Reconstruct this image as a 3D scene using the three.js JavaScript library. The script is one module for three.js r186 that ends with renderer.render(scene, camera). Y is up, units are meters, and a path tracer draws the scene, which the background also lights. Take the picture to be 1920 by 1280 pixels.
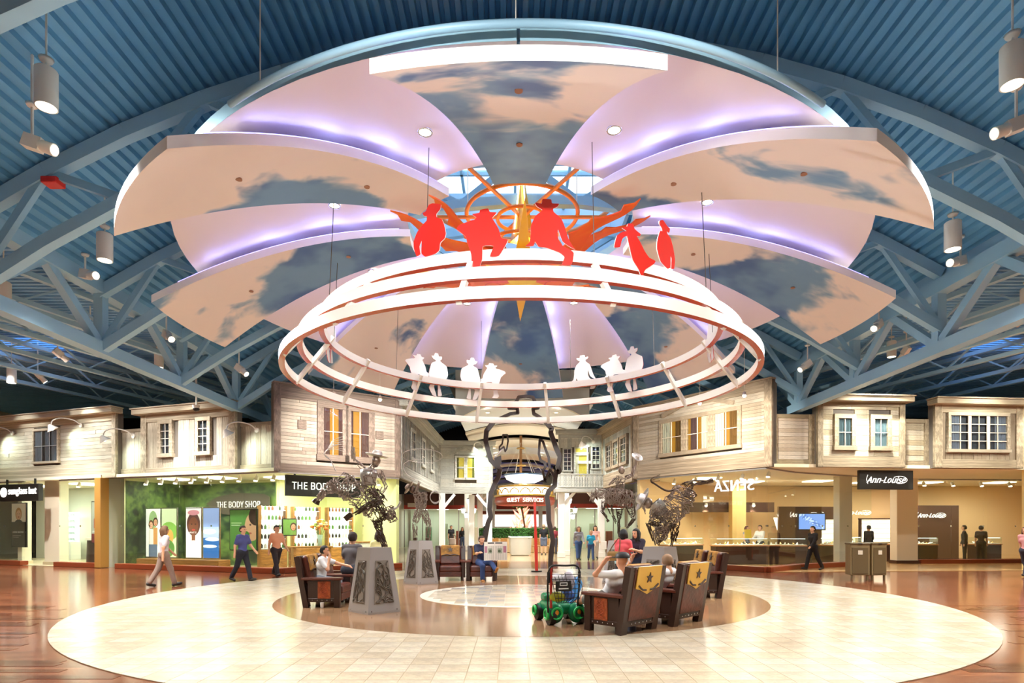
import * as THREE from 'three';
import { mergeGeometries, toCreasedNormals } from 'three/addons/utils/BufferGeometryUtils.js';
import { RoundedBoxGeometry } from 'three/addons/geometries/RoundedBoxGeometry.js';
import { TextGeometry } from 'three/addons/geometries/TextGeometry.js';
import { FontLoader } from 'three/addons/loaders/FontLoader.js';
import { RectAreaLightUniformsLib } from 'three/addons/lights/RectAreaLightUniformsLib.js';

// ---------- camera, sky, exposure, large lights ----------
const scene = new THREE.Scene();
const camera = new THREE.PerspectiveCamera(59.78, 1.5, 0.1, 300);
camera.position.set(-0.196, 1.65, 14.47);
camera.lookAt(-0.196, 1.65, 0);
camera.setViewOffset(1920, 1280, 0, -348, 1920, 1280);      // shift lens: level camera, lens raised
scene.add(camera);
const renderer = new THREE.WebGLRenderer({ antialias: true });
renderer.toneMapping = THREE.LinearToneMapping;
renderer.toneMappingExposure = 1.07;
renderer.shadowMap.enabled = true;
RectAreaLightUniformsLib.init();
scene.background = new THREE.Color().setRGB(2.2, 2.6, 3.2);        // overcast daylight above the skylights
const WARM = new THREE.Color().setRGB(1, 0.91, 0.78), HALIDE = new THREE.Color().setRGB(1, 0.975, 0.93);
const LED = new THREE.Color().setRGB(0.3, 0.37, 1), COOL = new THREE.Color().setRGB(0.88, 1, 0.86);
let lightCount = 0;
function spot(x, y, z, tx, ty, tz, I, ang = 0.9, pen = 0.6, color = HALIDE, radius = 5) {
  const l = new THREE.SpotLight(color, I, 0, ang, pen, 2);
  l.name = 'spot_lamp_' + ++lightCount; l.position.set(x, y, z); l.target.position.set(tx, ty, tz);
  l.castShadow = true; l.shadow.radius = radius; l.shadow.mapSize.set(512, 512); scene.add(l, l.target); return l;
}
function point(x, y, z, I, color = WARM, radius = 4) {
  const l = new THREE.PointLight(color, I); l.name = 'point_lamp_' + ++lightCount; l.position.set(x, y, z);
  l.castShadow = true; l.shadow.radius = radius; scene.add(l); return l;
}
function panelLight(x, y, z, dir, along, w, h, I, color = HALIDE) {   // area light at a point, shining along dir, its width along the vector given
  const l = new THREE.RectAreaLight(color, I, w, h); l.name = 'area_lamp_' + ++lightCount;
  const zA = dir.clone().normalize().negate(), xA = along.clone().normalize(), yA = new THREE.Vector3().crossVectors(zA, xA).normalize();
  xA.crossVectors(yA, zA);
  l.quaternion.setFromRotationMatrix(new THREE.Matrix4().makeBasis(xA, yA, zA)); l.position.set(x, y, z); scene.add(l); return l;
}
const DOWN = new THREE.Vector3(0, -1, 0), XAX = new THREE.Vector3(1, 0, 0);

// ---------- helpers ----------
let seed = 7;
const rnd = () => { seed = (seed * 1664525 + 1013904223) >>> 0; return seed / 4294967296; };
const rr = (a, b) => a + (b - a) * rnd();
const ORD = ['first', 'second', 'third', 'fourth', 'fifth', 'sixth', 'seventh', 'eighth', 'ninth', 'tenth'];
const V = (x, y, z) => new THREE.Vector3(x, y, z);
const PI = Math.PI, sin = Math.sin, cos = Math.cos;
const taken = new Map();
function numbered(n) { const k = taken.get(n) ?? 0; taken.set(n, k + 1); return k ? n + '_' + String(k).padStart(3, '0') : n; }
function tag(o, label, category, group, kind) {
  o.userData.label = label; o.userData.category = category;
  if (group) o.userData.group = group; if (kind) o.userData.kind = kind; return o;
}
function thing(name, label, category, [x, y, z] = [0, 0, 0], turn = 0, group) {
  const o = new THREE.Group(); o.name = numbered(name); o.position.set(x, y, z); o.rotation.y = turn; scene.add(o);
  return tag(o, label, category, group);
}
function struct(name, label, category) { const o = new THREE.Group(); o.name = numbered(name); scene.add(o); return tag(o, label, category, null, 'structure'); }
function merge(list) {
  if (!Array.isArray(list)) return list;
  if (list.length === 1) return list[0];
  const anyColor = list.some((g) => g.attributes.color);
  return mergeGeometries(list.map((g) => {
    const q = g.index ? g.toNonIndexed() : g.clone();
    for (const k of Object.keys(q.attributes)) if (!['position', 'normal', 'uv', ...(anyColor ? ['color'] : [])].includes(k)) q.deleteAttribute(k);
    if (!q.attributes.uv) q.setAttribute('uv', new THREE.BufferAttribute(new Float32Array(q.attributes.position.count * 2), 2));
    q.morphAttributes = {}; return q;
  }));
}
function obj(name, geo, m, parent = scene) {
  const o = new THREE.Mesh(merge(geo), m); o.name = parent === scene ? numbered(name) : name;
  o.castShadow = o.receiveShadow = true; parent.add(o); return o;
}
function copy(o, label, [x, y, z], turn) {
  const c = o.clone(); c.name = numbered(o.name.replace(/_\d{3}$/, '')); scene.add(c); c.userData = { ...o.userData };
  if (label) c.userData.label = label; c.position.set(x, y, z); if (turn !== undefined) c.rotation.set(0, turn, 0); return c;
}
const bx = (w, h, d, x = 0, y = 0, z = 0, ry = 0) => { const g = new THREE.BoxGeometry(w, h, d); if (ry) g.rotateY(ry); return g.translate(x, y, z); };
const rb = (w, h, d, x = 0, y = 0, z = 0, r = 0.02, s = 2) => new RoundedBoxGeometry(w, h, d, s, Math.min(r, w / 2.1, h / 2.1, d / 2.1)).translate(x, y, z);
function bar(a, b, w, h = w) {                                  // square bar between two points
  const d = b.clone().sub(a), L = d.length(), g = new THREE.BoxGeometry(w, h, L);
  const zA = d.normalize(), up = Math.abs(zA.y) > 0.98 ? V(1, 0, 0) : V(0, 1, 0), xA = V(0, 0, 0).crossVectors(up, zA).normalize(), yA = V(0, 0, 0).crossVectors(zA, xA);
  return g.applyMatrix4(new THREE.Matrix4().makeBasis(xA, yA, zA).setPosition(a.clone().add(b).multiplyScalar(0.5)));
}
function cyl(a, b, r1, r2 = r1, seg = 12) {
  const d = b.clone().sub(a), g = new THREE.CylinderGeometry(r2, r1, d.length(), seg);
  return g.applyQuaternion(new THREE.Quaternion().setFromUnitVectors(V(0, 1, 0), d.normalize())).translate((a.x + b.x) / 2, (a.y + b.y) / 2, (a.z + b.z) / 2);
}
const tube = (pts, r, seg = 24, rad = 6, closed = false) => new THREE.TubeGeometry(new THREE.CatmullRomCurve3(pts, closed), seg, r, rad, closed);
const lathe = (pts, seg = 24) => new THREE.LatheGeometry(pts.map(([x, y]) => new THREE.Vector2(x, y)), seg);
const ball = (r, x, y, z, sx = 1, sy = 1, sz = 1, n = 12) => new THREE.SphereGeometry(r, n, Math.max(6, n * 0.7 | 0)).scale(sx, sy, sz).translate(x, y, z);
const shapeOf = (p) => new THREE.Shape(p.map(([x, y]) => new THREE.Vector2(x, y)));
const extr = (p, depth, bevel = 0) => new THREE.ExtrudeGeometry(Array.isArray(p) ? shapeOf(p) : p, { depth, bevelEnabled: bevel > 0, bevelThickness: bevel, bevelSize: bevel, bevelSegments: 1, curveSegments: 8 });
function gridGeo(nu, nv, fn, flip = false) {                     // sheet from a function (u, v in 0..1) -> [x, y, z, s, t]
  const p = [], uv = [], ix = [];
  for (let j = 0; j <= nv; j++) for (let i = 0; i <= nu; i++) { const q = fn(i / nu, j / nv); p.push(q[0], q[1], q[2]); uv.push(q[3] ?? i / nu, q[4] ?? j / nv); }
  for (let j = 0; j < nv; j++) for (let i = 0; i < nu; i++) { const a = j * (nu + 1) + i, b = a + 1, c = a + nu + 1, d = c + 1; flip ? ix.push(a, c, b, b, c, d) : ix.push(a, b, c, b, d, c); }
  const g = new THREE.BufferGeometry(); g.setAttribute('position', new THREE.Float32BufferAttribute(p, 3)); g.setAttribute('uv', new THREE.Float32BufferAttribute(uv, 2)); g.setIndex(ix); g.computeVertexNormals(); return g;
}
function tint(g, r, gg, b) { const n = g.attributes.position.count, c = new Float32Array(n * 3); for (let i = 0; i < n; i++) c.set([r, gg, b], i * 3); g.setAttribute('color', new THREE.BufferAttribute(c, 3)); return g; }

// ---------- textures ----------
const H2 = (x, y) => { let h = (x * 374761393 + y * 668265263) | 0; h = Math.imul(h ^ (h >>> 13), 1274126177); return ((h ^ (h >>> 16)) >>> 0) / 4294967296; };
function vnoise(x, y, per) {                                     // value noise that repeats every `per` cells
  const xi = Math.floor(x), yi = Math.floor(y), fx = x - xi, fy = y - yi, w = (v) => ((v % per) + per) % per, u = fx * fx * (3 - 2 * fx), v = fy * fy * (3 - 2 * fy);
  const a = H2(w(xi), w(yi)), b = H2(w(xi + 1), w(yi)), c = H2(w(xi), w(yi + 1)), d = H2(w(xi + 1), w(yi + 1));
  return a + (b - a) * u + (c - a) * v + (a - b - c + d) * u * v;
}
function fbm(x, y, per, oct = 5) { let s = 0, a = 0.5, f = 1; for (let i = 0; i < oct; i++) { s += a * vnoise(x * f + i * 17, y * f + i * 31, per * f); a *= 0.5; f *= 2; } return s; }
function tex(w, h, fn, srgb = true, rep) {
  const d = new Uint8Array(w * h * 4);
  for (let j = 0; j < h; j++) for (let i = 0; i < w; i++) { const c = fn(i / w, j / h); d.set([c[0], c[1], c[2], 255].map((v) => Math.max(0, Math.min(255, v))), (j * w + i) * 4); }
  const t = new THREE.DataTexture(d, w, h); t.magFilter = THREE.LinearFilter; t.minFilter = THREE.LinearMipmapLinearFilter; t.generateMipmaps = true;
  t.wrapS = t.wrapT = THREE.RepeatWrapping; if (srgb) t.colorSpace = THREE.SRGBColorSpace; if (rep) t.repeat.set(...rep); t.needsUpdate = true; return t;
}
function canvasTex(w, h, draw) {
  const c = document.createElement('canvas'); c.width = w; c.height = h; draw(c.getContext('2d'), w, h);
  const t = new THREE.CanvasTexture(c); t.colorSpace = THREE.SRGBColorSpace; return t;
}
const mixc = (a, b, t) => a.map((v, i) => v + (b[i] - v) * t);
const clamp = (x, a = 0, b = 1) => Math.max(a, Math.min(b, x)), smooth = (a, b, x) => { const t = clamp((x - a) / (b - a)); return t * t * (3 - 2 * t); };
const T = {};
T.cloud = tex(1024, 1024, (u, v) => {
  const wx = (fbm(u * 7 + 2, v * 7, 7, 4) - 0.5) * 0.09, wy = (fbm(u * 7, v * 7 + 4, 7, 4) - 0.5) * 0.09, n = fbm((u + wx) * 10, (v + wy) * 10, 10, 6), m = fbm(u * 5 + 3.3, v * 5 + 1.7, 5, 4), k = smooth(0.415, 0.52, n * 0.86 + m * 0.15);
  const warm = mixc([230, 214, 202], [222, 208, 202], fbm(u * 14, v * 14, 14, 4)), cool = mixc([104, 140, 172], [64, 96, 144], smooth(0.35, 0.65, fbm(u * 16 + 5, v * 16, 16, 4)));
  return mixc(warm, cool, k);
});
T.grain = tex(512, 128, (u, v) => { const a = fbm(u * 5, v * 24, 8, 5), b = vnoise(u * 20, v * 64, 64), k = 212 + (a - 0.5) * 105 + (b - 0.5) * 34; const dk = smooth(0.66, 0.8, fbm(u * 6 + 9, v * 16, 8, 4)); return [k - dk * 50, k - 3 - dk * 52, k - 10 - dk * 50]; });
T.floorWood = tex(1024, 1024, (u, v) => {
  const row = Math.floor(v * 24), s = H2(row, 3), seg = Math.floor(u * 5 + s * 5), t = H2(row, seg + 11), g = fbm(u * 12 + row, v * 90, 96, 4);
  return mixc([98, 54, 36], [146, 90, 60], clamp(t * 0.75 + (g - 0.5) * 1.1 + 0.1));
});
T.stone = tex(512, 512, (u, v) => { const n = fbm(u * 6, v * 6, 6, 5), m = fbm(u * 30, v * 30, 30, 3); const k = (n - 0.5) * 46 + (m - 0.5) * 22; return [226 + k, 226 + k * 0.9, 226 + k * 0.75]; });
T.leather = tex(256, 256, (u, v) => { const n = fbm(u * 8, v * 8, 8, 5), k = 200 + (n - 0.5) * 120; return [k, k, k]; });
T.bump = tex(256, 256, (u, v) => { const k = fbm(u * 16, v * 16, 16, 5) * 255; return [k, k, k]; }, false);
T.mural = tex(512, 512, (u, v) => { const n = fbm(u * 14, v * 14, 14, 6), m = fbm(u * 4, v * 4 + 2, 4, 4), k = smooth(0.3, 0.7, n * 0.6 + m * 0.45); return mixc([22, 52, 26], [124, 158, 70], k); });

// ---------- materials ----------
const mat = (c, rough = 0.6, metal = 0, o = {}) => new THREE.MeshStandardMaterial({ color: c, roughness: rough, metalness: metal, ...o });
const glow = (c, I, o = {}) => new THREE.MeshStandardMaterial({ color: 0xffffff, emissive: c, emissiveIntensity: I, roughness: 0.5, ...o });
const glassPane = (tintc = 0xffffff, r = 0.02) => new THREE.MeshPhysicalMaterial({ color: tintc, transmission: 1, thickness: 0, roughness: r, ior: 1.5 });
const M = {
  steel: mat(0x97c1da, 0.42), steelDark: mat(0x8cb9d4, 0.45), joist: mat(0xa9d0e6, 0.45), deck: mat(0x5c97bf, 0.45), wingDeck: mat(0x86bfe8, 0.55), navy: mat(0x0b0f1c, 0.9), darkRed: mat(0x5a1410, 0.8),
  white: mat(0xf2f1ec, 0.45), paint: mat(0xf4f2ea, 0.3), redGloss: mat(0xb03220, 0.2), red: mat(0xcf2317, 0.35), cream: mat(0xe9dfc6, 0.55), plainPetal: mat(0xdccdca, 0.6), paleBlue: mat(0x93bacb, 0.5),
  fix: mat(0xece7dc, 0.4), dark: mat(0x241a14, 0.35), black: mat(0x16130f, 0.5), chrome: mat(0xc8c8c6, 0.22, 1), brushed: mat(0xb2aeab, 0.42, 0.65), relief: mat(0x6f665c, 0.45, 0.6), reliefBack: mat(0x8f857a, 0.55, 0.4),
  wire: mat(0x94857a, 0.28, 0.7), wireDark: mat(0x54443a, 0.3, 0.7), wirePale: mat(0xc4c0ba, 0.3, 0.7),
  espresso: mat(0x38231a, 0.35), leather: mat(0x6e2f1c, 0.38, 0, { map: T.leather, bumpMap: T.bump, bumpScale: 0.004 }), tan: mat(0xd79b3c, 0.55, 0, { map: T.leather, bumpMap: T.bump, bumpScale: 0.003 }), tooled: mat(0xd0632c, 0.5, 0, { map: T.leather }),
  glass: glassPane(0xfbfffc), glassEdge: mat(0xa8c8b8, 0.2), curb: mat(0x8c3f20, 0.3), maple: mat(0xc98f45, 0.5, 0, { map: T.grain }),
  sign: glow(0xfffaf2, 1.25), lit: glow(0xfff6e0, 3.0), litCool: glow(0xf4fff2, 3), lampFace: glow(0xfff4d8, 9),
};
const font = await new FontLoader().loadAsync('fonts/droid/droid_sans_bold.typeface.json');
const fontR = await new FontLoader().loadAsync('fonts/droid/droid_sans_regular.typeface.json');
const fontS = await new FontLoader().loadAsync('fonts/droid/droid_serif_bold.typeface.json');
function text(str, size, depth = 0.02, f = font, width) {        // centred lettering facing +z
  const g = new TextGeometry(str, { font: f, size, depth, curveSegments: 4 }); g.computeBoundingBox(); const b = g.boundingBox;
  g.translate(-(b.min.x + b.max.x) / 2, -(b.min.y + b.max.y) / 2, 0); if (width) g.scale(width / (b.max.x - b.min.x), 1, 1); return g;
}
// ---------- floor ----------
const R1 = 2.41, R2 = 5.6, R3 = 9.07;
{
  const fl = struct('floor', 'glossy floor of red-brown wood round the tiled circle', 'floor');
  const wood = mat(0xffffff, 0.13, 0, { map: T.floorWood }), corridorStone = mat(0xcbb188, 0.1, 0, { map: T.stone });
  const g = new THREE.PlaneGeometry(64, 34).rotateX(-PI / 2).translate(0, 0, 3);
  { const p = g.attributes.position, uv = g.attributes.uv; for (let i = 0; i < p.count; i++) uv.setXY(i, p.getX(i) / 3.1, p.getZ(i) / 3.1); }
  obj('wood_base', [g, bx(64, 0.2, 34, 0, -0.11, 3)], wood, fl);
  const g2 = bx(64, 0.2, 56, 0, -0.1, -42); { const uv = g2.attributes.uv; for (let i = 0; i < uv.count; i++) uv.setXY(i, uv.getX(i) * 20, uv.getY(i) * 20); }
  obj('corridor_paving', g2, corridorStone, fl);
  // planks nearest the camera
  const plankTones = [[106, 58, 38], [120, 68, 44], [134, 80, 52], [98, 52, 34], [142, 86, 58]].map((c) => mat(new THREE.Color(...c.map((v) => v / 255)).convertSRGBToLinear(), 0.13, 0, { map: T.grain }));
  const pg = new THREE.BoxGeometry(1, 0.004, 0.146); const spots = [];
  for (let r = 0; r < 52; r++) for (const s of [-1, 1]) {
    const z = 9.6 - r * 0.15; let x = 2.2 + rr(0, 0.8);
    while (x < 13) { const L = rr(1, 2), xm = s * (x + L / 2); if (Math.hypot(x, z) > R3 + 0.03 && Math.abs((xm + 0.2) / (14.47 - z)) < 0.95) spots.push([xm, z, L, Math.hypot(xm, 14.47 - z)]); x += L + 0.003; }
  }
  spots.sort((a, b) => a[3] - b[3]);
  for (const [x, z, L] of spots.slice(0, 300)) { const o = obj('plank', pg, plankTones[rnd() * 5 | 0], fl); o.position.set(x, 0.001, z); o.scale.x = L; }

  const circle = thing('tiled_floor_circle', 'large round floor inlay of cream tiles under the ring of cowboys', 'floor inlay');
  const poly = []; for (let i = 0; i < 128; i++) { const a = i / 128 * PI * 2; poly.push([R3 * cos(a), R3 * sin(a)]); }
  const clip = (sq) => { let out = sq; for (let i = 0; i < 128 && out.length; i++) { const [ax, ay] = poly[i], [b0, b1] = poly[(i + 1) % 128], inp = out; out = [];
    const side = (p) => (b0 - ax) * (p[1] - ay) - (b1 - ay) * (p[0] - ax);
    for (let k = 0; k < inp.length; k++) { const p = inp[k], q = inp[(k + 1) % inp.length], sp = side(p), sq2 = side(q); if (sp >= 0) out.push(p); if (sp * sq2 < 0) { const t = sp / (sp - sq2); out.push([p[0] + (q[0] - p[0]) * t, p[1] + (q[1] - p[1]) * t]); } } } return out; };
  const tones = [[228, 213, 187], [224, 207, 179], [230, 217, 193], [219, 202, 174]].map((c) => c.map((v) => Math.pow(v / 255, 2.2)));
  const tm = tones.map((c) => mat(new THREE.Color().setRGB(...c), 0.22, 0, { map: T.stone })), tmv = mat(0xffffff, 0.22, 0, { vertexColors: true, map: T.stone });
  obj('grout_bed', new THREE.CylinderGeometry(R3, R3, 0.006, 128).translate(0, 0.004, 0), mat(0xa08c6a, 0.6), circle);
  const S = 0.352, full = bx(S - 0.007, 0.004, S - 0.007), list = [];
  for (let i = -27; i <= 27; i++) for (let j = -27; j <= 27; j++) {
    const x = (i + 0.5) * S, z = (j + 0.5) * S, off = 0, h = S / 2 - 0.0035, far = Math.hypot(Math.abs(x) + h, Math.abs(z) + h), near = Math.hypot(x, z);
    if (near > R3 + 0.25 || far < R2) continue;
    const tone = (H2(i + 90, j + 40) * 4) | 0, key = Math.hypot(x + 0.2, 14.47 - z) + (Math.abs((x + 0.2) / (14.47 - z)) > 0.9 || z > 8.15 ? 50 : 0);
    if (far < R3) list.push([key, tone, x, z, null]);
    else { const c = clip([[x - h, z - h], [x + h, z - h], [x + h, z + h], [x - h, z + h]]); if (c.length > 2) list.push([key, tone, x, z, c]); }
  }
  list.sort((a, b) => a[0] - b[0]);
  const rest = [];
  list.forEach(([, tone, x, z, c], n) => {
    const g = c ? extr(c.map(([a, b]) => [a, -b]), 0.004).rotateX(-PI / 2).translate(0, 0.0071, 0) : full;
    if (n < 300) { const o = obj('tile', g, tm[tone], circle); if (!c) o.position.set(x, 0.0091, z); }
    else rest.push(tint((c ? g : full.clone().translate(x, 0.0091, z)), ...tones[tone]));
  });
  obj('tile_field', rest, tmv, circle).userData.kind = 'stuff';
  obj('brown_stone_ring', new THREE.CylinderGeometry(R2, R2, 0.008, 128).translate(0, 0.0095, 0), mat(0xa88260, 0.12, 0, { map: T.stone }), circle).userData.label = 'polished brown stone ring';
  obj('joint_line', [bx(0.03, 0.002, R2 - R1, 0, 0.0142, (R2 + R1) / 2), bx(0.03, 0.002, R2 - R1, 0, 0.0142, -(R2 + R1) / 2)], mat(0xd9bb8f, 0.2), circle);
  const med = thing('stone_medallion', 'checkered cream and grey stone medallion at the centre of the floor', 'floor inlay');
  obj('border', new THREE.CylinderGeometry(R1, R1, 0.006, 96).translate(0, 0.0165, 0), mat(0xf0e8d6, 0.12), med);
  const mt = [0xe9dcc0, 0xd9cdb6, 0xc9c4b8, 0xf1e6cd].map((c) => mat(c, 0.12, 0, { map: T.stone })), s2 = 0.36, mg = bx(s2 - 0.004, 0.004, s2 - 0.004);
  for (let i = -7; i < 7; i++) for (let j = -7; j < 7; j++) {
    const x = (i + 0.5) * s2, z = (j + 0.5) * s2; if (Math.hypot(Math.abs(x) + s2 / 2, Math.abs(z) + s2 / 2) > R1 + 0.1) continue;
    const o = obj('tile', mg, mt[((i + j) & 1) * 2 + (H2(i + 30, j + 30) > 0.6 ? 1 : 0)], med); o.position.set(x, 0.0205, z);
    if (Math.hypot(Math.abs(x) + s2 / 2, Math.abs(z) + s2 / 2) > R1 - 0.04) { o.scale.set(0.62, 1, 0.62); o.position.x *= 0.955; o.position.z *= 0.955; }
  }
}

// ---------- roof: vaulted deck with arched trusses, flat wings ----------
const vault = (x) => 10.95 - 0.029 * (x - 0.4) ** 2, LOWER = (x) => vault(x) - 0.22 - 1.05 - 0.0028 * (x - 0.4) ** 2;
const SX = 10.35, ZB = -36, ZF = 18;
{
  const c = struct('ceiling', 'vaulted blue corrugated steel roof deck', 'ceiling');
  const pitch = 0.2, sheet = (x0, n, z0, z1) => {                 // n flutes from x0, running along z
    const pr = []; for (let k = 0; k < n; k++) { const x = x0 + k * pitch; for (const [dx, dy] of [[0, 0], [0.095, 0], [0.115, 0.08], [0.18, 0.08]]) pr.push([x + dx, vault(x + dx) + dy]); }
    pr.push([x0 + n * pitch, vault(x0 + n * pitch)]);
    const p = [], ix = []; pr.forEach(([x, y], i) => { p.push(x, y, z0, x, y, z1); if (i) { const a = i * 2 - 2; ix.push(a, a + 2, a + 1, a + 1, a + 2, a + 3); } });
    const g = new THREE.BufferGeometry(); g.setAttribute('position', new THREE.Float32BufferAttribute(p, 3)); g.setIndex(ix); const q = g.toNonIndexed(); q.computeVertexNormals(); q.setAttribute('uv', new THREE.BufferAttribute(new Float32Array(q.attributes.position.count * 2), 2)); return q;
  };
  for (let k = 0; k < 26; k++) {
    const x0 = -10.4 + k * 0.8;
    if (x0 > -3.3 && x0 < 3.1) { obj('deck_sheet', sheet(x0, 4, 2.6, ZF), M.deck, c); obj('deck_sheet', sheet(x0, 4, ZB, -5.2), M.deck, c); }
    else obj('deck_sheet', sheet(x0, 4, ZB, ZF), M.deck, c);
  }
  // roof skin above the deck (closes the room)
  obj('roof_skin', [[-10.6, -3.25], [3.05, 10.6]].map(([a, b]) => gridGeo(10, 1, (u, v) => [a + (b - a) * u, vault(a + (b - a) * u) + 0.18, ZB + (ZF - ZB) * v])).concat([[2.6, ZF], [ZB, -5.2]].map(([a, b]) => gridGeo(8, 1, (u, v) => [-3.25 + 6.3 * u, vault(-3.25 + 6.3 * u) + 0.18, a + (b - a) * v]))), M.navy, c);
  // lantern over the opening
  const lt = struct('window_1', 'glazed roof lantern above the round opening', 'skylight');
  const L0 = -3.3, L1 = 3.1, Z0 = -5.2, Z1 = 2.6, y0 = 10.55, y1 = 12.2, lw = mat(0xb4cbdc, 0.5);
  obj('curb_wall', [bx(0.1, y1 - y0, Z1 - Z0, L0, (y0 + y1) / 2, (Z0 + Z1) / 2), bx(0.1, y1 - y0, Z1 - Z0, L1, (y0 + y1) / 2, (Z0 + Z1) / 2), bx(L1 - L0, y1 - y0, 0.1, (L0 + L1) / 2, (y0 + y1) / 2, Z0), bx(L1 - L0, y1 - y0, 0.1, (L0 + L1) / 2, (y0 + y1) / 2, Z1)], lw, lt);
  for (let i = 0; i < 4; i++) for (let j = 0; j < 4; j++) obj('pane', bx((L1 - L0) / 4 - 0.08, 0.012, (Z1 - Z0) / 4 - 0.08, L0 + (i + 0.5) * (L1 - L0) / 4, y1, Z0 + (j + 0.5) * (Z1 - Z0) / 4), glassPane(0xf4faff, 0.0), lt);
  const bars = []; for (let i = 0; i <= 4; i++) bars.push(bx(0.08, 0.14, Z1 - Z0, L0 + i * (L1 - L0) / 4, y1, (Z0 + Z1) / 2), bx(L1 - L0, 0.14, 0.08, (L0 + L1) / 2, y1, Z0 + i * (Z1 - Z0) / 4));
  obj('glazing_bars', bars, M.paleBlue, lt);
  for (const z of [-2.6, 0.6]) obj('cross_beam', bar(V(L0, 11.1, z), V(L1, 11.1, z), 0.18), M.steel, lt);
  obj('round_trim', tube(Array.from({ length: 40 }, (_, i) => V(2.55 * sin(i / 40 * PI * 2), 10.0, -0.2 + 2.55 * cos(i / 40 * PI * 2))), 0.06, 80, 6, true), mat(0xc98a5a, 0.4), lt);

  // arched trusses
  let tn = 0;
  const zs = [7.0, 3.4, -0.15, -3.6, -7.3, -11, -14.6, -18.4, -22.2, -26];
  const words = ['nearest the camera', 'over the near rim of the canopy', 'over the middle of the canopy', 'behind the roof lantern', 'over the front store line', 'over the corridor mouth', 'deep above the corridor', 'above the white house front', 'second to last in the vault', 'farthest back in the vault'];
  zs.forEach((z, i) => {
    const t = thing('arched_truss', 'blue arched roof truss ' + words[i], 'truss', [0, 0, 0], 0, 'arched roof trusses');
    const N = 14, xs = Array.from({ length: N + 1 }, (_, k) => -SX + (2 * SX) * k / N), top = (x) => V(x, vault(x) - 0.2, z), low = (x) => V(x, LOWER(x), z);
    const a = [], b = []; for (let k = 0; k < N; k++) { a.push(bar(top(xs[k]), top(xs[k + 1]), 0.2, 0.26)); b.push(bar(low(xs[k]), low(xs[k + 1]), 0.2, 0.22)); }
    obj('top_chord', a, M.steel, t); obj('bottom_chord', b, M.steel, t);
    for (let k = 0; k < N; k++) obj('web_member', k % 2 ? bar(top(xs[k]), low(xs[k + 1]), 0.12, 0.14) : bar(low(xs[k]), top(xs[k + 1]), 0.12, 0.14), M.steelDark, t);
  });
  // side trusses along the vault edges
  for (const s of [-1, 1]) {
    const x = s * SX, t = thing('edge_truss', 'heavy blue truss along the ' + (s < 0 ? 'left' : 'right') + ' edge of the vault', 'truss', [0, 0, 0], 0, 'edge trusses');
    obj('top_chord', bar(V(x, 7.55, ZB), V(x, 7.55, ZF), 0.32, 0.34), M.steel, t);
    obj('bottom_chord', bar(V(x, 6.05, ZB), V(x, 6.05, ZF), 0.3, 0.3), M.steel, t);
    for (let k = 0; k < 12; k++) { const z = 14.2 - k * 3.6;
      obj('post', bar(V(x, 6.1, z), V(x, 7.5, z), 0.22, 0.22), M.steel, t);
      obj('web_member', bar(V(x, 6.1, z), V(x, 7.5, z + 1.8), 0.18, 0.2), M.steel, t); obj('web_member', bar(V(x, 6.1, z), V(x, 7.5, z - 1.8), 0.18, 0.2), M.steel, t); }
    obj('closure_panel', bx(0.12, 1.2, ZF - ZB, s * (SX + 0.12), 8.25, (ZF + ZB) / 2), M.steel, t);
    // wing roof
    const w = struct('ceiling', 'flat pale blue ribbed deck over the ' + (s < 0 ? 'left' : 'right') + ' wing', 'ceiling'), YW = 8.7;
    const zr = []; for (let k = 0; k < 175; k++) zr.push(bx(21, 0.05, 0.1, s * (SX + 10.5), YW, ZF - 0.1 - k * 0.24));
    obj('deck_ribs', zr, M.wingDeck, w).userData.kind = 'stuff';
    obj('deck_plate', [bx(21, 0.05, ZF + 7.5, s * (SX + 10.5), YW + 0.06, (ZF - 7.5) / 2), bx(21, 0.05, 15.2, s * (SX + 10.5), YW + 0.06, -16.7), bx(5.5, 0.05, 1.6, s * (SX + 2.75), YW + 0.06, -8.3), bx(9.5, 0.05, 1.6, s * (SX + 16.25), YW + 0.06, -8.3)], M.wingDeck, w);
    obj('pane', bx(6, 0.02, 1.6, s * (SX + 8.5), YW + 0.08, -8.3), glassPane(0xdcecff, 0.1), w).userData.label = 'roof light pane';
    for (let k = 0; k < 5; k++) {
      const x0 = s * (12.1 + k * 2.3), px = (z) => x0 - s * 0.3 * (z + 5.2) * -1 * -1, jt = thing('bar_joist', ['first', 'second', 'third', 'fourth', 'fifth'][k] + ' open-web steel joist out from the ' + (s < 0 ? 'left' : 'right') + ' edge truss', 'joist', [0, 0, 0], 0, 'wing roof joists');
      const P = (y, z) => V(s * (12.1 + k * 2.3) + s * 0.3 * (z + 5.2), y, z), zb = 8, za = zb - 1.3 * Math.floor((zb - Math.max(-18, -5.2 - (1.2 + 2.3 * k) / 0.3)) / 1.3);
      obj('top_chord', bar(P(8.45, za), P(8.45, zb), 0.18, 0.14), M.joist, jt); obj('bottom_chord', bar(P(7.5, za), P(7.5, zb), 0.17, 0.13), M.joist, jt);
      for (let q = 0; q < Math.round((zb - za) / 1.3); q++) { const a = za + q * 1.3; obj('web_rod', q % 2 ? bar(P(8.42, a), P(7.53, a + 1.3), 0.045) : bar(P(7.53, a), P(8.42, a + 1.3), 0.06), M.joist, jt); }
    }
  }
  // walls that close the hall
  const wl = (n, l, g, m) => tag(obj(n, g, m), l, 'wall', null, 'structure');
  wl('wall_left', 'outer wall beyond the left wing', bx(0.3, 9, 90, -31.4, 4.4, -20), M.cream);
  wl('wall_right', 'outer wall beyond the right wing', bx(0.3, 9, 90, 31.4, 4.4, -20), M.cream);
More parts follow.
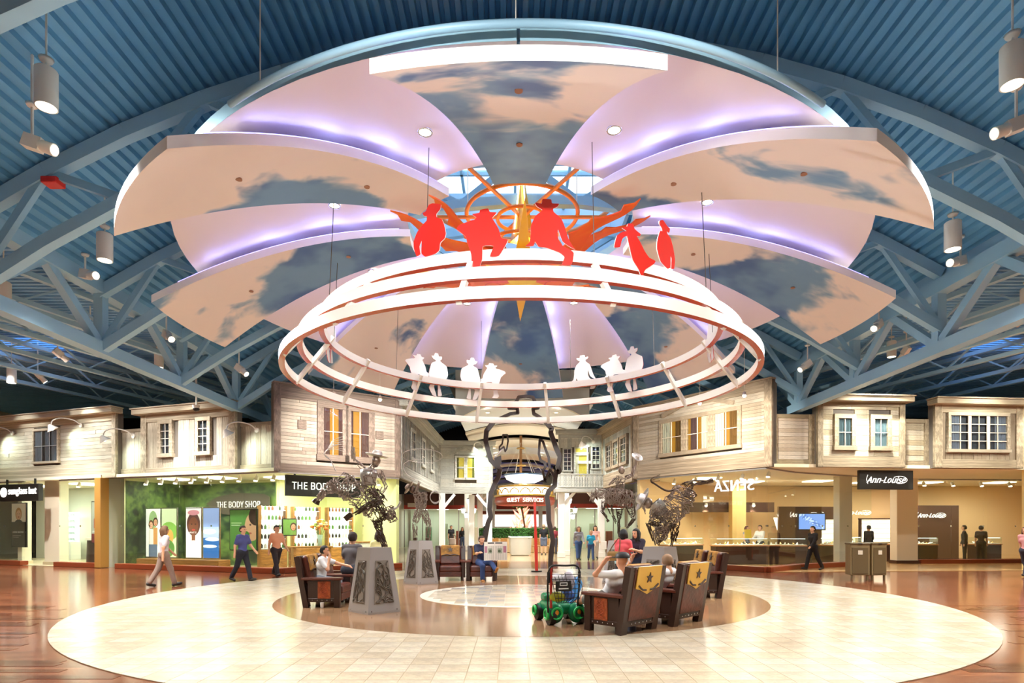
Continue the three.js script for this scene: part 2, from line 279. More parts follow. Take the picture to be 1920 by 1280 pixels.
  wl('wall_rear', 'cream wall behind the camera', [bx(63, 13, 0.3, 0, 6, 19)], M.cream);
  wl('wall_back', 'dark wall above the stores', [bx(20.6, 3.6, 0.3, -21.1, 7, -24), bx(20.6, 3.6, 0.3, 21.1, 7, -24), bx(22, 4.2, 0.3, 0, 9.3, -36.1)], M.navy);
}
// ---------- petal canopy ----------
const dome = (r) => 8.52 - 0.0507 * Math.max(0, r - 2) ** 2, PHI = -0.0163;
{
  const places = ['nearest the camera, over the front of the circle', 'on the front right', 'on the right side', 'on the far right behind the ring', 'at the far centre behind the ring', 'on the far left behind the ring', 'on the left side', 'on the front left'];
  const cloudM = mat(0xffffff, 0.65, 0, { map: T.cloud }), ledM = glow(0x8a8cff, 3.2);
  function petal(p, a, hw, r0, r1, off, th, m, edgeM, capM, du = 0) {
    const P = (r, t, y) => [r * sin(t), dome(r) + off + y, r * cos(t)], rad = (v) => r0 + (r1 - r0) * v;
    obj('soffit', gridGeo(10, 18, (u, v) => { const q = P(rad(v), a + (u * 2 - 1) * hw, 0); return [...q, q[0] / 18 + 0.5 + du, q[2] / 18 + 0.5 + du * 1.7]; }), m, p);
    obj('back', gridGeo(6, 12, (u, v) => P(rad(v), a + (u * 2 - 1) * hw, th), true), M.white, p);
    for (const s of [-1, 1]) obj('side_fascia', gridGeo(18, 1, (u, v) => P(rad(u), a + s * hw, v * th), s > 0), edgeM, p);
    obj('rim_fascia', gridGeo(12, 1, (u, v) => P(r1, a + (u * 2 - 1) * hw, v * th)), capM, p); obj('inner_fascia', gridGeo(8, 1, (u, v) => P(r0, a + (u * 2 - 1) * hw, v * th), true), capM, p);
    return P;
  }
  for (let k = 0; k < 8; k++) {
    const a = PHI + k * PI / 4, p = thing('cloud_petal', 'curved ceiling petal printed with clouds, ' + places[k], 'ceiling panel', [0, 0, 0], 0, 'cloud petals');
    const P = petal(p, a, 0.197, 2.64, 8.22, 0, 0.17, cloudM, M.white, M.white, k * 0.137);
    for (const r of [4.2, 6.6]) { const q = P(r, a, 0); obj('sprinkler', new THREE.CylinderGeometry(0.055, 0.055, 0.02, 12).translate(q[0], q[1] - 0.012, q[2]), mat(0x9a6a50, 0.5), p); }
    for (const s of [-1, 1]) {
      const st = []; for (let i = 0; i < 12; i++) { const f = (j) => V(...P(2.9 + j * 0.4, a + s * (0.197 - 0.05 / (2.9 + j * 0.4)), 0.19)); st.push(bar(f(i), f(i + 1), 0.03, 0.02)); }
      obj('led_strip', st, ledM, p);
      for (const [ra, rb2] of [[2.9, 4.2], [4.2, 5.6], [5.6, 7.0]]) {
        const A = V(...P(ra, a + s * 0.185, 0.215)), B = V(...P(rb2, a + s * 0.19, 0.215)), mid = A.clone().add(B).multiplyScalar(0.5), along = B.clone().sub(A), out = V(cos(a) * s, 0, -sin(a) * s);
        panelLight(mid.x, mid.y, mid.z, out.multiplyScalar(1).add(V(0, 0.42, 0)), along, along.length(), 0.05, 36, LED);
      }
    }
  }
  const between = ['front and front-right', 'front-right and right', 'right and far-right', 'far-right and far', 'far and far-left', 'far-left and left', 'left and front-left', 'front-left and front'];
  for (let k = 0; k < 8; k++) {
    const a = PHI + (k + 0.5) * PI / 4, p = thing('plain_petal', 'plain blush petal lit violet between the ' + between[k] + ' cloud petals', 'ceiling panel', [0, 0, 0], 0, 'plain petals');
    const P = petal(p, a, 0.39, 2.7, 7.4, 0.4, 0.2, M.plainPetal, M.paleBlue, M.paleBlue);
    const q = P(4.35, a, 0);
    obj('downlight_rim', new THREE.TorusGeometry(0.12, 0.02, 6, 20).rotateX(PI / 2).translate(q[0], q[1] - 0.02, q[2]), M.chrome, p);
    obj('downlight_lens', new THREE.CylinderGeometry(0.11, 0.11, 0.02, 16).translate(q[0], q[1] - 0.012, q[2]), M.lampFace, p);
    spot(q[0], q[1] - 0.06, q[2], q[0] * 1.15, 0, q[2] * 1.15, 76, 0.85, 0.7, HALIDE, 6);
  }
  const pipe = thing('curved_pipe', 'light blue pipe curving over the front rim of the canopy', 'pipe');
  const PP = (t) => V(7.62 * sin(t), 7.46 - 0.45 * t * t, 7.62 * cos(t));
  obj('pipe', tube(Array.from({ length: 21 }, (_, i) => PP(-0.55 + i * 0.055)), 0.045, 60, 8), M.steel, pipe);
  for (const t of [-0.47, -0.02, 0.43]) obj('hanger', bar(PP(t), V(PP(t).x, vault(PP(t).x), PP(t).z), 0.012), M.fix, pipe);
}

// ---------- round corral ring ----------
const RINGS = [[4.62, 6.15], [5.06, 5.68], [5.42, 5.22]];
{
  const ring = thing('corral_ring', 'suspended white round corral fence with three rails and red undersides', 'hanging ring');
  const bh = 0.19, bt = 0.12;
  RINGS.forEach(([R, y]) => {
    const rail = obj('rail', [gridGeo(128, 1, (u, v) => [(R + bt / 2) * sin(u * 2 * PI), y + (v - 0.5) * bh, (R + bt / 2) * cos(u * 2 * PI)]), gridGeo(128, 1, (u, v) => [(R - bt / 2) * sin(u * 2 * PI), y + (v - 0.5) * bh, (R - bt / 2) * cos(u * 2 * PI)], true),
      gridGeo(128, 1, (u, v) => [(R + (0.5 - v) * bt) * sin(u * 2 * PI), y + bh / 2, (R + (0.5 - v) * bt) * cos(u * 2 * PI)])], M.paint, ring);
    obj('underside', gridGeo(128, 1, (u, v) => [(R + (v - 0.5) * (bt + 0.004)) * sin(u * 2 * PI), y - bh / 2, (R + (v - 0.5) * (bt + 0.004)) * cos(u * 2 * PI)]), M.redGloss, rail).userData.label = 'glossy red underside';
  });
  for (let k = 0; k < 14; k++) {
    const a = -0.19 + k * PI / 7, q = (R, y, d = 0) => V((R - d) * sin(a), y, (R - d) * cos(a));
    const post = obj('post', bar(q(4.55, 6.24, 0.05), q(5.47, 5.12, 0.06), 0.09, 0.09), M.paint, ring);
    const pl = (R, y) => { const c = q(R, y, 0.06), t = V(cos(a), 0, -sin(a)); return extr([[-0.14, -0.09], [0.14, -0.09], [0.04, 0.1], [-0.04, 0.1]], 0.02).rotateY(a).translate(c.x, c.y, c.z); };
    obj('gusset', [pl(4.62, 6.15), pl(5.06, 5.68)], M.paint, post);
  }
  for (let k = 0; k < 10; k++) { const a = 0.26 + k * PI / 5, R = 4.62; obj('cable', bar(V(R * sin(a), 6.2, R * cos(a)), V(R * sin(a) * 0.98, dome(R) + (k % 2 ? 0.02 : 0.02), R * cos(a) * 0.98), 0.012), mat(0x5a564f, 0.5, 0.5), ring); }

  // cowboy cut-outs: red towards the outside, white towards the inside
  const A = [[215, 410], [240, 400], [262, 362], [290, 355], [330, 365], [357, 375], [350, 405], [322, 432], [325, 458], [365, 480], [382, 520], [395, 580], [385, 615], [352, 640], [345, 690], [310, 712], [235, 720], [205, 690], [208, 600], [188, 640], [196, 695], [165, 706], [145, 650], [143, 600], [170, 540], [205, 500], [245, 470], [250, 440], [225, 430]];
  const B = [[515, 445], [565, 440], [572, 420], [625, 415], [640, 440], [685, 448], [655, 480], [665, 500], [700, 560], [712, 600], [720, 625], [765, 640], [745, 680], [700, 745], [640, 745], [665, 675], [590, 670], [585, 760], [570, 800], [570, 850], [590, 875], [520, 880], [495, 850], [512, 800], [508, 720], [480, 640], [470, 600], [430, 560], [405, 540], [420, 515], [500, 490], [530, 485], [545, 470]];
  const C = [[960, 325], [1005, 330], [1012, 298], [1070, 298], [1078, 325], [1125, 325], [1115, 345], [1085, 360], [1090, 385], [1140, 425], [1165, 480], [1190, 560], [1225, 620], [1240, 635], [1195, 612], [1150, 580], [1120, 500], [1115, 540], [1125, 580], [1150, 612], [1205, 640], [1228, 660], [1220, 720], [1205, 745], [1145, 745], [1165, 690], [1130, 660], [1040, 630], [985, 625], [960, 590], [950, 620], [895, 625], [920, 600], [930, 540], [930, 490], [960, 420], [1000, 385], [1010, 370], [975, 350]];
  const Dp = [[1600, 520], [1640, 505], [1650, 480], [1690, 478], [1705, 510], [1755, 535], [1750, 550], [1722, 556], [1750, 590], [1790, 650], [1830, 690], [1885, 705], [1870, 730], [1800, 780], [1780, 820], [1810, 870], [1840, 920], [1862, 935], [1830, 938], [1800, 915], [1770, 850], [1740, 790], [1690, 730], [1660, 640], [1640, 570], [1600, 600], [1580, 660], [1535, 670], [1545, 620], [1560, 580], [1600, 550], [1640, 535]];
  const E = [[1005, 330], [1040, 315], [1080, 345], [1112, 360], [1105, 390], [1080, 385], [1085, 405], [1120, 430], [1150, 500], [1168, 580], [1160, 650], [1132, 655], [1135, 580], [1122, 560], [1120, 650], [1090, 665], [1020, 630], [980, 545], [985, 470], [1010, 405], [1035, 400], [1030, 375], [1005, 350]];
  const W = [[1120, 250], [1145, 252], [1152, 232], [1175, 230], [1186, 252], [1205, 255], [1190, 275], [1172, 282], [1172, 292], [1205, 310], [1225, 380], [1225, 410], [1208, 418], [1192, 440], [1225, 490], [1195, 545], [1165, 552], [1185, 480], [1160, 445], [1152, 475], [1152, 547], [1120, 540], [1136, 470], [1118, 420], [1085, 415], [1070, 380], [1080, 320], [1120, 295], [1136, 282], [1120, 268]];
  const poses = { A: [A, 270, 716, 0.0024], B: [B, 570, 690, 0.0024], C: [C, 1050, 632, 0.0024], D: [Dp, 1690, 720, 0.0024], E: [E, 1065, 660, 0.00235], W: [W, 1150, 420, 0.00415] };
  function cowboy(pose, a, label, mirror = 1, back = 0.0) {
    const [pts, cx, cy, s] = poses[pose], y = 6.25, R = 4.62 + 0.06, g = thing('cowboy_cutout', label, 'cutout', [R * sin(a), y, R * cos(a)], a, 'cowboy silhouettes on the ring');
    const raw = pts.map(([x, yy]) => new THREE.Vector2((x - cx) * s * mirror, (cy - yy) * s)); if (mirror < 0) raw.reverse();
    const cv = new THREE.CatmullRomCurve3(raw.map((p) => V(p.x, p.y, 0)), true, 'catmullrom', 0.25).getPoints(raw.length * 3).map((p) => [p.x, p.y]);
    obj('outer_face', extr(cv, 0.012).translate(0, 0, 0.01), M.red, g).userData.label = 'red outer face';
    obj('inner_face', extr(cv, 0.012).translate(0, 0, -0.004), M.white, g).userData.label = 'white inner face';
    return g;
  }
  cowboy('A', -0.345, 'red cowboy silhouette with his back straight, leftmost on the near rail');
  cowboy('B', -0.155, 'red cowboy silhouette leaning an elbow on his raised knee');
  cowboy('C', 0.085, 'red cowboy silhouette at the middle of the near rail, hat highest of all');
  cowboy('D', 0.41, 'red cowboy silhouette leaning back with one long leg down, right of the middle');
  cowboy('E', 0.565, 'dark red upright cowboy silhouette, rightmost on the near rail');
  cowboy('W', -1.62, 'cowboy cut-out seen edge-on at the left end of the ring');
  cowboy('W', 1.58, 'cowboy cut-out seen edge-on at the right end of the ring');
  cowboy('B', PI + 0.72, 'white cowboy cut-out leaning forward, leftmost on the far rail', -1);
  cowboy('W', PI + 0.56, 'white cowboy cut-out with two dangling legs, second from the left on the far rail');
  cowboy('W', PI + 0.33, 'white cowboy cut-out with a bent arm, third from the left on the far rail', -1);
  cowboy('B', PI + 0.17, 'white cowboy cut-out crouched low, fourth from the left on the far rail');
  cowboy('C', PI - 0.45, 'white cowboy cut-out third from the right on the far rail', -1);
  cowboy('B', PI - 0.66, 'white cowboy cut-out with knee raised, second from the right on the far rail', -1);
  cowboy('W', PI - 0.82, 'bright white cowboy cut-out sitting tallest, rightmost on the far rail');
}

// ---------- sun ornament in the middle of the canopy ----------
{
  const sun = thing('sun_ornament', 'orange and yellow sun chandelier with flames, rings and a tall spire', 'chandelier', [0.05, 0, 0]);
  const or = mat(0xe8842a, 0.35), ye = mat(0xf2b21c, 0.3), fl = mat(0xf08a2c, 0.35, 0, { vertexColors: true });
  const ringT = (R, y, r, m) => obj('ring_tube', new THREE.TorusGeometry(R, r, 8, 48).rotateX(PI / 2).translate(0, y, 0), m, sun);
  ringT(1.35, 9.25, 0.05, or); ringT(0.6, 9.15, 0.045, or); ringT(0.95, 8.4, 0.04, or);
  for (let k = 0; k < 3; k++) { const a = k * PI / 3 + PI / 2; obj('spoke', bar(V(2.3 * sin(a), 9.2, 2.3 * cos(a)), V(-2.3 * sin(a), 9.2, -2.3 * cos(a)), 0.07, 0.06), or, sun); }
  const sp = obj('spire', new THREE.ConeGeometry(0.3, 1.85, 4, 1).rotateY(PI / 4 + 0.5).translate(0, 9.55, 0), ye, sun);
  for (let k = 0; k < 4; k++) { const a = k * PI / 2 + 0.5; obj('neon_edge', bar(V(0.23 * sin(a), 8.75, 0.23 * cos(a)), V(0.05 * sin(a), 10.2, 0.05 * cos(a)), 0.03), glow(0xfff3d0, 5), sp); }
  point(0, 8.55, 0, 14, WARM, 6);
  const disc = new THREE.SphereGeometry(1.05, 36, 14, 0, PI * 2, 0, PI / 2).scale(1, 0.45, 1).translate(0, 7.75, 0);
  obj('sun_dome', disc, mat(0xf6c62a, 0.35), sun);
  const swirl = canvasTex(512, 512, (c, w) => { c.fillStyle = '#f0683c'; c.fillRect(0, 0, w, w); for (let k = 0; k < 8; k++) { c.save(); c.translate(w / 2, w / 2); c.rotate(k * PI / 4); c.fillStyle = k % 2 ? '#f7c23a' : '#ef4f5c'; c.beginPath(); c.moveTo(0, 0); c.quadraticCurveTo(120, 40, 240, 0); c.quadraticCurveTo(120, -70, 0, 0); c.fill(); c.strokeStyle = '#d8364a'; c.lineWidth = 6; c.beginPath(); c.arc(150, 50, 38, 0, PI * 1.4); c.stroke(); c.restore(); } c.fillStyle = '#f8d040'; c.beginPath(); c.arc(w / 2, w / 2, 70, 0, 7); c.fill(); });
  obj('sun_disc', new THREE.CylinderGeometry(1.3, 1.3, 0.06, 48).translate(0, 7.7, 0), [or, or, mat(0xffffff, 0.35, 0, { map: swirl })], sun);
  for (let k = 0; k < 4; k++) { const a = k * PI / 2; obj('ray', extr([[-0.16, 1.2], [0.16, 1.2], [0, 3.35]], 0.03).rotateX(PI / 2).rotateY(a).translate(0, 7.85, 0), ye, sun); }
  const flame = []; for (let i = 0; i <= 16; i++) { const t = i / 16; flame.push([0.3 * (1 - t) ** 0.8 + 0.16 * sin(t * 9) * (1 - t * 0.4), 1.0 + t * 2.6]); } for (let i = 15; i >= 0; i--) { const t = i / 16; flame.push([-0.3 * (1 - t) ** 0.8 + 0.16 * sin(t * 9) * (1 - t * 0.4) - (i % 4 === 2 ? 0.13 : 0), 1.0 + t * 2.6]); }
  for (let k = 0; k < 4; k++) for (const side of [0, 1]) {
    const a = k * PI / 2 + PI / 4 + (side ? 0.16 : -0.1), g = extr(flame, 0.03), p = g.attributes.position, c = [];
    for (let i = 0; i < p.count; i++) { const n = vnoise(p.getX(i) * 9 + 20, p.getY(i) * 2 + k * 5, 64); c.push(...mixc([0.85, 0.3, 0.05], [0.92, 0.6, 0.1], smooth(0.3, 0.7, n))); }
    g.setAttribute('color', new THREE.Float32BufferAttribute(c, 3));
    g.scale(side ? 0.8 : 1, side ? 0.92 : 1, 1).rotateX(PI / 2 - 0.12).rotateY(a).translate(0, 7.72 + side * 0.14, 0);
    obj('flame', g, fl, sun);
  }
  for (const [x, z] of [[-1.3, 0.3], [1.3, 0.3], [0, -1.3]]) obj('cable', bar(V(x, 9.25, z), V(x, 12.1, z), 0.02), M.fix, sun);
  for (const [x, z] of [[-0.9, 0], [0.9, 0]]) obj('cable', bar(V(x, 7.9, z), V(x, 9.2, z), 0.02), M.fix, sun);
}
// ---------- wooden upper fronts ----------
function fr(a, b) { const dx = b[0] - a[0], dz = b[1] - a[1], len = Math.hypot(dx, dz), th = Math.atan2(-dz, dx), c = dx / len, s = dz / len; return { a, b, th, len, at: (u, y, n = 0) => [a[0] + c * u - s * n, y, a[1] + s * u + c * n] }; }
const unitBox = new THREE.BoxGeometry(1, 1, 1);
const unitPlankV = (() => { const g = new THREE.BoxGeometry(1, 1, 1), uv = g.attributes.uv; for (let i = 0; i < uv.count; i++) uv.setXY(i, uv.getY(i), uv.getX(i)); return g; })();
const toneSet = (list, rough = 0.75) => list.map((c) => mat(c, rough, 0, { map: T.grain }));
const WOOD = {
  cream: toneSet([0xe6e0d0, 0xddd6c4, 0xeae5d6, 0xd4cbb8]), pale: toneSet([0xe9e1d0, 0xdcd2c0, 0xf0eadc, 0xcfc4b1, 0xc4b8a6]), grey: toneSet([0xe4d9cf, 0xd4c7bd, 0xede3d9, 0xc4b6ac, 0xe6ddd3]),
  ice: toneSet([0xe6e9e4, 0xd8ddda, 0xeef0ea, 0xcfd4d2]), sand: toneSet([0xf0e4d2, 0xe4d6c2, 0xf4eadb, 0xd6c6b0]), olive: toneSet([0xdccfb2, 0xcfc2a4, 0xe4d9c0, 0xc2b391]), tanv: toneSet([0xbfae93, 0xb3a287, 0xc9b99f]),
};
const TRIM = { cream: mat(0xe6dcc4, 0.7, 0, { map: T.grain }), pale: mat(0xcdbfa9, 0.7, 0, { map: T.grain }), grey: mat(0xa3928a, 0.7, 0, { map: T.grain }), ice: mat(0xd3d6d2, 0.7, 0, { map: T.grain }), sand: mat(0xcfbda6, 0.7, 0, { map: T.grain }), olive: mat(0xb5a587, 0.7, 0, { map: T.grain }), tanv: mat(0xd8c8a8, 0.7, 0, { map: T.grain }) };
const winGlass = glassPane(0xf0f4f4, 0.03);
const backing = { dark: mat(0x3a3d45, 0.7), amber: new THREE.MeshStandardMaterial({ color: 0x9a6a20, emissive: 0xd9982c, emissiveIntensity: 0.55, roughness: 0.8 }), yellow: new THREE.MeshStandardMaterial({ color: 0xb9a040, emissive: 0xd8c04a, emissiveIntensity: 0.6, roughness: 0.8 }) };
const drapes = { grey: mat(0x7b808c, 0.9), violet: mat(0x6a4a46, 0.9), ivory: mat(0xe8dcc2, 0.9), brown: mat(0x7a5222, 0.9), green: mat(0x8f8f4a, 0.9), teal: mat(0x6b7d80, 0.9) };
function drape(w, h, x, y, z) { return gridGeo(16, 2, (u, v) => [x + (u - 0.5) * w, y + (v - 0.5) * h, z + 0.025 * sin(u * 28)]); }
function facade(name, label, o) {
  const F = fr(o.a, o.b), W = F.len, y0 = o.y0 ?? 3.65, H = o.y1 - y0, g = thing(name, label, 'storefront facade', [o.a[0], y0, o.a[1]], F.th, 'wooden upper fronts');
  const tones = WOOD[o.wood], trim = TRIM[o.trim ?? o.wood], e = o.edge ?? 0.22, bot = o.bot ?? 0.42, topT = o.topT ?? 0.2;
  obj('backing', bx(W, H, 0.24, W / 2, H / 2, -0.16), mat(0x6a6258, 0.9), g);
  const wins = (o.windows ?? []).map((w) => ({ ...w, x0: w.u - w.w / 2 - (w.tr ?? 0.12), x1: w.u + w.w / 2 + (w.tr ?? 0.12), b0: w.v - w.h / 2 - (w.tr ?? 0.12), b1: w.v + w.h / 2 + (w.tr ?? 0.12) }));
  const put = (x0, x1, b0, b1, geo) => { if (x1 - x0 < 0.03 || b1 - b0 < 0.03) return; const m = obj('plank', geo, tones[rnd() * tones.length | 0], g); m.scale.set(x1 - x0 - 0.008, b1 - b0 - 0.008, 0.05); m.position.set((x0 + x1) / 2, (b0 + b1) / 2, rr(-0.022, -0.006)); };
  const P = o.pitch;
  if (o.clad === 'h') for (let y = bot; y < H - topT - 0.02; y += P) {
    const yt = Math.min(y + P, H - topT), cuts = wins.filter((w) => w.b0 < yt - 0.01 && w.b1 > y + 0.01).sort((p, q) => p.x0 - q.x0); let x = e;
    for (const w of [...cuts, { x0: W - e, x1: W }]) { const end = Math.min(w.x0, W - e); let s = x; while (s < end - 0.02) { let L = rr(o.lmin ?? 1.2, o.lmax ?? 2.6); if (end - s - L < 0.4) L = end - s; put(s, s + L, y, yt, unitBox); s += L; } x = Math.max(x, w.x1); }
  } else for (let x = e; x < W - e - 0.02; x += P) {
    const xt = Math.min(x + P, W - e), cuts = wins.filter((w) => w.x0 < xt - 0.01 && w.x1 > x + 0.01).sort((p, q) => p.b0 - q.b0); let y = bot;
    for (const w of [...cuts, { b0: H - topT, b1: H }]) { put(x, xt, y, w.b0, unitPlankV); y = Math.max(y, w.b1); }
    if (o.batten) obj('batten', bx(0.045, H - bot - topT, 0.03, x, (bot + H - topT) / 2, 0.035), trim, g);
  }
  obj('base_board', rb(W, bot, 0.12, W / 2, bot / 2, 0.0, 0.012), trim, g); obj('top_board', rb(W, topT, 0.1, W / 2, H - topT / 2, 0.0, 0.012), trim, g);
  for (const x of [e / 2, W - e / 2]) obj('corner_board', rb(e, H, 0.13, x, H / 2, 0.005, 0.012), trim, g);
  if (o.cornice) { const c = obj('cornice', rb(W + 0.3, 0.2, 0.5, W / 2, H + 0.08, 0.1, 0.02), trim, g); obj('cornice_lip', rb(W + 0.36, 0.05, 0.56, W / 2, H + 0.2, 0.12, 0.01), trim, c); }
  if (o.cap) obj('cap', rb(W + 0.04, 0.06, 0.3, W / 2, H + 0.03, -0.04, 0.01), trim, g);
  if (o.gable) { const [p, q] = o.gable; obj('gable_board', [bar(V(p, H - 0.62, 0.08), V((p + q) / 2, H - 0.12, 0.08), 0.1, 0.16), bar(V((p + q) / 2, H - 0.12, 0.08), V(q, H - 0.62, 0.08), 0.1, 0.16)], trim, g); }
  for (const w of wins) {
    const t = w.tr ?? 0.12, fm = w.frame ? mat(w.frame, 0.6, 0, { map: T.grain }) : trim;
    const win = obj('window', [rb(w.w + 2 * t, t, 0.14, w.u, w.v + w.h / 2 + t / 2, 0.03, 0.012), rb(w.w + 2 * t + 0.06, t, 0.17, w.u, w.v - w.h / 2 - t / 2, 0.04, 0.012), rb(t, w.h, 0.14, w.u - w.w / 2 - t / 2, w.v, 0.03, 0.012), rb(t, w.h, 0.14, w.u + w.w / 2 + t / 2, w.v, 0.03, 0.012)], fm, g);
    obj('room_backing', bx(w.w, w.h, 0.02, w.u, w.v, -0.028), backing[w.back ?? 'dark'], win);
    const pw = w.w / w.cols, ph = w.h / w.rows;
    for (let i = 0; i < w.cols; i++) for (let j = 0; j < w.rows; j++) obj('pane', bx(pw - 0.03, ph - 0.03, 0.006, w.u - w.w / 2 + (i + 0.5) * pw, w.v - w.h / 2 + (j + 0.5) * ph, 0.055), winGlass, win);
    const mu = []; for (let i = 1; i < w.cols; i++) mu.push(bx(w.thick?.includes(i) ? 0.12 : 0.024, w.h, 0.03, w.u - w.w / 2 + i * pw, w.v, 0.06)); for (let j = 1; j < w.rows; j++) mu.push(bx(w.w, 0.024, 0.025, w.u, w.v - w.h / 2 + j * ph, 0.06));
    if (mu.length) obj('muntins', mu, w.munt ? mat(w.munt, 0.5) : fm, win);
    for (const [s, c, dw] of w.drape ?? []) obj('curtain', drape(dw * w.w, w.h, w.u + s * (w.w / 2 - dw * w.w / 2), w.v, 0.015), drapes[c], win);
  }
  for (const [u, v, s] of o.blocks ?? []) obj('blank_panel', rb(s, s, 0.06, u, v, 0.04, 0.01), trim, g);
  g.userData.F = undefined; return { g, F, W, H, y0 };
}
const Lz = (x) => -11.9 + 0.3576 * (x + 23), LP = (x) => [x, Lz(x)];
const small = (u, v, o = {}) => ({ u, v, w: 0.44, h: 1.15, cols: 2, rows: 4, tr: 0.15, munt: 0xcfc8ba, ...o });
facade('wooden_facade', 'cream clapboard front with one dark curtained window, far left above the sunglasses store', { a: LP(-27), b: LP(-16.1), y1: 6.25, wood: 'cream', clad: 'h', pitch: 0.15, lmin: 2, lmax: 4.5, bot: 0.62, topT: 0.3, cornice: 1, windows: [{ u: 7.45, v: 1.45, w: 1.45, h: 1.3, cols: 3, rows: 2, tr: 0.1, munt: 0x9a9a9a, drape: [[-1, 'grey', 0.3], [1, 'grey', 0.3], [0.1, 'grey', 0.2]] }] });
facade('wooden_facade', 'narrow pale board infill left of the vertical board front with two small windows', { a: [-16.1, Lz(-16.1) - 0.25], b: [-14.8, Lz(-14.8) - 0.25], y1: 5.6, wood: 'cream', trim: 'pale', clad: 'v', pitch: 0.24, edge: 0.05, bot: 0.35, topT: 0.12 });
facade('wooden_facade', 'weathered vertical board front with two small eight-pane windows and heavy cornice', { a: LP(-14.8), b: LP(-10.33), y1: 6.05, wood: 'pale', clad: 'v', pitch: 0.27, bot: 0.3, topT: 0.3, edge: 0.3, cornice: 1, windows: [small(1.3, 1.42), small(3.2, 1.42)] });
facade('wooden_facade', 'narrow pale board infill right of the vertical board front, beside the tall grey front', { a: [-10.33, Lz(-10.33) - 0.25], b: [-8.7, Lz(-8.7) - 0.25], y1: 5.5, wood: 'pale', clad: 'v', pitch: 0.24, edge: 0.05, bot: 0.3, topT: 0.12 });
const fE = facade('wooden_facade', 'tall grey plank front with a pair of amber lit sash windows', { a: [-8.7, -6.7], b: [-4.75, -9.7], y1: 6.8, wood: 'grey', clad: 'h', pitch: 0.125, lmin: 0.5, lmax: 1.6, bot: 0.3, topT: 0.5, edge: 0.24, cap: 1, blocks: [[1.0, 1.75, 0.32], [4.05, 1.65, 0.32]], windows: [{ u: 2.15, v: 1.6, w: 0.72, h: 1.75, cols: 2, rows: 2, tr: 0.24, back: 'amber', munt: 0xe6dcc8, drape: [[-1, 'violet', 0.35], [1, 'violet', 0.18]] }, { u: 3.22, v: 1.6, w: 0.72, h: 1.75, cols: 2, rows: 2, tr: 0.24, back: 'amber', munt: 0xe6dcc8, drape: [[-1, 'violet', 0.14], [1, 'violet', 0.4]] }] });
facade('wooden_facade', 'receding battened front with narrow windows along the left of the corridor', { a: [-4.75, -9.75], b: [-4.6, -21], y1: 6.6, wood: 'ice', clad: 'v', pitch: 0.35, batten: 1, bot: 0.55, topT: 0.25, cornice: 1, windows: [small(2.6, 1.7, { w: 0.8, rows: 3 }), small(5.4, 1.7, { w: 0.8, rows: 3 }), small(8.2, 1.7, { w: 0.8, rows: 3 })] });
facade('wooden_facade', 'white plank house front on posts with a yellow lit double window', { a: [-4.55, -20.9], b: [-1.35, -21.2], y1: 6.55, wood: 'ice', clad: 'h', pitch: 0.24, lmin: 0.7, lmax: 2, bot: 0.4, topT: 0.18, edge: 0.12, cornice: 1, gable: [0.4, 2.8], windows: [{ u: 1.28, v: 1.55, w: 0.42, h: 1.2, cols: 1, rows: 2, tr: 0.12, frame: 0xeceeec, back: 'yellow', drape: [[-1, 'green', 0.25]] }, { u: 1.9, v: 1.55, w: 0.42, h: 1.2, cols: 1, rows: 2, tr: 0.12, frame: 0xeceeec, back: 'yellow', drape: [[1, 'green', 0.3]] }] });
facade('wooden_facade', 'pale vertical board house front with a balcony over the corridor on the right', { a: [2.35, -18.2], b: [4.75, -18], y1: 6.75, wood: 'ice', clad: 'v', pitch: 0.2, bot: 0.25, topT: 0.2, edge: 0.12, cornice: 1, windows: [small(0.5, 1.7, { w: 0.36, tr: 0.08, rows: 5 }), { u: 1.25, v: 1.35, w: 0.6, h: 1.15, cols: 1, rows: 1, tr: 0.1, back: 'yellow', drape: [[-1, 'ivory', 0.3]] }, { u: 1.25, v: 2.2, w: 0.6, h: 0.22, cols: 1, rows: 1, tr: 0.08, back: 'yellow' }, small(2.05, 1.8, { w: 0.36, tr: 0.08, rows: 5 })] });
facade('wooden_facade', 'angled pale front with three tall windows between the balcony house and the gabled front', { a: [4.75, -18], b: [5.36, -12.7], y1: 6.7, y0: 3.75, wood: 'ice', trim: 'sand', clad: 'v', pitch: 0.3, bot: 0.7, topT: 0.3, cornice: 1, windows: [small(1.4, 1.6, { w: 0.8 }), small(2.7, 1.6, { w: 0.8 }), small(4.0, 1.6, { w: 0.8 })] });
const fJ = facade('wooden_facade', 'tall sandy clapboard front with three large amber windows on the right', { a: [5.36, -12.6], b: [9.27, -7.1], y1: 7.05, y0: 3.85, wood: 'sand', clad: 'h', pitch: 0.13, lmin: 1.6, lmax: 3.6, bot: 0.62, topT: 0.4, edge: 0.3, cap: 1, gable: [1.7, 5.2], windows: [{ u: 2.2, v: 1.62, w: 1.02, h: 1.3, cols: 2, rows: 2, tr: 0.16, back: 'amber', munt: 0xf0e6d2, drape: [[-1, 'ivory', 0.42], [0.9, 'brown', 0.3]] }, { u: 3.52, v: 1.62, w: 1.02, h: 1.3, cols: 2, rows: 2, tr: 0.16, back: 'amber', munt: 0xf0e6d2, drape: [[-0.6, 'violet', 0.3], [1, 'ivory', 0.34]] }, { u: 4.84, v: 1.62, w: 1.02, h: 1.3, cols: 2, rows: 2, tr: 0.16, back: 'amber', munt: 0xf0e6d2, drape: [[-1, 'ivory', 0.4], [1, 'brown', 0.36]] }] });
const RPz = (x) => -7.1 - 0.09 * (x - 9.27), RP = (x, n = 0) => [x, RPz(x) - n];
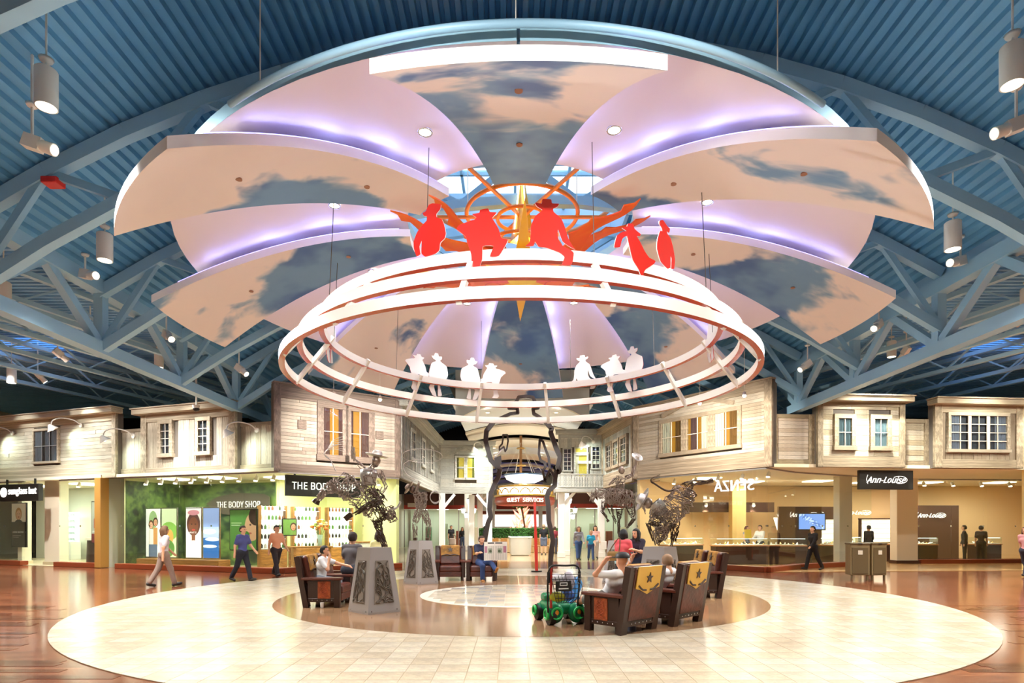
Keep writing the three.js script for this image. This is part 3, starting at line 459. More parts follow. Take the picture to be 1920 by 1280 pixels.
facade('wooden_facade', 'narrow slatted infill between the gabled front and the two-window front', { a: RP(9.3, 0.2), b: RP(10.95, 0.2), y1: 5.8, y0: 3.85, wood: 'sand', trim: 'olive', clad: 'h', pitch: 0.14, edge: 0.22, bot: 0.3, topT: 0.15 });
facade('wooden_facade', 'olive plank front with two curtained four-pane windows on the right', { a: RP(10.95), b: RP(14.35), y1: 6.25, y0: 3.85, wood: 'olive', clad: 'h', pitch: 0.19, lmin: 0.8, lmax: 2, bot: 0.42, topT: 0.16, edge: 0.22, cornice: 1, windows: [{ u: 1.05, v: 1.28, w: 0.5, h: 1.0, cols: 2, rows: 2, tr: 0.17, munt: 0xc9bda4, drape: [[-1, 'teal', 0.5], [1, 'teal', 0.46]] }, { u: 2.45, v: 1.28, w: 0.5, h: 1.0, cols: 2, rows: 2, tr: 0.17, munt: 0xc9bda4, drape: [[-1, 'teal', 0.5], [1, 'teal', 0.46]] }] });
facade('wooden_facade', 'narrow plank infill between the two-window front and the last tan front on the right', { a: RP(14.35, 0.2), b: RP(15.45, 0.2), y1: 5.7, y0: 3.85, wood: 'olive', clad: 'h', pitch: 0.19, edge: 0.18, bot: 0.3, topT: 0.15 });
facade('wooden_facade', 'tan vertical board front with a wide twelve-pane triple window, far right', { a: RP(15.45, -0.1), b: RP(19.0, -0.1), y1: 6.2, y0: 3.85, wood: 'tanv', clad: 'v', pitch: 0.16, bot: 0.32, topT: 0.3, edge: 0.3, cornice: 1, windows: [{ u: 1.75, v: 1.32, w: 2.25, h: 1.25, cols: 6, rows: 4, tr: 0.12, frame: 0xe8dcc0, thick: [2, 4], munt: 0xe8dcc0, drape: [[-1, 'grey', 0.2], [1, 'grey', 0.2]] }] });

// gooseneck wall lamps
function gooseneck(F, u, y, label, I = 12) {
  const q = F.at(u, y, 0.06), g = thing('gooseneck_lamp', label, 'lamp', q, F.th, 'gooseneck wall lamps');
  obj('arm', tube([V(0, 0, 0), V(-0.15, 0.18, 0.18), V(-0.45, 0.24, 0.5), V(-0.62, 0.1, 0.72), V(-0.64, -0.06, 0.76)], 0.022, 24, 6), M.fix, g);
  obj('wall_plate', cyl(V(0, 0, -0.02), V(0, 0, 0.03), 0.09, 0.09, 14), M.fix, g);
  const sh = obj('shade', lathe([[0.04, 0.1], [0.09, 0.04], [0.13, -0.04], [0.22, -0.14], [0.2, -0.14], [0.11, -0.03], [0.03, 0.08]], 18).rotateX(0.5).rotateZ(0.3).translate(-0.64, -0.14, 0.77), M.fix, g);
  obj('bulb', ball(0.055, -0.62, -0.22, 0.72), M.lampFace, sh);
  const p = F.at(u - 0.62, y - 0.25, 0.72), t = F.at(u - 0.1, y - 1.0, 0); spot(...p, ...t, I, 1.1, 0.8, COOL, 3);
}
const FA = fr(LP(-27), LP(-16.1)), FB = fr(LP(-16.1), LP(-14.8)), FD = fr(LP(-10.33), LP(-8.7)), FG = fr([-4.55, -20.9], [-1.35, -21.2]), FH = fr([2.35, -18.2], [4.75, -18]), FN = fr(RP(15.45), RP(19));
gooseneck(FA, 5.3, 5.75, 'white gooseneck lamp at the far left, left of the dark window on the cream front'); gooseneck(FA, 9.6, 5.85, 'white gooseneck lamp right of the dark window on the cream front');
gooseneck(FB, 1.0, 5.25, 'white gooseneck lamp on the narrow infill left of the two small windows'); gooseneck(FD, 1.0, 5.15, 'white gooseneck lamp on the narrow infill beside the tall grey front');
gooseneck(FG, 2.7, 6.4, 'white gooseneck lamp over the white house front on posts', 13); gooseneck(FH, 1.9, 6.3, 'white gooseneck lamp over the balcony door', 12);

// balcony and posts of the two houses over the corridor
{
  const b = thing('balcony', 'pale wooden balcony railing below the balcony house windows', 'balcony', [2.3, 3.65, -17.75], 0.08);
  obj('deck', rb(2.75, 0.2, 0.7, 1.2, -0.02, 0, 0.02), TRIM.ice, b); obj('rail', [rb(2.75, 0.07, 0.09, 1.2, 0.85, 0.3, 0.01), rb(2.75, 0.06, 0.07, 1.2, 0.16, 0.3, 0.01)], TRIM.ice, b);
  for (let k = 0; k < 19; k++) obj('baluster', bx(0.1, 0.66, 0.03, -0.12 + k * 0.147, 0.5, 0.3), WOOD.ice[k % 4], b);
  const post = (x, z, s, label) => { const p = thing('timber_post', label, 'post', [x, 0, z], 0, 'white timber posts'); obj('shaft', rb(0.34, 3.65, 0.34, 0, 1.825, 0, 0.02), M.white, p); obj('plinth', rb(0.42, 0.3, 0.42, 0, 0.15, 0, 0.02), M.white, p); if (s) obj('brace', bar(V(0, 2.7, 0.05), V(s * 0.75, 3.6, 0.05), 0.16), M.white, p); };
  post(-4.35, -20.8, 1, 'white timber post with brace at the left corner of the white house'); post(-1.55, -21, -1, 'white timber post with brace at the right corner of the white house');
  post(-2.7, -22.4, 0, 'white timber post set back under the white house'); post(2.5, -18, 1, 'white timber post with brace at the left corner of the balcony house'); post(4.65, -17.8, -1, 'white timber post with brace at the right corner of the balcony house'); post(3.0, -20.6, 0, 'white timber post set back under the balcony house');
}
// ---------- stores ----------
const people = [];                                              // placed later
function poly(pts, y, th) { return extr(pts.map(([x, z]) => [x, -z]), th).rotateX(-PI / 2).translate(0, y, 0); }
function glazing(label, pts, y0, y1, gaps = []) {               // panes along a line of points; each pane its own piece
  const g = thing('shop_glazing', label, 'shop window', [0, 0, 0], 0, 'store glass fronts');
  pts.forEach((p, i) => { if (!i) return; const F = fr(pts[i - 1], p), n = Math.max(1, Math.round(F.len / 1.5)); if (gaps.includes(i)) return;
    const cb = obj('curb', rb(F.len + 0.1, 0.2, 0.34).rotateY(F.th).translate(...F.at(F.len / 2, 0.1, 0.05)), M.curb, g);
    for (let k = 0; k < n; k++) { const w = F.len / n, pn = obj('pane', bx(w - 0.012, y1 - y0 - 0.22, 0.012).rotateY(F.th).translate(...F.at((k + 0.5) * w, (y0 + y1) / 2 + 0.1, 0)), M.glass, g);
      obj('clip', bx(0.03, 0.06, 0.04).rotateY(F.th).translate(...F.at(k * w + 0.01, 1.7, 0)), M.chrome, pn); }
    obj('head_channel', bx(F.len, 0.05, 0.06).rotateY(F.th).translate(...F.at(F.len / 2, y1 - 0.03, 0)), M.brushed, g); });
  return g;
}
const sgl = (name, label, cat, geo, m, group) => tag(obj(name, geo, m), label, cat, group);
function board(name, label, F, u, y, n, w, h, depth, m, cat = 'sign') { return sgl(name, label, cat, rb(w, h, depth, 0, 0, 0, 0.01).rotateY(F.th).translate(...F.at(u, y, n)), m); }
function roomLights(F, list, y, I, color, where) { for (const [u, n, w, h] of list) { const q = F.at(u, y - 0.06, n), t = thing('ceiling_light_panel', 'square ceiling light, ' + ORD[list.findIndex((q) => q[0] === u)] + ' from the left ' + where, 'ceiling light', [0, 0, 0], 0, 'store ceiling lights'); obj('lens', bx(w, 0.03, h).rotateY(F.th).translate(q[0], y - 0.03, q[2]), M.lit, t); panelLight(q[0], y - 0.07, q[2], DOWN, V(cos(F.th), 0, -sin(F.th)), w, h, I, color); } }
function shopShell(name, word, pts, y, wallM, ceilM, floorM) {   // pts: back wall line from left to right, then ceiling polygon
  const s = struct(name, word, 'store room');
  for (let i = 1; i < pts.back.length; i++) { const F = fr(pts.back[i - 1], pts.back[i]); obj('wall_panel', bx(F.len, y, 0.12).rotateY(F.th).translate(...F.at(F.len / 2, y / 2, 0)), wallM, s); }
  obj('soffit', poly(pts.poly, y, 0.12), ceilM, s); obj('paving', poly(pts.poly, 0.004, 0.01), floorM, s); return s;
}
const NL = [-0.336, 0.942], back = (x, n) => [x - NL[0] * -n * -1 * -1, Lz(x) - n * NL[1]];
// rows of trackheads seen through the glass
function trackRow(F, u0, u1, k, y, n, aimN, I, label, group) {
  const root = thing('store_spotlight', label + ', first from the left', 'spotlight', F.at(u0, y, n), F.th, group); obj('stem', cyl(V(0, 0, 0), V(0, -0.1, 0), 0.015), M.fix, root);
  obj('can', cyl(V(0, -0.08, -0.02), V(0, -0.26, 0.06), 0.06, 0.085, 14), M.fix, root); obj('lens', ball(0.075, 0, -0.265, 0.065, 1, 0.3, 1, 10), M.lampFace, root);
  for (let i = 0; i < k; i++) { const u = u0 + (u1 - u0) * i / Math.max(1, k - 1); if (i) copy(root, label + ', ' + ORD[i] + ' from the left', F.at(u, y, n), F.th); if (I) { const p = F.at(u, y - 0.3, n + 0.06), t = F.at(u, 1.4, aimN); spot(...p, ...t, I, 0.75, 0.7, HALIDE, 3); } }
}
function poster(label, F, u, y, n, w, h, draw, lit, cat = 'poster') {
  const g = thing('poster_panel', label, cat, F.at(u, y, n), F.th), t = canvasTex(Math.round(256 * Math.min(1, w / h)), 256, draw);
  obj('frame', rb(w + 0.08, h + 0.08, 0.06, 0, 0, -0.035, 0.01), lit ? M.chrome : M.black, g);
  obj('print', bx(w, h, 0.01), lit ? new THREE.MeshStandardMaterial({ map: t, emissive: 0xffffff, emissiveMap: t, emissiveIntensity: lit, roughness: 0.5 }) : mat(0xffffff, 0.5, 0, { map: t }), g); return g;
}
const rectc = (c, col, x, y, w, h) => { c.fillStyle = col; c.fillRect(x, y, w, h); };
const ell = (c, col, x, y, a, b, r = 0) => { c.fillStyle = col; c.beginPath(); c.ellipse(x, y, a, b, r, 0, 7); c.fill(); };
function face(c, x, y, s, skin, hair) { ell(c, hair, x, y, 26 * s, 34 * s); ell(c, skin, x, y + 5 * s, 19 * s, 26 * s); ell(c, '#3a2a22', x - 7 * s, y, 3 * s, 2 * s); ell(c, '#3a2a22', x + 7 * s, y, 3 * s, 2 * s); ell(c, '#b4483e', x, y + 17 * s, 7 * s, 3 * s); }
{ // sunglasses store
  const F = fr(LP(-27), LP(-16.2));
  const bk = (u, n) => { const q = F.at(u, 0, n); return [q[0], q[2]]; };
  shopShell('wall_sunglasses_store', 'pale inside of the sunglasses store', { back: [bk(0, -4.2), bk(10.6, -4.2), bk(10.75, -0.2)], poly: [bk(0, 0.1), bk(10.8, 0.1), bk(10.8, -4.3), bk(0, -4.3)] }, 3.65, mat(0xdcdccb, 0.6), M.cream, mat(0xd8c8a4, 0.25));
  glazing('clear glass front of the sunglasses store on the far left', [bk(0.5, 0), bk(6.0, 0), bk(8.2, 0), bk(10.7, 0)], 0, 3.65, [2]);
  roomLights(F, [[3.5, -2, 1.2, 1.2], [7, -2, 1.2, 1.2], [9.6, -2, 1.2, 1.2]], 3.65, 22, COOL, 'in the sunglasses store');
  const sg = thing('hanging_sign', 'black hanging sign reading sunglass hut with a white disc', 'sign', F.at(6.35, 3.12, 0.35), F.th);
  obj('board', rb(2.5, 0.72, 0.2, 0, 0, 0, 0.02), M.black, sg); obj('lettering', text('sunglass hut', 0.27, 0.02, font, 1.78).translate(0.25, 0.03, 0.1), M.sign, sg); obj('logo_disc', new THREE.CylinderGeometry(0.21, 0.21, 0.03, 24).rotateX(PI / 2).translate(-0.95, 0.02, 0.105), M.sign, sg);
  for (const x of [-0.9, 0.9]) obj('hanger', bx(0.06, 0.25, 0.06, x, 0.46, 0), M.black, sg);
  for (const [u, l] of [[5.0, 'cream pillar in front of the sunglasses store, left'], [7.1, 'wide cream pillar beside the sunglasses store entrance']]) { const c = thing('store_pillar', l, 'pillar', F.at(u, 0, -0.6), F.th); obj('shaft', rb(u > 6 ? 0.95 : 0.3, 3.64, 0.4, 0, 1.83, 0, 0.02), M.cream, c); obj('base', rb(u > 6 ? 1.05 : 0.36, 0.14, 0.48, 0, 0.08, 0, 0.01), mat(0xc9b893, 0.5), c); }
  poster('tall portrait poster with a fair-haired woman reading LOOK DEEPER in the sunglasses store', F, 5.1, 1.75, -0.3, 0.92, 1.9, (c, w, h) => { rectc(c, '#e6ddd0', 0, 0, w, h); face(c, w * 0.5, 62, 1.1, '#e0b18c', '#c08a4a'); rectc(c, '#3a3430', 0, 110, w, h); ell(c, '#4a4440', w / 2, 130, 44, 34); c.fillStyle = '#fff'; c.font = 'bold 15px sans-serif'; c.fillText('LOOK DEEPER', 8, 176, w - 16); rectc(c, '#b8b0a8', 10, 190, w - 50, 3); rectc(c, '#b8b0a8', 10, 200, w - 70, 3); });
  poster('narrow portrait poster with a woman in a red and gold top reading LOOK DEEPER', F, 9.95, 1.85, -0.35, 0.62, 1.7, (c, w, h) => { rectc(c, '#b9bcae', 0, 0, w, h); face(c, w * 0.55, 60, 1, '#c98d68', '#3a2620'); rectc(c, '#a8323c', 20, 104, w - 30, 60); rectc(c, '#d8a638', 34, 100, 20, 64); c.fillStyle = '#fff'; c.font = 'bold 14px sans-serif'; c.fillText('LOOK DEEPER', 4, 190, w - 8); rectc(c, '#7c2a34', 0, 200, w, 56); });
  for (const [u, l] of [[3.3, 'leftmost'], [8.1, 'middle'], [9.3, 'rightmost']]) { const r = thing('eyewear_display', l + ' white lit rack of eyewear in the sunglasses store', 'display rack', F.at(u, 0, -3.6), F.th, 'eyewear racks'); obj('cabinet', rb(1.15, 0.9, 0.5, 0, 0.46, 0, 0.02), M.white, r); obj('light_back', bx(1.15, 1.5, 0.05, 0, 1.66, -0.15), glow(0xf6fff4, 1.2), r); for (let j = 0; j < 5; j++) { const s = obj('shelf', bx(1.15, 0.02, 0.22, 0, 1.0 + j * 0.3, 0), M.glassEdge, r); const gl = []; for (let i = 0; i < 6; i++) for (const e of [-1, 1]) gl.push(new THREE.TorusGeometry(0.034, 0.01, 4, 10).translate(-0.47 + i * 0.19 + e * 0.04, 1.06 + j * 0.3, 0.05)); obj('eyewear', gl, M.black, s).userData.kind = 'stuff'; } }
  const bin = thing('display_drum', 'dark drum display with a pale rim by the sunglasses store corner', 'display', F.at(9.4, 0, -0.9), F.th); obj('drum', cyl(V(0, 0.02, 0), V(0, 1.1, 0), 0.52, 0.48, 20), M.espresso, bin); obj('rim', cyl(V(0, 1.1, 0), V(0, 1.22, 0), 0.56, 0.54, 20), M.cream, bin);
  trackRow(F, 2, 10, 6, 3.64, -0.7, -3.2, 0, 'small white spotlight in the sunglasses store ceiling', 'sunglasses store spotlights');
  const cn = thing('store_pillar', 'tan pillar between the sunglasses store and the green mural store', 'pillar', F.at(10.8, 0, 0.06), F.th); obj('shaft', rb(0.36, 3.64, 0.36, 0, 1.83, 0, 0.02), mat(0xb98a42, 0.5), cn);
}
{ // green mural store
  const F = fr(LP(-16.0), LP(-8.5)), bk = (u, n) => { const q = F.at(u, 0, n); return [q[0], q[2]]; }, E0 = fE.F, eb = (u, n) => { const q = E0.at(u, 0, n); return [q[0], q[2]]; };
  shopShell('wall_mural_store', 'yellow-green inside of the mural store', { back: [bk(0.1, -0.2), bk(0.1, -3.0), bk(5.3, -3.0), bk(5.3, -6.2), eb(4.9, -4.4), eb(4.95, -0.2)], poly: [bk(0, 0.1), bk(7.8, 0.1), eb(0, 0.05), eb(4.95, 0.05), eb(4.95, -4.6), bk(5.3, -6.4), bk(0, -4)] }, 3.65, mat(0xe0e2a6, 0.6), mat(0xeeeccb, 0.6), mat(0xd9c9a0, 0.25));
  glazing('clear corner glass of the mural store with a wooden step', [bk(0.1, 0), bk(7.95, 0), eb(0.25, 0.02), eb(4.9, 0.02)], 0, 3.65);
  roomLights(F, [[1.6, -1.3, 1, 1], [3.8, -1.3, 1, 1], [6.4, -2.2, 1.2, 1.2]], 3.65, 13, HALIDE, 'over the lit posters'); roomLights(E0, [[1.6, -2.4, 1.2, 1.2], [3.6, -1.8, 1.2, 1.2]], 3.65, 15, HALIDE, 'in the corner store');
  trackRow(F, 0.8, 7.2, 9, 3.64, -0.6, -2.8, 10, 'small white spotlight in the mural ceiling behind the left glass', 'mural store spotlights');
  trackRow(E0, 1.2, 4.4, 5, 3.64, -0.9, -3.6, 8, 'small white spotlight in the ceiling behind the corner glass', 'corner glass spotlights');
  const mu = sgl('mural_wall', 'green woodland mural covering the back of the store', 'mural', bx(5.1, 3.5, 0.05).rotateY(F.th).translate(...F.at(2.7, 1.78, -2.9)), mat(0xcfcfcf, 0.6, 0, { map: T.mural }));
  sgl('mural_wall', 'green woodland mural on the end wall beside the lit posters', 'mural', bx(2.7, 3.5, 0.05).rotateY(F.th + PI / 2).translate(...F.at(0.2, 1.78, -1.5)), mat(0xcfcfcf, 0.6, 0, { map: T.mural }));
  const bn = thing('mural_banner', 'brown leaf-shaped banner lettered THE BODY SHOP on the green mural', 'sign', F.at(3.35, 2.62, -2.8), F.th);
  obj('leaf', extr([[-1.75, 0.05], [-1.1, 0.35], [0, 0.5], [1.4, 0.42], [1.7, 0.3], [1.7, -0.5], [0.4, -0.55], [-0.8, -0.4]], 0.03), mat(0x4a4330, 0.6), bn); obj('lettering', text('THE BODY SHOP', 0.26, 0.02, fontR, 2.35).translate(0.05, 0, 0.04), mat(0xf2f2ea, 0.4), bn);
  const hs = thing('hanging_sign', 'black hanging sign lettered THE BODY SHOP behind the bull sculpture', 'sign', E0.at(2.0, 3.2, -0.5), E0.th); obj('board', rb(2.9, 0.78, 0.16, 0, 0, 0, 0.02), M.black, hs); obj('lettering', text('THE BODY SHOP', 0.27, 0.02, fontR, 2.45).translate(0, 0, 0.08), M.sign, hs); for (const x of [-1.1, 1.1]) obj('hanger', bx(0.06, 0.1, 0.06, x, 0.41, 0), M.black, hs);
  const P2 = [[0.55, 'light box with a standing couple, leftmost of the lit posters', (c, w, h) => { rectc(c, '#e8ece0', 0, 0, w, h); ell(c, '#8fae74', w / 2, 60, 30, 50); face(c, w * 0.36, 84, 0.7, '#d8a884', '#5a3c28'); face(c, w * 0.68, 70, 0.7, '#c99a74', '#3c2a20'); rectc(c, '#d8d0c0', w * 0.2, 112, w * 0.3, 90); rectc(c, '#c08a50', w * 0.52, 100, w * 0.3, 100); rectc(c, '#5a6a7c', w * 0.2, 190, w * 0.6, 66); }],
    [1.42, 'light box with a blurred green landscape, second of the lit posters', (c, w, h) => { rectc(c, '#cfe0b0', 0, 0, w, h); ell(c, '#7fae4c', w / 2, 120, 60, 50); ell(c, '#e0a050', w * 0.55, 150, 26, 40); ell(c, '#5c8a3c', w * 0.3, 210, 60, 50); }],
    [2.72, 'light box with a smiling face, third of the lit posters', (c, w, h) => { rectc(c, '#f0ece4', 0, 0, w, h); face(c, w / 2, 82, 1.75, '#7a4a34', '#5a3a34'); ell(c, '#c88890', w / 2, 22, 40, 14); rectc(c, '#8a5a40', w * 0.38, 136, w * 0.24, 40); ell(c, '#f4f2ee', w / 2, 226, 56, 60); c.fillStyle = '#fff'; c.font = '13px sans-serif'; c.fillText('WHAT IS', 22, 130); }],
    [3.62, 'light box with blue sky and sea, rightmost of the lit posters', (c, w, h) => { for (let i = 0; i < h; i += 8) rectc(c, i < 90 ? '#8fa8d8' : i < 150 ? '#b4c4dc' : '#2f6ab0', 0, i, w, 8); ell(c, '#e6eaf0', w * 0.4, 120, 44, 14); ell(c, '#dde4ec', w * 0.6, 160, 50, 10); ell(c, '#e8eef4', w * 0.4, 196, 50, 8); }]];
  for (const [u, l, d] of P2) poster(l, F, u + 0.4, 1.42, -0.75, 0.78, 1.95, d, 0.75, 'light box');
  poster('green poster with half a woman\'s face in the mural store window', F, 5.75, 1.55, -0.6, 1.25, 1.5, (c, w, h) => { rectc(c, '#5f9a48', 0, 0, w, h); ell(c, '#dcae88', w * 0.85, 110, 60, 90); ell(c, '#3a281e', w * 1.0, 40, 60, 60); ell(c, '#3a2a22', w * 0.78, 96, 8, 5); ell(c, '#b4584a', w * 0.76, 150, 16, 6); ell(c, '#3f8a34', w * 0.62, 170, 30, 34); rectc(c, '#a8cc8c', 10, 80, w * 0.4, 8); rectc(c, '#cfe4bc', 10, 96, w * 0.34, 5); });
  const low = sgl('display_ledge', 'low wooden display ledge under the lit posters', 'ledge', rb(4.3, 0.32, 0.6, 0, 0, 0, 0.02).rotateY(F.th).translate(...F.at(2.6, 0.22, -0.7)), M.maple);
  // shelving with products
  const cols = [0x2c2420, 0x5b8a3c, 0xd9d4c4, 0x8a5a3a, 0xe9e2d0, 0x394a2c].map((c) => mat(c, 0.4)), bottle = lathe([[0, 0], [0.05, 0], [0.05, 0.1], [0.045, 0.13], [0.02, 0.15], [0.02, 0.18], [0, 0.18]], 8);
  function shelves(label, F2, u, n, w, rows, stock, label2, gr) {
    const s = thing('product_shelf', label, 'shelf', F2.at(u, 0, n), F2.th, 'store shelving'); obj('upright', [bx(0.05, 2.5, 0.4, -w / 2, 1.26, 0), bx(0.05, 2.5, 0.4, w / 2, 1.26, 0)], M.maple, s); obj('lit_back', bx(w, 1.75, 0.03, 0, 1.62, -0.19), glow(0xf8fff0, 0.9), s); obj('drawer_base', rb(w, 0.75, 0.44, 0, 0.39, 0, 0.02), M.maple, s);
    for (let j = 0; j < rows; j++) { obj('shelf_board', bx(w, 0.025, 0.34, 0, 0.8 + j * 0.38, 0), M.white, s); for (let i = 0; i < stock; i++) { const q = F2.at(u - w / 2 + (i + 0.6) * w / (stock + 0.2), 0.815 + j * 0.38, n + 0.04), b = sgl('product_bottle', 'bottle ' + ORD[i] + ' from the left on the ' + ORD[j] + ' board up, ' + label2, 'bottle', bottle, cols[(i * 7 + j * 3 + (rnd() * 3 | 0)) % 6], gr); b.position.set(...q); } }
  }
  shelves('wooden shelf of bottles left of the corner store, nearest the poster', E0, 0.75, -2.9, 1.0, 5, 7, 'left corner store shelf', 'bottles on the left shelf'); shelves('wooden shelf of dark bottles in the middle of the corner store', E0, 2.25, -3.4, 1.1, 5, 7, 'middle corner store shelf', 'bottles on the middle shelf'); shelves('wooden shelf of bottles at the right of the corner store', E0, 3.75, -3.5, 1.1, 5, 7, 'right corner store shelf', 'bottles on the right shelf');
  poster('small green card with a face standing between the corner store shelves', E0, 1.25, 1.65, -2.3, 0.5, 0.62, (c, w, h) => { rectc(c, '#79a850', 0, 0, w, h); face(c, w * 0.8, 120, 2, '#d8a67e', '#4a3020'); });
  const tb = thing('display_table', 'wooden display table inside the corner store', 'table', E0.at(1.9, 0, -1.8), E0.th); obj('top', rb(1.6, 0.06, 0.8, 0, 0.86, 0, 0.01), M.maple, tb); for (const [x, z] of [[-0.7, -0.3], [0.7, -0.3], [-0.7, 0.3], [0.7, 0.3]]) obj('leg', rb(0.09, 0.82, 0.09, x, 0.42, z, 0.01), M.maple, tb);
  const fl = thing('flower_vase', 'glass vase of yellow and orange flowers on the display table', 'flowers', E0.at(2.3, 0.9, -1.8), 0); obj('vase', lathe([[0, 0], [0.1, 0], [0.08, 0.2], [0.12, 0.45], [0.1, 0.45], [0.06, 0.2], [0, 0.03]], 14), M.glassEdge, fl);
  for (let i = 0; i < 26; i++) { const a = rr(0, 6.3), r = rr(0.05, 0.34), y = 0.62 + rr(0, 0.42); obj('bloom', ball(rr(0.05, 0.09), r * cos(a), y, r * sin(a), 1, 0.7, 1, 8), mat([0xf2c14a, 0xe88a3a, 0xf4e6c0, 0x9ab54a][i % 4], 0.7), fl); } obj('stems', Array.from({ length: 9 }, (_, i) => bar(V(0, 0.1, 0), V(0.2 * cos(i), 0.75, 0.2 * sin(i)), 0.012)), mat(0x5c8a3c, 0.7), fl);
  const ct = thing('checkout_counter', 'white checkout counter at the right of the corner store', 'counter', E0.at(4.2, 0, -1.5), E0.th); obj('body', rb(0.9, 1.0, 0.5, 0, 0.51, 0, 0.02), M.white, ct); obj('top', rb(1.0, 0.05, 0.6, 0, 1.03, 0, 0.01), M.maple, ct);
}
{ // jewellery stores on the right
  const J0 = fJ.F, jb = (u, n) => { const q = J0.at(u, 0, n); return [q[0], q[2]]; }, tanW = mat(0xf0d09a, 0.6), line = [[9.2, -7.35], [11.0, -9.0], [15.4, -11.3], [18.2, -12.4], [26, -13]];
  shopShell('wall_jewellery_store', 'golden tan inside of the two jewellery stores', { back: [jb(0.1, -0.2), [9.2, -16.6], [16.4, -17.6], [27, -17.2], [27, -12.9]], poly: [[5.36, -12.6], [9.27, -7.15], [19.2, -8.1], [27.5, -8.5], [27.5, -17.4], [9, -16.8]] }, 3.84, tanW, mat(0xf2e4c2, 0.6), mat(0xb08a58, 0.2));
  glazing('clear glass front of the jewellery store under the sandy front', [jb(0.2, 0), jb(6.5, 0), line[0], line[1], line[2]], 0, 3.84); glazing('clear glass front of the right-hand jewellery store', [line[3], line[4]], 0, 3.84);
  const Fr = fr([9.2, -7.35], [15.4, -11.3]), Fb = fr([9.2, -16.2], [16.4, -17.2]), Fx = fr([18.2, -12.4], [26, -13]), Fw = fr([10, -12], [26, -12]);
  roomLights(Fw, [[-1.5, 0, 1, 1], [1.2, -2, 1, 1], [4.2, -1.5, 1, 1], [7, -2.5, 1, 1], [10, -2.5, 1, 1], [13.5, -2.5, 1, 1]], 3.84, 21, WARM, 'in the jewellery stores');
  trackRow(Fx, 0.8, 6.5, 5, 3.83, -0.7, -3, 12, 'small white spotlight in the right jewellery store ceiling', 'right jewellery spotlights'); trackRow(J0, 1.5, 6, 5, 3.83, -1.0, -3, 10, 'small white spotlight in the left jewellery store ceiling', 'left jewellery spotlights');
  const sz = thing('window_lettering', 'glowing letters SENZA seen mirrored from behind, hanging in the left jewellery window', 'sign', J0.at(4.95, 3.28, -0.3), J0.th);
  obj('lettering', text('SENZA', 0.42, 0.04, fontR, 1.75).scale(-1, 1, 1), glow(0xf6f4ff, 2.2, { side: THREE.DoubleSide }), sz);
  // script-style signs
  function script(label, F, u, y, n, w, h, withBoard, bm) {
    const s = thing('script_sign', label, 'sign', F.at(u, y, n), F.th); if (withBoard) obj('board', rb(w, h, 0.14, 0, 0, 0, 0.02), bm ?? mat(0x2c2a22, 0.5), s);
    const lw = withBoard ? w * 0.7 : w, tg = text('Ann-Louise', 0.3, 0.02, fontR, lw).applyMatrix4(new THREE.Matrix4().makeShear(0, 0, 0.32, 0, 0, 0)).scale(1, lw / 2.0, 1).translate(0, 0, 0.075);
    obj('lettering', tg, M.sign, s); obj('flourish', [tube(Array.from({ length: 17 }, (_, i) => { const a = -1.9 + i * 0.27; return V(lw * 0.34 + lw * 0.2 * cos(a), lw * 0.09 * sin(a), 0.085); }), lw * 0.006, 30, 5), tube(Array.from({ length: 9 }, (_, i) => V(-lw * 0.5 - lw * 0.03 * sin(i / 8 * PI), lw * (-0.1 + i / 8 * 0.22), 0.085)), lw * 0.006, 16, 5)], M.sign, s);
  }
  script('large dark sign lettered Ann-Louise in white script over the store entrance', fr(RP(9.3), RP(19)), 4.55, 3.42, -0.3, 2.15, 0.72, true);
  const brown = mat(0x4c3020, 0.45);
  const panel = (l, x, z, w, h, y = 0) => { const p = thing('brown_display_wall', l, 'display wall', [x, 0, z], 0); obj('panel', rb(w, h, 0.16, 0, y + h / 2 + 0.01, 0, 0.01), brown, p); };
  panel('brown display wall with small script sign left of the entrance', 13.2, -13.2, 2.0, 2.6); panel('brown display wall with small script sign behind the entrance', 15.6, -16.4, 3.4, 2.7); panel('brown display wall with small script sign at the right', 21.0, -15.9, 3.2, 2.75); panel('long dark brown pelmet at the back of the left store', 10.6, -15.7, 5.0, 0.5, 2.4);
  const Fz = fr([0, -13], [40, -13]); script('small white Ann-Louise script on the wall left of the entrance', Fz, 13.35, 2.22, -0.1, 1.25, 0.4, false); script('small white Ann-Louise script left of the entrance pillar', Fz, 15.1, 2.3, -3.25, 1.6, 0.4, false); script('small white Ann-Louise script right of the entrance pillar', Fz, 17.6, 2.4, -3.2, 1.3, 0.4, false); script('small white Ann-Louise script on the right display wall', Fz, 21.1, 2.25, -2.75, 1.35, 0.4, false);
  for (const [x, z, w, l] of [[17.6, -12.5, 0.95, 'broad cream pillar beside the right store entrance'], [14.1, -11.2, 0.55, 'slim grey pillar behind the left store glass'], [11.1, -15.3, 0.7, 'golden pillar at the back of the left jewellery store']]) { const p = thing('store_pillar', l, 'pillar', [x, 0, z]); obj('shaft', rb(w, 3.83, 0.5, 0, 1.92, 0, 0.02), w > 0.8 ? M.cream : w > 0.6 ? mat(0xe0bf78, 0.5) : mat(0xcfc8b4, 0.5), p); obj('base', rb(w + 0.08, 0.15, 0.58, 0, 0.08, 0, 0.01), brown, p); }
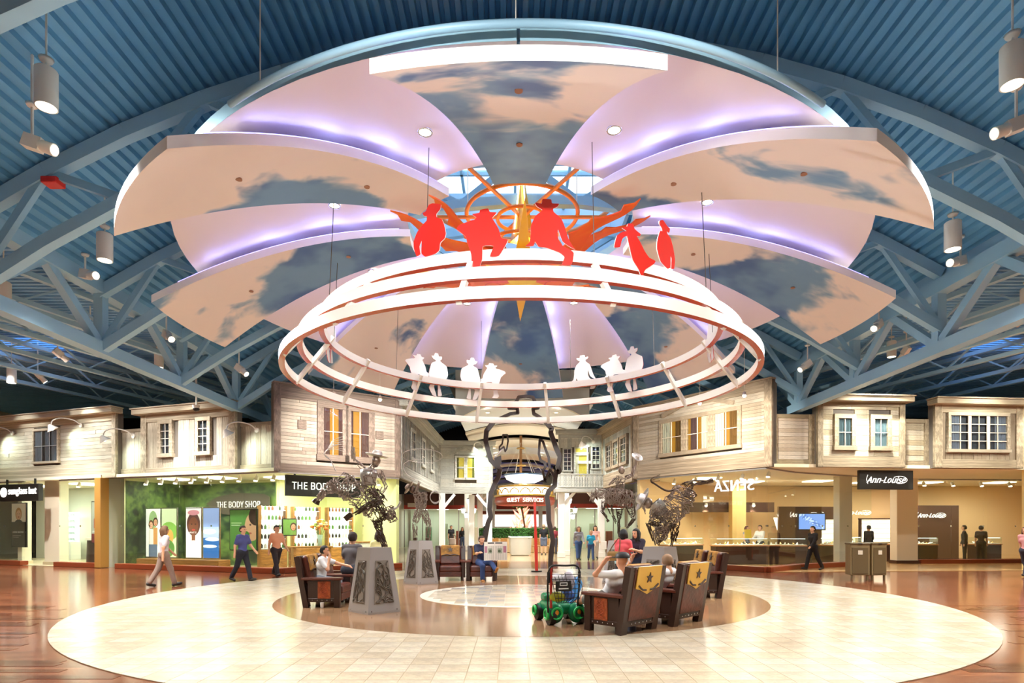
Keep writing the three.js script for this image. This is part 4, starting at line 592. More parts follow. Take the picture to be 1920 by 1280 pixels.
  function counter(label, x, z, turn, w) {
    const c = thing('jewellery_counter', label, 'display counter', [x, 0, z], turn, 'jewellery counters'); obj('base', rb(w, 0.8, 0.6, 0, 0.41, 0, 0.02), M.espresso, c); obj('ledge', rb(w + 0.06, 0.05, 0.66, 0, 0.83, 0, 0.01), mat(0xc98a52, 0.4), c);
    obj('tray', bx(w - 0.1, 0.03, 0.5, 0, 0.87, 0), mat(0xf4efe6, 0.5), c); obj('glass_case', [bx(w, 0.012, 0.6, 0, 1.16, 0), bx(w, 0.3, 0.012, 0, 1.01, 0.3), bx(0.012, 0.3, 0.6, -w / 2, 1.01, 0), bx(0.012, 0.3, 0.6, w / 2, 1.01, 0)], M.glass, c); obj('light_strip', bx(w - 0.1, 0.02, 0.03, 0, 1.14, 0.26), glow(0xf4fbff, 2.2), c);
    const n = Math.round(w * 5); for (let i = 0; i < n; i++) obj('jewel_stand', cyl(V(-w / 2 + (i + 0.7) * w / (n + 0.4), 0.885, rr(-0.15, 0.15)), V(-w / 2 + (i + 0.7) * w / (n + 0.4), 0.93 + rr(0, 0.07), rr(-0.15, 0.15)), 0.045, 0.02, 8), [M.white, M.chrome, mat(0xd8b46a, 0.3, 0.8)][i % 3], c);
    panelLight(x, 1.13, z, DOWN, V(cos(turn), 0, -sin(turn)), w - 0.2, 0.06, 22, WARM);
  }
  counter('jewellery counter behind the bull sculpture, left in the store', 7.6, -12.9, 0.5, 2.2); counter('jewellery counter in the middle of the left store', 9.9, -11.9, 0.1, 2.4); counter('jewellery counter left of the dark passer-by', 12.0, -11.9, -0.25, 1.5); counter('jewellery counter beside the video screen', 14.6, -12.6, -0.4, 1.4); counter('jewellery counter just right of the entrance pillar', 18.7, -13.6, -0.05, 2.0); counter('jewellery counter at the far right', 22.6, -14.2, 0, 1.2); counter('jewellery counter behind the entrance by the man in black', 15.9, -15.2, 0, 2.4);
  const tv = thing('video_screen', 'wide blue-white video screen hanging in the jewellery window', 'screen', [13.15, 1.9, -12.0], -0.1); obj('case', rb(1.2, 0.78, 0.08, 0, 0, 0, 0.01), M.black, tv); obj('display', bx(1.1, 0.68, 0.01, 0, 0, 0.045), new THREE.MeshStandardMaterial({ color: 0x000000, emissive: 0xffffff, emissiveIntensity: 1.3, emissiveMap: canvasTex(128, 80, (c, w, h) => { rectc(c, '#7fa4e8', 0, 0, w, h); for (let i = 0; i < 22; i++) ell(c, i % 2 ? '#c8dcf8' : '#5a84d0', (i * 37) % w, (i * 23) % h, 14, 5, i); }) }), tv); obj('pole', bx(0.06, 1.5, 0.06, 0, -1.13, -0.03), M.black, tv);
  for (const [x, z, w, l] of [[16.0, -16.2, 2.3, 'lit display niche behind the man in black'], [18.6, -16.2, 1.7, 'lit display niche right of the entrance pillar']]) { const n = thing('lit_niche', l, 'display niche', [x, 0.9, z], 0); obj('back', bx(w, 1.15, 0.05, 0, 0.57, 0), glow(0xfff2cc, 1.1), n); obj('frame', [bx(w + 0.1, 0.06, 0.2, 0, 1.18, 0.05), bx(0.06, 1.2, 0.2, -w / 2, 0.57, 0.05), bx(0.06, 1.2, 0.2, w / 2, 0.57, 0.05)], brown, n); for (let j = 0; j < 4; j++) obj('rail', bx(w, 0.02, 0.08, 0, 0.2 + j * 0.25, 0.05), M.cream, n); }
  for (const [x, l] of [[7.9, 'left'], [9.6, 'middle'], [12.0, 'right']]) { const w = thing('wall_washer', l + ' warm wall light at the back of the left jewellery store', 'wall light', [x, 2.75, -15.5], 0, 'warm wall lights'); obj('cap', cyl(V(0, 0, 0), V(0, 0.12, 0), 0.09, 0.06), M.fix, w); obj('lens', ball(0.07, 0, -0.01, 0), M.lampFace, w); spot(x, 2.7, -15.45, x, 0.8, -16, 16, 0.6, 0.8, WARM, 3); }
  const sc = thing('cone_sconce', 'glowing white cone lamp beside the dark passer-by', 'lamp', [12.25, 1.5, -13.4]); obj('cone', new THREE.ConeGeometry(0.16, 0.6, 16).rotateX(PI).translate(0, 0.3, 0), glow(0xfff4dc, 3), sc); obj('bracket', bx(0.05, 0.05, 0.25, 0, 0.5, -0.2), M.brushed, sc); point(12.25, 2.2, -13.35, 4);
  for (const [x, z, l] of [[10.2, -11.7, 'yellow card standing on the middle jewellery counter'], [14.9, -12.3, 'yellow card standing on the counter by the video screen']]) sgl('price_card', l, 'card', bx(0.3, 0.38, 0.015).rotateX(-0.15).translate(x, 1.36, z), mat(0xe8c84a, 0.6));
  board('yellow_wall', 'pale yellow end wall at the far right', fr([19.2, -8.3], [28, -8.8]), 3.4, 3.2, 0, 6.4, 6.4, 0.1, mat(0xf0dd9a, 0.6), 'wall');
}
// ---------- corridor beyond ----------
{
  const cc = struct('ceiling', 'banded arched ceiling of the corridor', 'ceiling'), wB = mat(0xe4ecf2, 0.6), cr = mat(0xe6dcc8, 0.6), blu = mat(0x4a50b8, 0.5), dk = mat(0x2a2420, 0.7);
  const arch = (z0, z1, y, m, th = 0.12) => obj('ceiling_band', [gridGeo(16, 1, (u, v) => [-2.9 + u * 6.4, y - 0.5 * (2 * u - 1) ** 2, z0 + (z1 - z0) * v], true), gridGeo(16, 1, (u, v) => [-2.9 + u * 6.4, y + th - 0.5 * (2 * u - 1) ** 2, z0 + (z1 - z0) * v]), gridGeo(16, 1, (u, v) => [-2.9 + u * 6.4, y + th * v - 0.5 * (2 * u - 1) ** 2, z0])], m, cc);
  [[-12.6, -20, 7.7, wB], [-20, -23.4, 7.55, cr], [-23.8, -27.4, 7.3, cr], [-27.4, -31, 7.3, wB], [-31, -34, 7.2, cr], [-34.4, -37.4, 7.5, blu], [-37.4, -38.6, 7.1, cr], [-39, -43, 7.5, blu], [-43, -44, 7.0, dk], [-44, -49, 7.5, blu], [-49, -50, 6.9, dk], [-50, -62, 7.4, blu]].forEach(([a, b, y, m]) => arch(a, b, y, m));
  obj('dark_slot', [bx(6.6, 0.1, 52, 0.3, 8.0, -38)], dk, cc);
  const bs = new THREE.Shape(); bs.moveTo(-2.75, 6.5); bs.quadraticCurveTo(0.3, 8.3, 3.3, 6.5); bs.lineTo(3.3, 8.75); bs.lineTo(-2.75, 8.75); bs.lineTo(-2.75, 6.5);
  tag(obj('ceiling_bulkhead', extr(bs, 0.25).translate(0, 0, -12.6), mat(0xd3d3c4, 0.6)), 'pale bulkhead over the mouth of the corridor', 'bulkhead', null, 'structure');
  const wl = struct('wall_corridor', 'pale store walls on both sides of the corridor', 'wall'), pale = mat(0xe6e6da, 0.6);
  obj('side_wall', [bx(0.3, 8, 46, -9.2, 4, -44), bx(0.3, 8, 46, 9.2, 4, -40), bx(24, 9, 0.3, 0, 4.4, -66), bx(6, 3.6, 0.2, -6.3, 5.6, -34), bx(6, 3.6, 0.2, 6.2, 5.6, -31)], pale, wl);
  obj('side_ceiling', [bx(6.4, 0.15, 44, -6.1, 5.2, -43), bx(6.4, 0.15, 44, 6.6, 5.2, -40)], pale, wl);
  obj('closure_wall', [bx(26, 3.2, 0.2, -19.4, 5.3, -22.6), bx(20.6, 10, 0.2, -21.1, 4.9, -24.3), bx(20.6, 10, 0.2, 21.1, 4.9, -24.3), bx(0.2, 8.6, 44, -9.4, 4.3, -44), bx(0.2, 6, 13, -10.6, 8, -30), bx(0.2, 6, 13, 10.6, 8, -30), bx(22, 0.2, 32, 0, 8.75, -52), bx(0.2, 8.6, 44, 9.4, 4.3, -44)], M.navy, wl);
  // lit stores under the two houses
  function farShop(label, x0, x1, z, signC, signW) {
    const s = thing('corridor_store', label, 'store', [0, 0, 0]), w = x1 - x0, c = (x0 + x1) / 2;
    obj('bulkhead', bx(w, 1.1, 0.3, c, 3.9, z), mat(0x5a3424, 0.6), s); obj('fascia', bx(w, 0.3, 0.34, c, 3.25, z), mat(0xa83424, 0.5), s); obj('sign_panel', bx(signW, 0.32, 0.05, x0 + signW * 0.7, 3.4, z + 0.2), mat(signC, 0.5), s);
    obj('blade_sign', rb(1.1, 1.5, 0.16, c + 0.6, 4.1, z + 1.2, 0.02), mat(0x4a3326, 0.6), s); obj('violet_ceiling', bx(w, 0.05, 3, c, 4.9, z + 1.6), mat(0x6a66d8, 0.6), s);
    obj('back_wall', bx(w, 3.1, 0.1, c, 1.55, z - 3), mat(0xe9eee2, 0.6), s); obj('store_ceiling', bx(w, 0.06, 2.9, c, 3.14, z - 1.5), M.white, s); for (const dx of [-0.3, 0, 0.3]) { obj('light_lens', bx(0.9, 0.03, 0.5, c + dx * w, 3.1, z - 1.4), glow(0xf4fff2, 2.4), s); panelLight(c + dx * w, 3.07, z - 1.4, DOWN, XAX, 0.9, 0.5, 14, COOL); }
    for (let i = 0; i < 4; i++) { obj('pane', bx(w / 4 - 0.02, 3.0, 0.02, x0 + (i + 0.5) * w / 4, 1.52, z), M.glass, s); obj('mullion', bx(0.06, 3.0, 0.08, x0 + i * w / 4, 1.52, z), M.brushed, s); }
    for (let i = 0; i < 5; i++) obj('display_stand', rb(0.5, 1.3 + (i % 3) * 0.3, 0.4, x0 + 0.5 + i * (w - 0.8) / 4, 0.7 + (i % 3) * 0.15, z - 1.9 + (i % 2) * 0.5, 0.03), [M.white, mat(0x7fae94, 0.5), mat(0xb8c4ae, 0.5), mat(0x9a4a3c, 0.6), M.cream][i], s);
  }
  farShop('lit store with a red band sign under the white house', -8.8, -3.0, -33, 0xcfc8b8, 1.5); farShop('lit store with a dark blade sign under the balcony house', 3.2, 8.8, -30, 0xb83a2c, 0.7);
  // far columns and end wall lights
  for (const [x, z, l] of [[-3.3, -27, 'left front'], [-2.9, -36, 'left rear'], [3.4, -26.5, 'right front'], [3.2, -36, 'right rear'], [-2.2, -48, 'far left'], [2.8, -48, 'far right']]) { const c = thing('corridor_column', 'white square column with curved bracket, ' + l + ' of the corridor', 'column', [x, 0, z], 0, 'corridor columns'); obj('shaft', rb(0.4, 5.1, 0.4, 0, 2.55, 0, 0.02), M.white, c); obj('bracket', tube([V(0, 2.9, 0), V(x < 0 ? 0.2 : -0.2, 3.9, 0), V(x < 0 ? 0.9 : -0.9, 4.6, 0)], 0.09, 12, 6), M.white, c); obj('plinth', rb(0.52, 0.35, 0.52, 0, 0.18, 0, 0.02), M.white, c); }
  const fc = thing('food_counter', 'long brightly lit food counter at the far end of the corridor', 'counter', [0.3, 0, -62]); obj('counter', rb(15, 1.1, 0.8, 0, 0.56, 1.5, 0.02), mat(0xc9a46a, 0.5), fc); obj('menu_lightbox', bx(15, 1.5, 0.1, 0, 2.5, 0), glow(0xfff6e8, 1.1), fc); obj('canopy', rb(15, 0.35, 1.6, 0, 3.5, 0.8, 0.03), mat(0x8a3a22, 0.5), fc); obj('sign_band', bx(5, 0.9, 0.1, 0, 4.4, 0.5), mat(0xc4452c, 0.5), fc);
  panelLight(0.3, 3.2, -60, DOWN, XAX, 14, 1.2, 6, HALIDE);
  [[-15, 7.5], [-18.6, 7.5], [-25.6, 7.15], [-29.5, 7.15], [-41, 7.3], [-52, 7.2]].forEach(([z, y], i) => { for (const x of [-1.4, 2.0]) { const g = thing('corridor_downlight', 'round downlight in the corridor ceiling, ' + ['first', 'second', 'third', 'fourth', 'fifth', 'sixth'][i] + ' row, ' + (x < 0 ? 'left' : 'right'), 'downlight', [x, y - 0.16, z], 0, 'corridor downlights'); obj('rim', new THREE.TorusGeometry(0.13, 0.025, 6, 18).rotateX(PI / 2), M.fix, g); obj('lens', new THREE.CylinderGeometry(0.12, 0.12, 0.02, 16).translate(0, 0.01, 0), M.lampFace, g); spot(x, y - 0.22, z, x * 1.6, 0, z, i < 2 ? 150 : 80, 1.15, 0.6, HALIDE, 6); } });
  // information ring
  const gs = thing('information_ring', 'round hanging red-brown sign ring lettered GUEST SERVICES with lit crown', 'sign', [0.62, 0, -23.6]);
  const R = 1.86, red = mat(0x8c3a26, 0.45), gold = mat(0xb08a3c, 0.35, 0.4);
  obj('drum', lathe([[R - 0.1, 3.05], [R, 3.1], [R + 0.08, 3.3], [R + 0.02, 3.55], [R - 0.1, 3.6], [R - 0.1, 3.05]], 48), red, gs); obj('top_moulding', new THREE.TorusGeometry(R + 0.04, 0.06, 8, 48).rotateX(PI / 2).translate(0, 3.62, 0), gold, gs);
  { const str = 'GUEST SERVICES', gl = []; for (let i = 0; i < str.length; i++) { if (str[i] === ' ') continue; const a = (i - 6.5) * 0.088; gl.push(text(str[i], 0.24, 0.03).translate(0, 3.32, R + 0.07).rotateY(a)); } obj('lettering', gl, glow(0xf2e2bc, 0.5), gs); }
  obj('crown', Array.from({ length: 16 }, (_, i) => new THREE.TorusGeometry(0.3, 0.035, 5, 10, PI).translate(0, 3.75, R - 0.1).rotateY(i * PI / 8)), gold, gs);
  obj('glow_band', lathe([[R - 0.25, 3.75], [R - 0.25, 4.15]], 40), glow(0xfff2d0, 2.6, { side: THREE.DoubleSide }), gs); obj('crown_ring', new THREE.TorusGeometry(R - 0.2, 0.06, 8, 48).rotateX(PI / 2).translate(0, 4.22, 0), gold, gs);
  obj('bowl_shade', lathe([[0.05, 4.45], [0.7, 4.5], [1.15, 4.7], [1.3, 4.95]], 36), glow(0xfff6e2, 2.4, { side: THREE.DoubleSide }), gs); obj('bowl_rim', new THREE.TorusGeometry(1.3, 0.06, 8, 40).rotateX(PI / 2).translate(0, 4.97, 0), mat(0x6a86b0, 0.4), gs);
  obj('mast', bar(V(-0.25, 4.2, 0), V(-0.25, 7.5, 0), 0.16), mat(0x8a6238, 0.5), gs); obj('mast_ring', [new THREE.TorusGeometry(0.3, 0.04, 6, 20).rotateX(PI / 2).translate(-0.25, 5.6, 0), new THREE.TorusGeometry(0.25, 0.04, 6, 20).rotateX(PI / 2).translate(-0.25, 6.7, 0)], gold, gs);
  for (let k = 0; k < 6; k++) { const a = k * PI / 3; obj('cable', bar(V(1.25 * cos(a), 4.97, 1.25 * sin(a)), V(-0.25, 7.2, 0), 0.015), M.fix, gs); }
  point(0.62, 4.4, -22.2, 12);
  // lantern clusters
  for (const [x, z, l] of [[-3.0, -24, 'left'], [3.45, -23.2, 'right']]) { const t = thing('lantern_cluster', 'cluster of white glass lanterns on the ' + l + ' side of the corridor', 'lamp', [x, 0, z], 0, 'lantern clusters'); obj('pole', cyl(V(0, 0, 0), V(0, 3.2, 0), 0.06, 0.04), M.white, t); for (const [dx, dy] of [[0, 3.2], [-0.35, 2.6], [0.35, 2.6], [-0.15, 2.3], [0.2, 2.2]]) { const la = obj('lantern', new THREE.CylinderGeometry(0.17, 0.1, 0.28, 6).translate(dx, dy + 0.1, 0.1), glow(0xfdfff8, 2.5), t); obj('cap', new THREE.ConeGeometry(0.19, 0.12, 6).translate(dx, dy + 0.3, 0.1), M.black, la); } obj('arm', [bar(V(-0.35, 2.55, 0.1), V(0.35, 2.55, 0.1), 0.04), bar(V(0, 2.55, 0), V(0, 2.55, 0.1), 0.04)], M.white, t); point(x, 2.9, z + 0.6, 5, COOL); }
  // planter, hedges, cafe seats, glass flame tree
  const leafG = new THREE.SphereGeometry(0.06, 5, 4), leafM = mat(0x3f6a2a, 0.8);
  function hedge(label, x, y, z, w, h, d, n) { const t = thing('box_hedge', label, 'hedge', [x, y, z]); obj('core', rb(w * 0.95, h * 0.95, d * 0.95, 0, h / 2, 0, 0.08), mat(0x27481c, 0.9), t); const im = new THREE.InstancedMesh(leafG, leafM, n), m = new THREE.Matrix4(); for (let i = 0; i < n; i++) { const s = rnd() * 3 | 0, p = [rr(-w / 2, w / 2), rr(0, h), rr(-d / 2, d / 2)]; if (s === 0) p[2] = d / 2; else if (s === 1) p[1] = h; else p[0] = (rnd() > 0.5 ? 1 : -1) * w / 2; m.makeScale(rr(0.7, 1.3), rr(0.5, 0.9), rr(0.7, 1.3)).setPosition(...p); im.setMatrixAt(i, m); im.setColorAt(i, new THREE.Color().setHSL(0.27, 0.5, rr(0.3, 0.6))); } im.name = 'leaves'; im.userData.kind = 'stuff'; t.add(im); }
  const pl = thing('tapered_planter', 'pale square planter in front of the cafe seats', 'planter', [0.28, 0, -20.5], 0.1); obj('box', lathe([[0, 0], [0.62, 0], [0.78, 0.06], [0.86, 1.0], [0.92, 1.02], [0.92, 1.12], [0.8, 1.12], [0.78, 1.0], [0, 1.0]], 4).rotateY(PI / 4), mat(0xd9d8d0, 0.5), pl);
  hedge('clipped box hedge growing in the pale planter', 0.28, 1.02, -20.5, 1.05, 0.55, 1.05, 500); hedge('long low hedge left of the planter', -1.0, 0.95, -24.5, 2.6, 0.6, 0.6, 600); hedge('long low hedge right of the planter', 1.9, 0.95, -24.5, 1.8, 0.6, 0.6, 500);
  for (const [x, w, l] of [[-1.0, 2.6, 'left'], [1.9, 1.8, 'right']]) tag(obj('planter_trough', rb(w, 0.9, 0.7, x, 0.46, -24.5, 0.03), mat(0xcbb083, 0.5)), 'tan trough under the ' + l + ' low hedge', 'planter', 'hedge troughs');
  for (let i = 0; i < 6; i++) { const x = [-1.9, -1.3, -0.7, 1.3, 1.9, 2.5][i], c = thing('cafe_chair', 'light wooden cafe chair, ' + ['first', 'second', 'third', 'fourth', 'fifth', 'sixth'][i] + ' from the left by the low hedges', 'chair', [x, 0, -22.9], 0.3 * (i % 2), 'cafe chairs'); obj('seat', rb(0.42, 0.04, 0.42, 0, 0.45, 0, 0.01), M.maple, c); obj('backrest', rb(0.42, 0.42, 0.04, 0, 0.74, 0.2, 0.01), M.maple, c); for (const [a, b] of [[-1, -1], [1, -1], [-1, 1], [1, 1]]) obj('leg', rb(0.04, 0.45, 0.04, a * 0.18, 0.225, b * 0.18, 0.008), M.maple, c); }
  const ft = thing('glass_flame_tower', 'glowing orange and red glass tower at the end of the corridor', 'sculpture', [0.6, 0, -34]); obj('base', cyl(V(0, 0, 0), V(0, 0.5, 0), 0.9, 0.8, 20), M.cream, ft); for (let i = 0; i < 34; i++) { const t = i / 34, a = i * 2.4, r = 1.05 * (1 - t * 0.75); obj('glass_flame', new THREE.ConeGeometry(0.17, 0.75, 6).rotateX(0.7).rotateY(a).translate(r * sin(a), 0.8 + t * 3.0, r * cos(a)), glow([0xff5a2c, 0xff8a4a, 0xf23c30][i % 3], 1.1), ft); } point(0.6, 2.6, -32.4, 6, new THREE.Color().setRGB(1, 0.45, 0.25));
  const tr = thing('indoor_tree', 'leafy green tree hanging above the glass tower', 'tree', [0.5, 0, -31]); obj('trunk', tube([V(0.3, 0, 0), V(0.25, 1.8, 0), V(0, 3.4, 0)], 0.08, 12, 6), mat(0x6a5038, 0.8), tr); { const im = new THREE.InstancedMesh(leafG, leafM, 700), m = new THREE.Matrix4(); for (let i = 0; i < 700; i++) { const a = rr(0, 6.28), q = Math.sqrt(rnd()); m.makeScale(1.6, 0.9, 1.6).setPosition(1.25 * q * cos(a), 3.5 + rr(-0.5, 0.5) * (1.1 - q), 0.9 * q * sin(a)); im.setMatrixAt(i, m); im.setColorAt(i, new THREE.Color().setHSL(0.26, 0.4, rr(0.35, 0.7))); } im.name = 'leaves'; im.userData.kind = 'stuff'; tr.add(im); }
  // giant outline figure
  const fg = thing('outline_cowboy', 'giant dark cowboy figure drawn in thick outline bars, standing at the corridor mouth', 'sculpture', [0, 0, -7.5]), fm = mat(0x33231c, 0.35);
  const path = (name, pts, w, m = fm, closed) => { const c = []; const q = closed ? [...pts, pts[0]] : pts; for (let i = 1; i < q.length; i++) { c.push(bar(V(q[i - 1][0], q[i - 1][1], 0), V(q[i][0], q[i][1], 0), w, w)); c.push(new THREE.CylinderGeometry(w / 2, w / 2, w * 0.98, 12).rotateX(PI / 2).translate(q[i][0], q[i][1], 0)); } return obj(name, c, m, fg); };
  path('body_outline', [[-0.87, 5.56], [-0.95, 5.45], [-1.14, 5.2], [-1.17, 4.84], [-1.07, 4.45], [-0.98, 4.12], [-0.73, 3.87], [-0.64, 3.79], [-0.7, 3.51], [-0.81, 3.3], [-0.98, 2.9], [-1.03, 2.31], [-0.98, 2.03], [-1.09, 1.79], [-1.17, 1.32], [-1.21, 1.05], [-1.25, 0.02]], 0.17); path('hand_outline', [[-0.53, 5.06], [-0.37, 5.06], [-0.34, 4.84], [-0.39, 4.54], [-0.45, 4.45], [-0.5, 4.62], [-0.66, 4.5], [-0.66, 4.62], [-0.56, 4.73], [-0.53, 4.9]], 0.06, fm, true); path('cuff_bar', [[-0.5, 4.62], [-0.67, 4.4], [-0.84, 4.2]], 0.05, M.brushed);
  obj('elbow_plate', extr([[-0.86, 4.2], [-0.6, 4.3], [-0.58, 4.05], [-0.66, 3.85], [-0.82, 3.98]], 0.05), fm, fg);
  path('body_outline', [[1.02, 5.59], [1.11, 5.48], [1.27, 5.29], [1.23, 5.15], [1.38, 4.73], [1.44, 4.56], [1.58, 4.26], [1.5, 3.9], [1.55, 3.7], [1.44, 3.68], [1.4, 3.45], [1.38, 3.18], [1.16, 2.99], [1.09, 2.77], [1.15, 2.4], [1.16, 1.88], [1.22, 1.63], [1.32, 1.14], [1.25, 0.77], [1.22, 0.27], [1.24, 0.02]], 0.17);
  path('sleeve_outline', [[0.94, 4.84], [0.83, 4.87], [0.8, 4.37], [0.86, 4.12], [1.02, 4.04], [1.04, 3.87], [0.94, 3.72], [1.02, 3.37], [1.2, 3.76]], 0.09); path('fold_outline', [[0.94, 4.84], [1.04, 4.54], [1.16, 4.23], [1.19, 3.9], [1.23, 3.76], [1.38, 3.48]], 0.09);
  path('hat_outline', [[-0.87, 5.56], [-0.5, 5.73], [-0.25, 5.84], [0.02, 5.87], [0, 6.04], [-0.31, 6.05], [-0.03, 6.29], [0.05, 6.45], [0.33, 6.48], [0.58, 6.44], [0.65, 6.29], [0.77, 6.06], [0.58, 6.02], [0.61, 5.84], [0.72, 5.78], [1.02, 5.59]], 0.12);
  const rp = thing('red_post', 'slim bright red leaning post beside the outline cowboy', 'post', [0, 0, -7.4]); obj('shaft', [bar(V(0.64, 2.56, 0), V(0.67, 1.5, 0), 0.09), bar(V(0.67, 1.5, 0), V(0.71, 0.03, 0), 0.11)], mat(0xe2301c, 0.35), rp); obj('foot', cyl(V(0.71, 0, 0), V(0.71, 0.05, 0), 0.2), M.black, rp);
}

// ---------- hanging lamps and track heads ----------
{
  const mk = (x, y, z, label, I, top) => { const g = thing('cylinder_downlight', label, 'downlight', [x, y, z], 0, 'white cylinder downlights'); obj('can', lathe([[0.13, -0.27], [0.15, -0.27], [0.15, 0.27], [0.13, 0.29], [0, 0.29]], 24), M.fix, g); obj('lens', new THREE.CylinderGeometry(0.128, 0.128, 0.02, 20).translate(0, -0.25, 0), M.lampFace, g); obj('rod', bar(V(0, 0.29, 0), V(0, top - y, 0), 0.02), M.fix, g); obj('ceiling_cap', lathe([[0, 0], [0.1, -0.02], [0.08, -0.06], [0, -0.08]], 14).translate(0, Math.min(top - y, 0.47), 0), M.fix, g); if (I) spot(x, y - 0.32, z, x, 0, z, I, 0.95, 0.7, HALIDE, 6); };
  mk(-7.09, 8.13, 5.68, 'white cylinder downlight at the upper left', 170, vault(-7.1)); mk(-8.68, 7.47, 2.1, 'white cylinder downlight left of the front left petal tip', 170, vault(-8.7)); mk(6.84, 8.13, 6.12, 'white cylinder downlight at the upper right edge', 170, vault(6.84)); mk(8.66, 7.49, 2.54, 'white cylinder downlight right of the front right petal tip', 170, vault(8.66));
  mk(-11.9, 7.0, 0.8, 'cylinder downlight behind the left edge truss, nearest', 280, 8.7); mk(-18.96, 7.32, -7.8, 'cylinder downlight in the far left wing', 280, 8.7); mk(-12.61, 7.53, -6.41, 'cylinder downlight over the left store corner', 280, 8.7); mk(13.15, 7.9, -6.41, 'cylinder downlight over the olive plank front', 280, 8.7); mk(12.2, 7.1, 0.2, 'cylinder downlight behind the right edge truss, nearest', 280, 8.7); mk(19, 7.3, -3.8, 'cylinder downlight in the far right wing', 280, 8.7); mk(-21, 7.3, -2, 'cylinder downlight beyond the left frame edge', 280, 8.7); mk(21, 7.3, -1, 'cylinder downlight beyond the right frame edge', 280, 8.7);
  for (const sd of [-1, 1]) { const wd = sd < 0 ? 'left' : 'right'; mk(sd * 14.5, 7.3, 3.5, 'cylinder downlight beside the camera in the ' + wd + ' wing, inner row', 280, 8.7); mk(sd * 20, 7.3, 4.5, 'cylinder downlight beside the camera in the ' + wd + ' wing, outer row', 280, 8.7); mk(sd * 25, 7.3, -5, 'cylinder downlight at the far end of the ' + wd + ' wing', 280, 8.7); mk(sd * 15.5, 7.3, 10.5, 'cylinder downlight behind the camera in the ' + wd + ' wing', 280, 8.7); }
  mk(-3.6, 8.6, 11, 'cylinder downlight above the camera, left', 170, vault(-3.6)); mk(3.4, 8.6, 11, 'cylinder downlight above the camera, right', 170, vault(3.4)); mk(-8.5, 7.6, 11, 'cylinder downlight behind the camera, far left', 170, vault(-8.5)); mk(8.5, 7.6, 11, 'cylinder downlight behind the camera, far right', 170, vault(8.5));
  const head = (x, y, z, label, tx, ty, tz, I, top) => {
    const g = thing('track_spotlight', label, 'spotlight', [x, y, z], 0, 'white track spotlights'), d = V(tx - x, ty - y, tz - z).normalize(), e = d.clone().multiplyScalar(0.36);
    obj('body', bar(d.clone().multiplyScalar(-0.12), d.clone().multiplyScalar(0.16), 0.14, 0.2), M.fix, g); obj('snoot', cyl(d.clone().multiplyScalar(0.14), e, 0.085, 0.095, 16), M.fix, g); obj('lens', cyl(d.clone().multiplyScalar(0.345), d.clone().multiplyScalar(0.365), 0.075, 0.075, 14), M.lampFace, g);
    obj('stem', bar(V(0, 0.06, 0), V(0, top - y, 0), 0.03), M.fix, g); obj('ceiling_cap', lathe([[0, 0], [0.09, -0.02], [0.07, -0.06], [0, -0.07]], 12).translate(0, Math.min(top - y, 0.62), 0), M.fix, g);
    if (I) spot(x + e.x * 1.15, y + e.y * 1.15, z + e.z * 1.15, tx, ty, tz, I, 0.5, 0.6, HALIDE, 3);
  };
  head(-7.71, 7.67, 5.17, 'white track spotlight below the upper left cylinder', -1.5, 5.6, 5, 420, vault(-7.7)); head(7.7, 7.94, 5.17, 'white track spotlight at the right frame edge', 1.5, 5.6, 5, 420, vault(7.7));
  head(-2.6, 6.2, 12.6, 'white track spotlight above the camera on the left', -0.9, 5.7, 4.8, 150, vault(-2.6)); head(2.6, 6.2, 12.6, 'white track spotlight above the camera on the right', 0.9, 5.7, 4.8, 150, vault(2.6));
  head(-9.9, 7.4, 0.97, 'white track spotlight on a stem at the left, beside the edge truss', -3, 5.6, 3.5, 260, vault(-9.9)); head(10.0, 7.7, 0.97, 'white track spotlight on a stem at the right, beside the edge truss', 3, 5.6, 3.5, 260, vault(10));
  head(-9.8, 7.0, -2.03, 'white track spotlight under the left middle petal', -2.9, 1.6, 2.9, 200, vault(-9.8)); head(10.0, 7.3, -2.03, 'white track spotlight under the right middle petal', 2.9, 1.6, 2.9, 200, vault(10)); head(-8.93, 6.74, -4.53, 'white track spotlight left of the ring', -2.8, 1.8, -2.8, 200, vault(-8.9)); head(9.26, 6.88, -4.53, 'white track spotlight right of the ring', 2.9, 1.8, -2.9, 200, vault(9.3));
  [[-16.2, 7.6, -3.5], [-15.4, 7.5, -5.4], [-19.2, 7.7, -6.5], [-18.3, 7.5, -8.2], [-13.6, 7.4, -4.4], [-22.1, 7.4, -8.5]].forEach(([x, y, z], i) => head(x, y, z, 'white track spotlight in the left wing, ' + ['nearest and brightest', 'beside the nearest one', 'far left middle', 'over the cream front', 'over the vertical board front', 'at the left frame edge'][i], x + 1.5, 5, Lz(x + 1.5), 36, 8.7));
  [[14.5, 7.7, -2.5], [15.9, 7.7, -0.5], [17.4, 7.8, -4.8], [18.4, 7.8, -3], [12.6, 7.4, -4.8], [20.0, 7.0, -6.4]].forEach(([x, y, z], i) => head(x, y, z, 'white track spotlight in the right wing, ' + ['over the olive front', 'nearest the frame edge', 'over the tan front', 'high at the right edge', 'over the narrow slatted infill', 'in front of the yellow end wall'][i], x - 0.5, 5, RPz(x - 0.5), 60, 8.7));
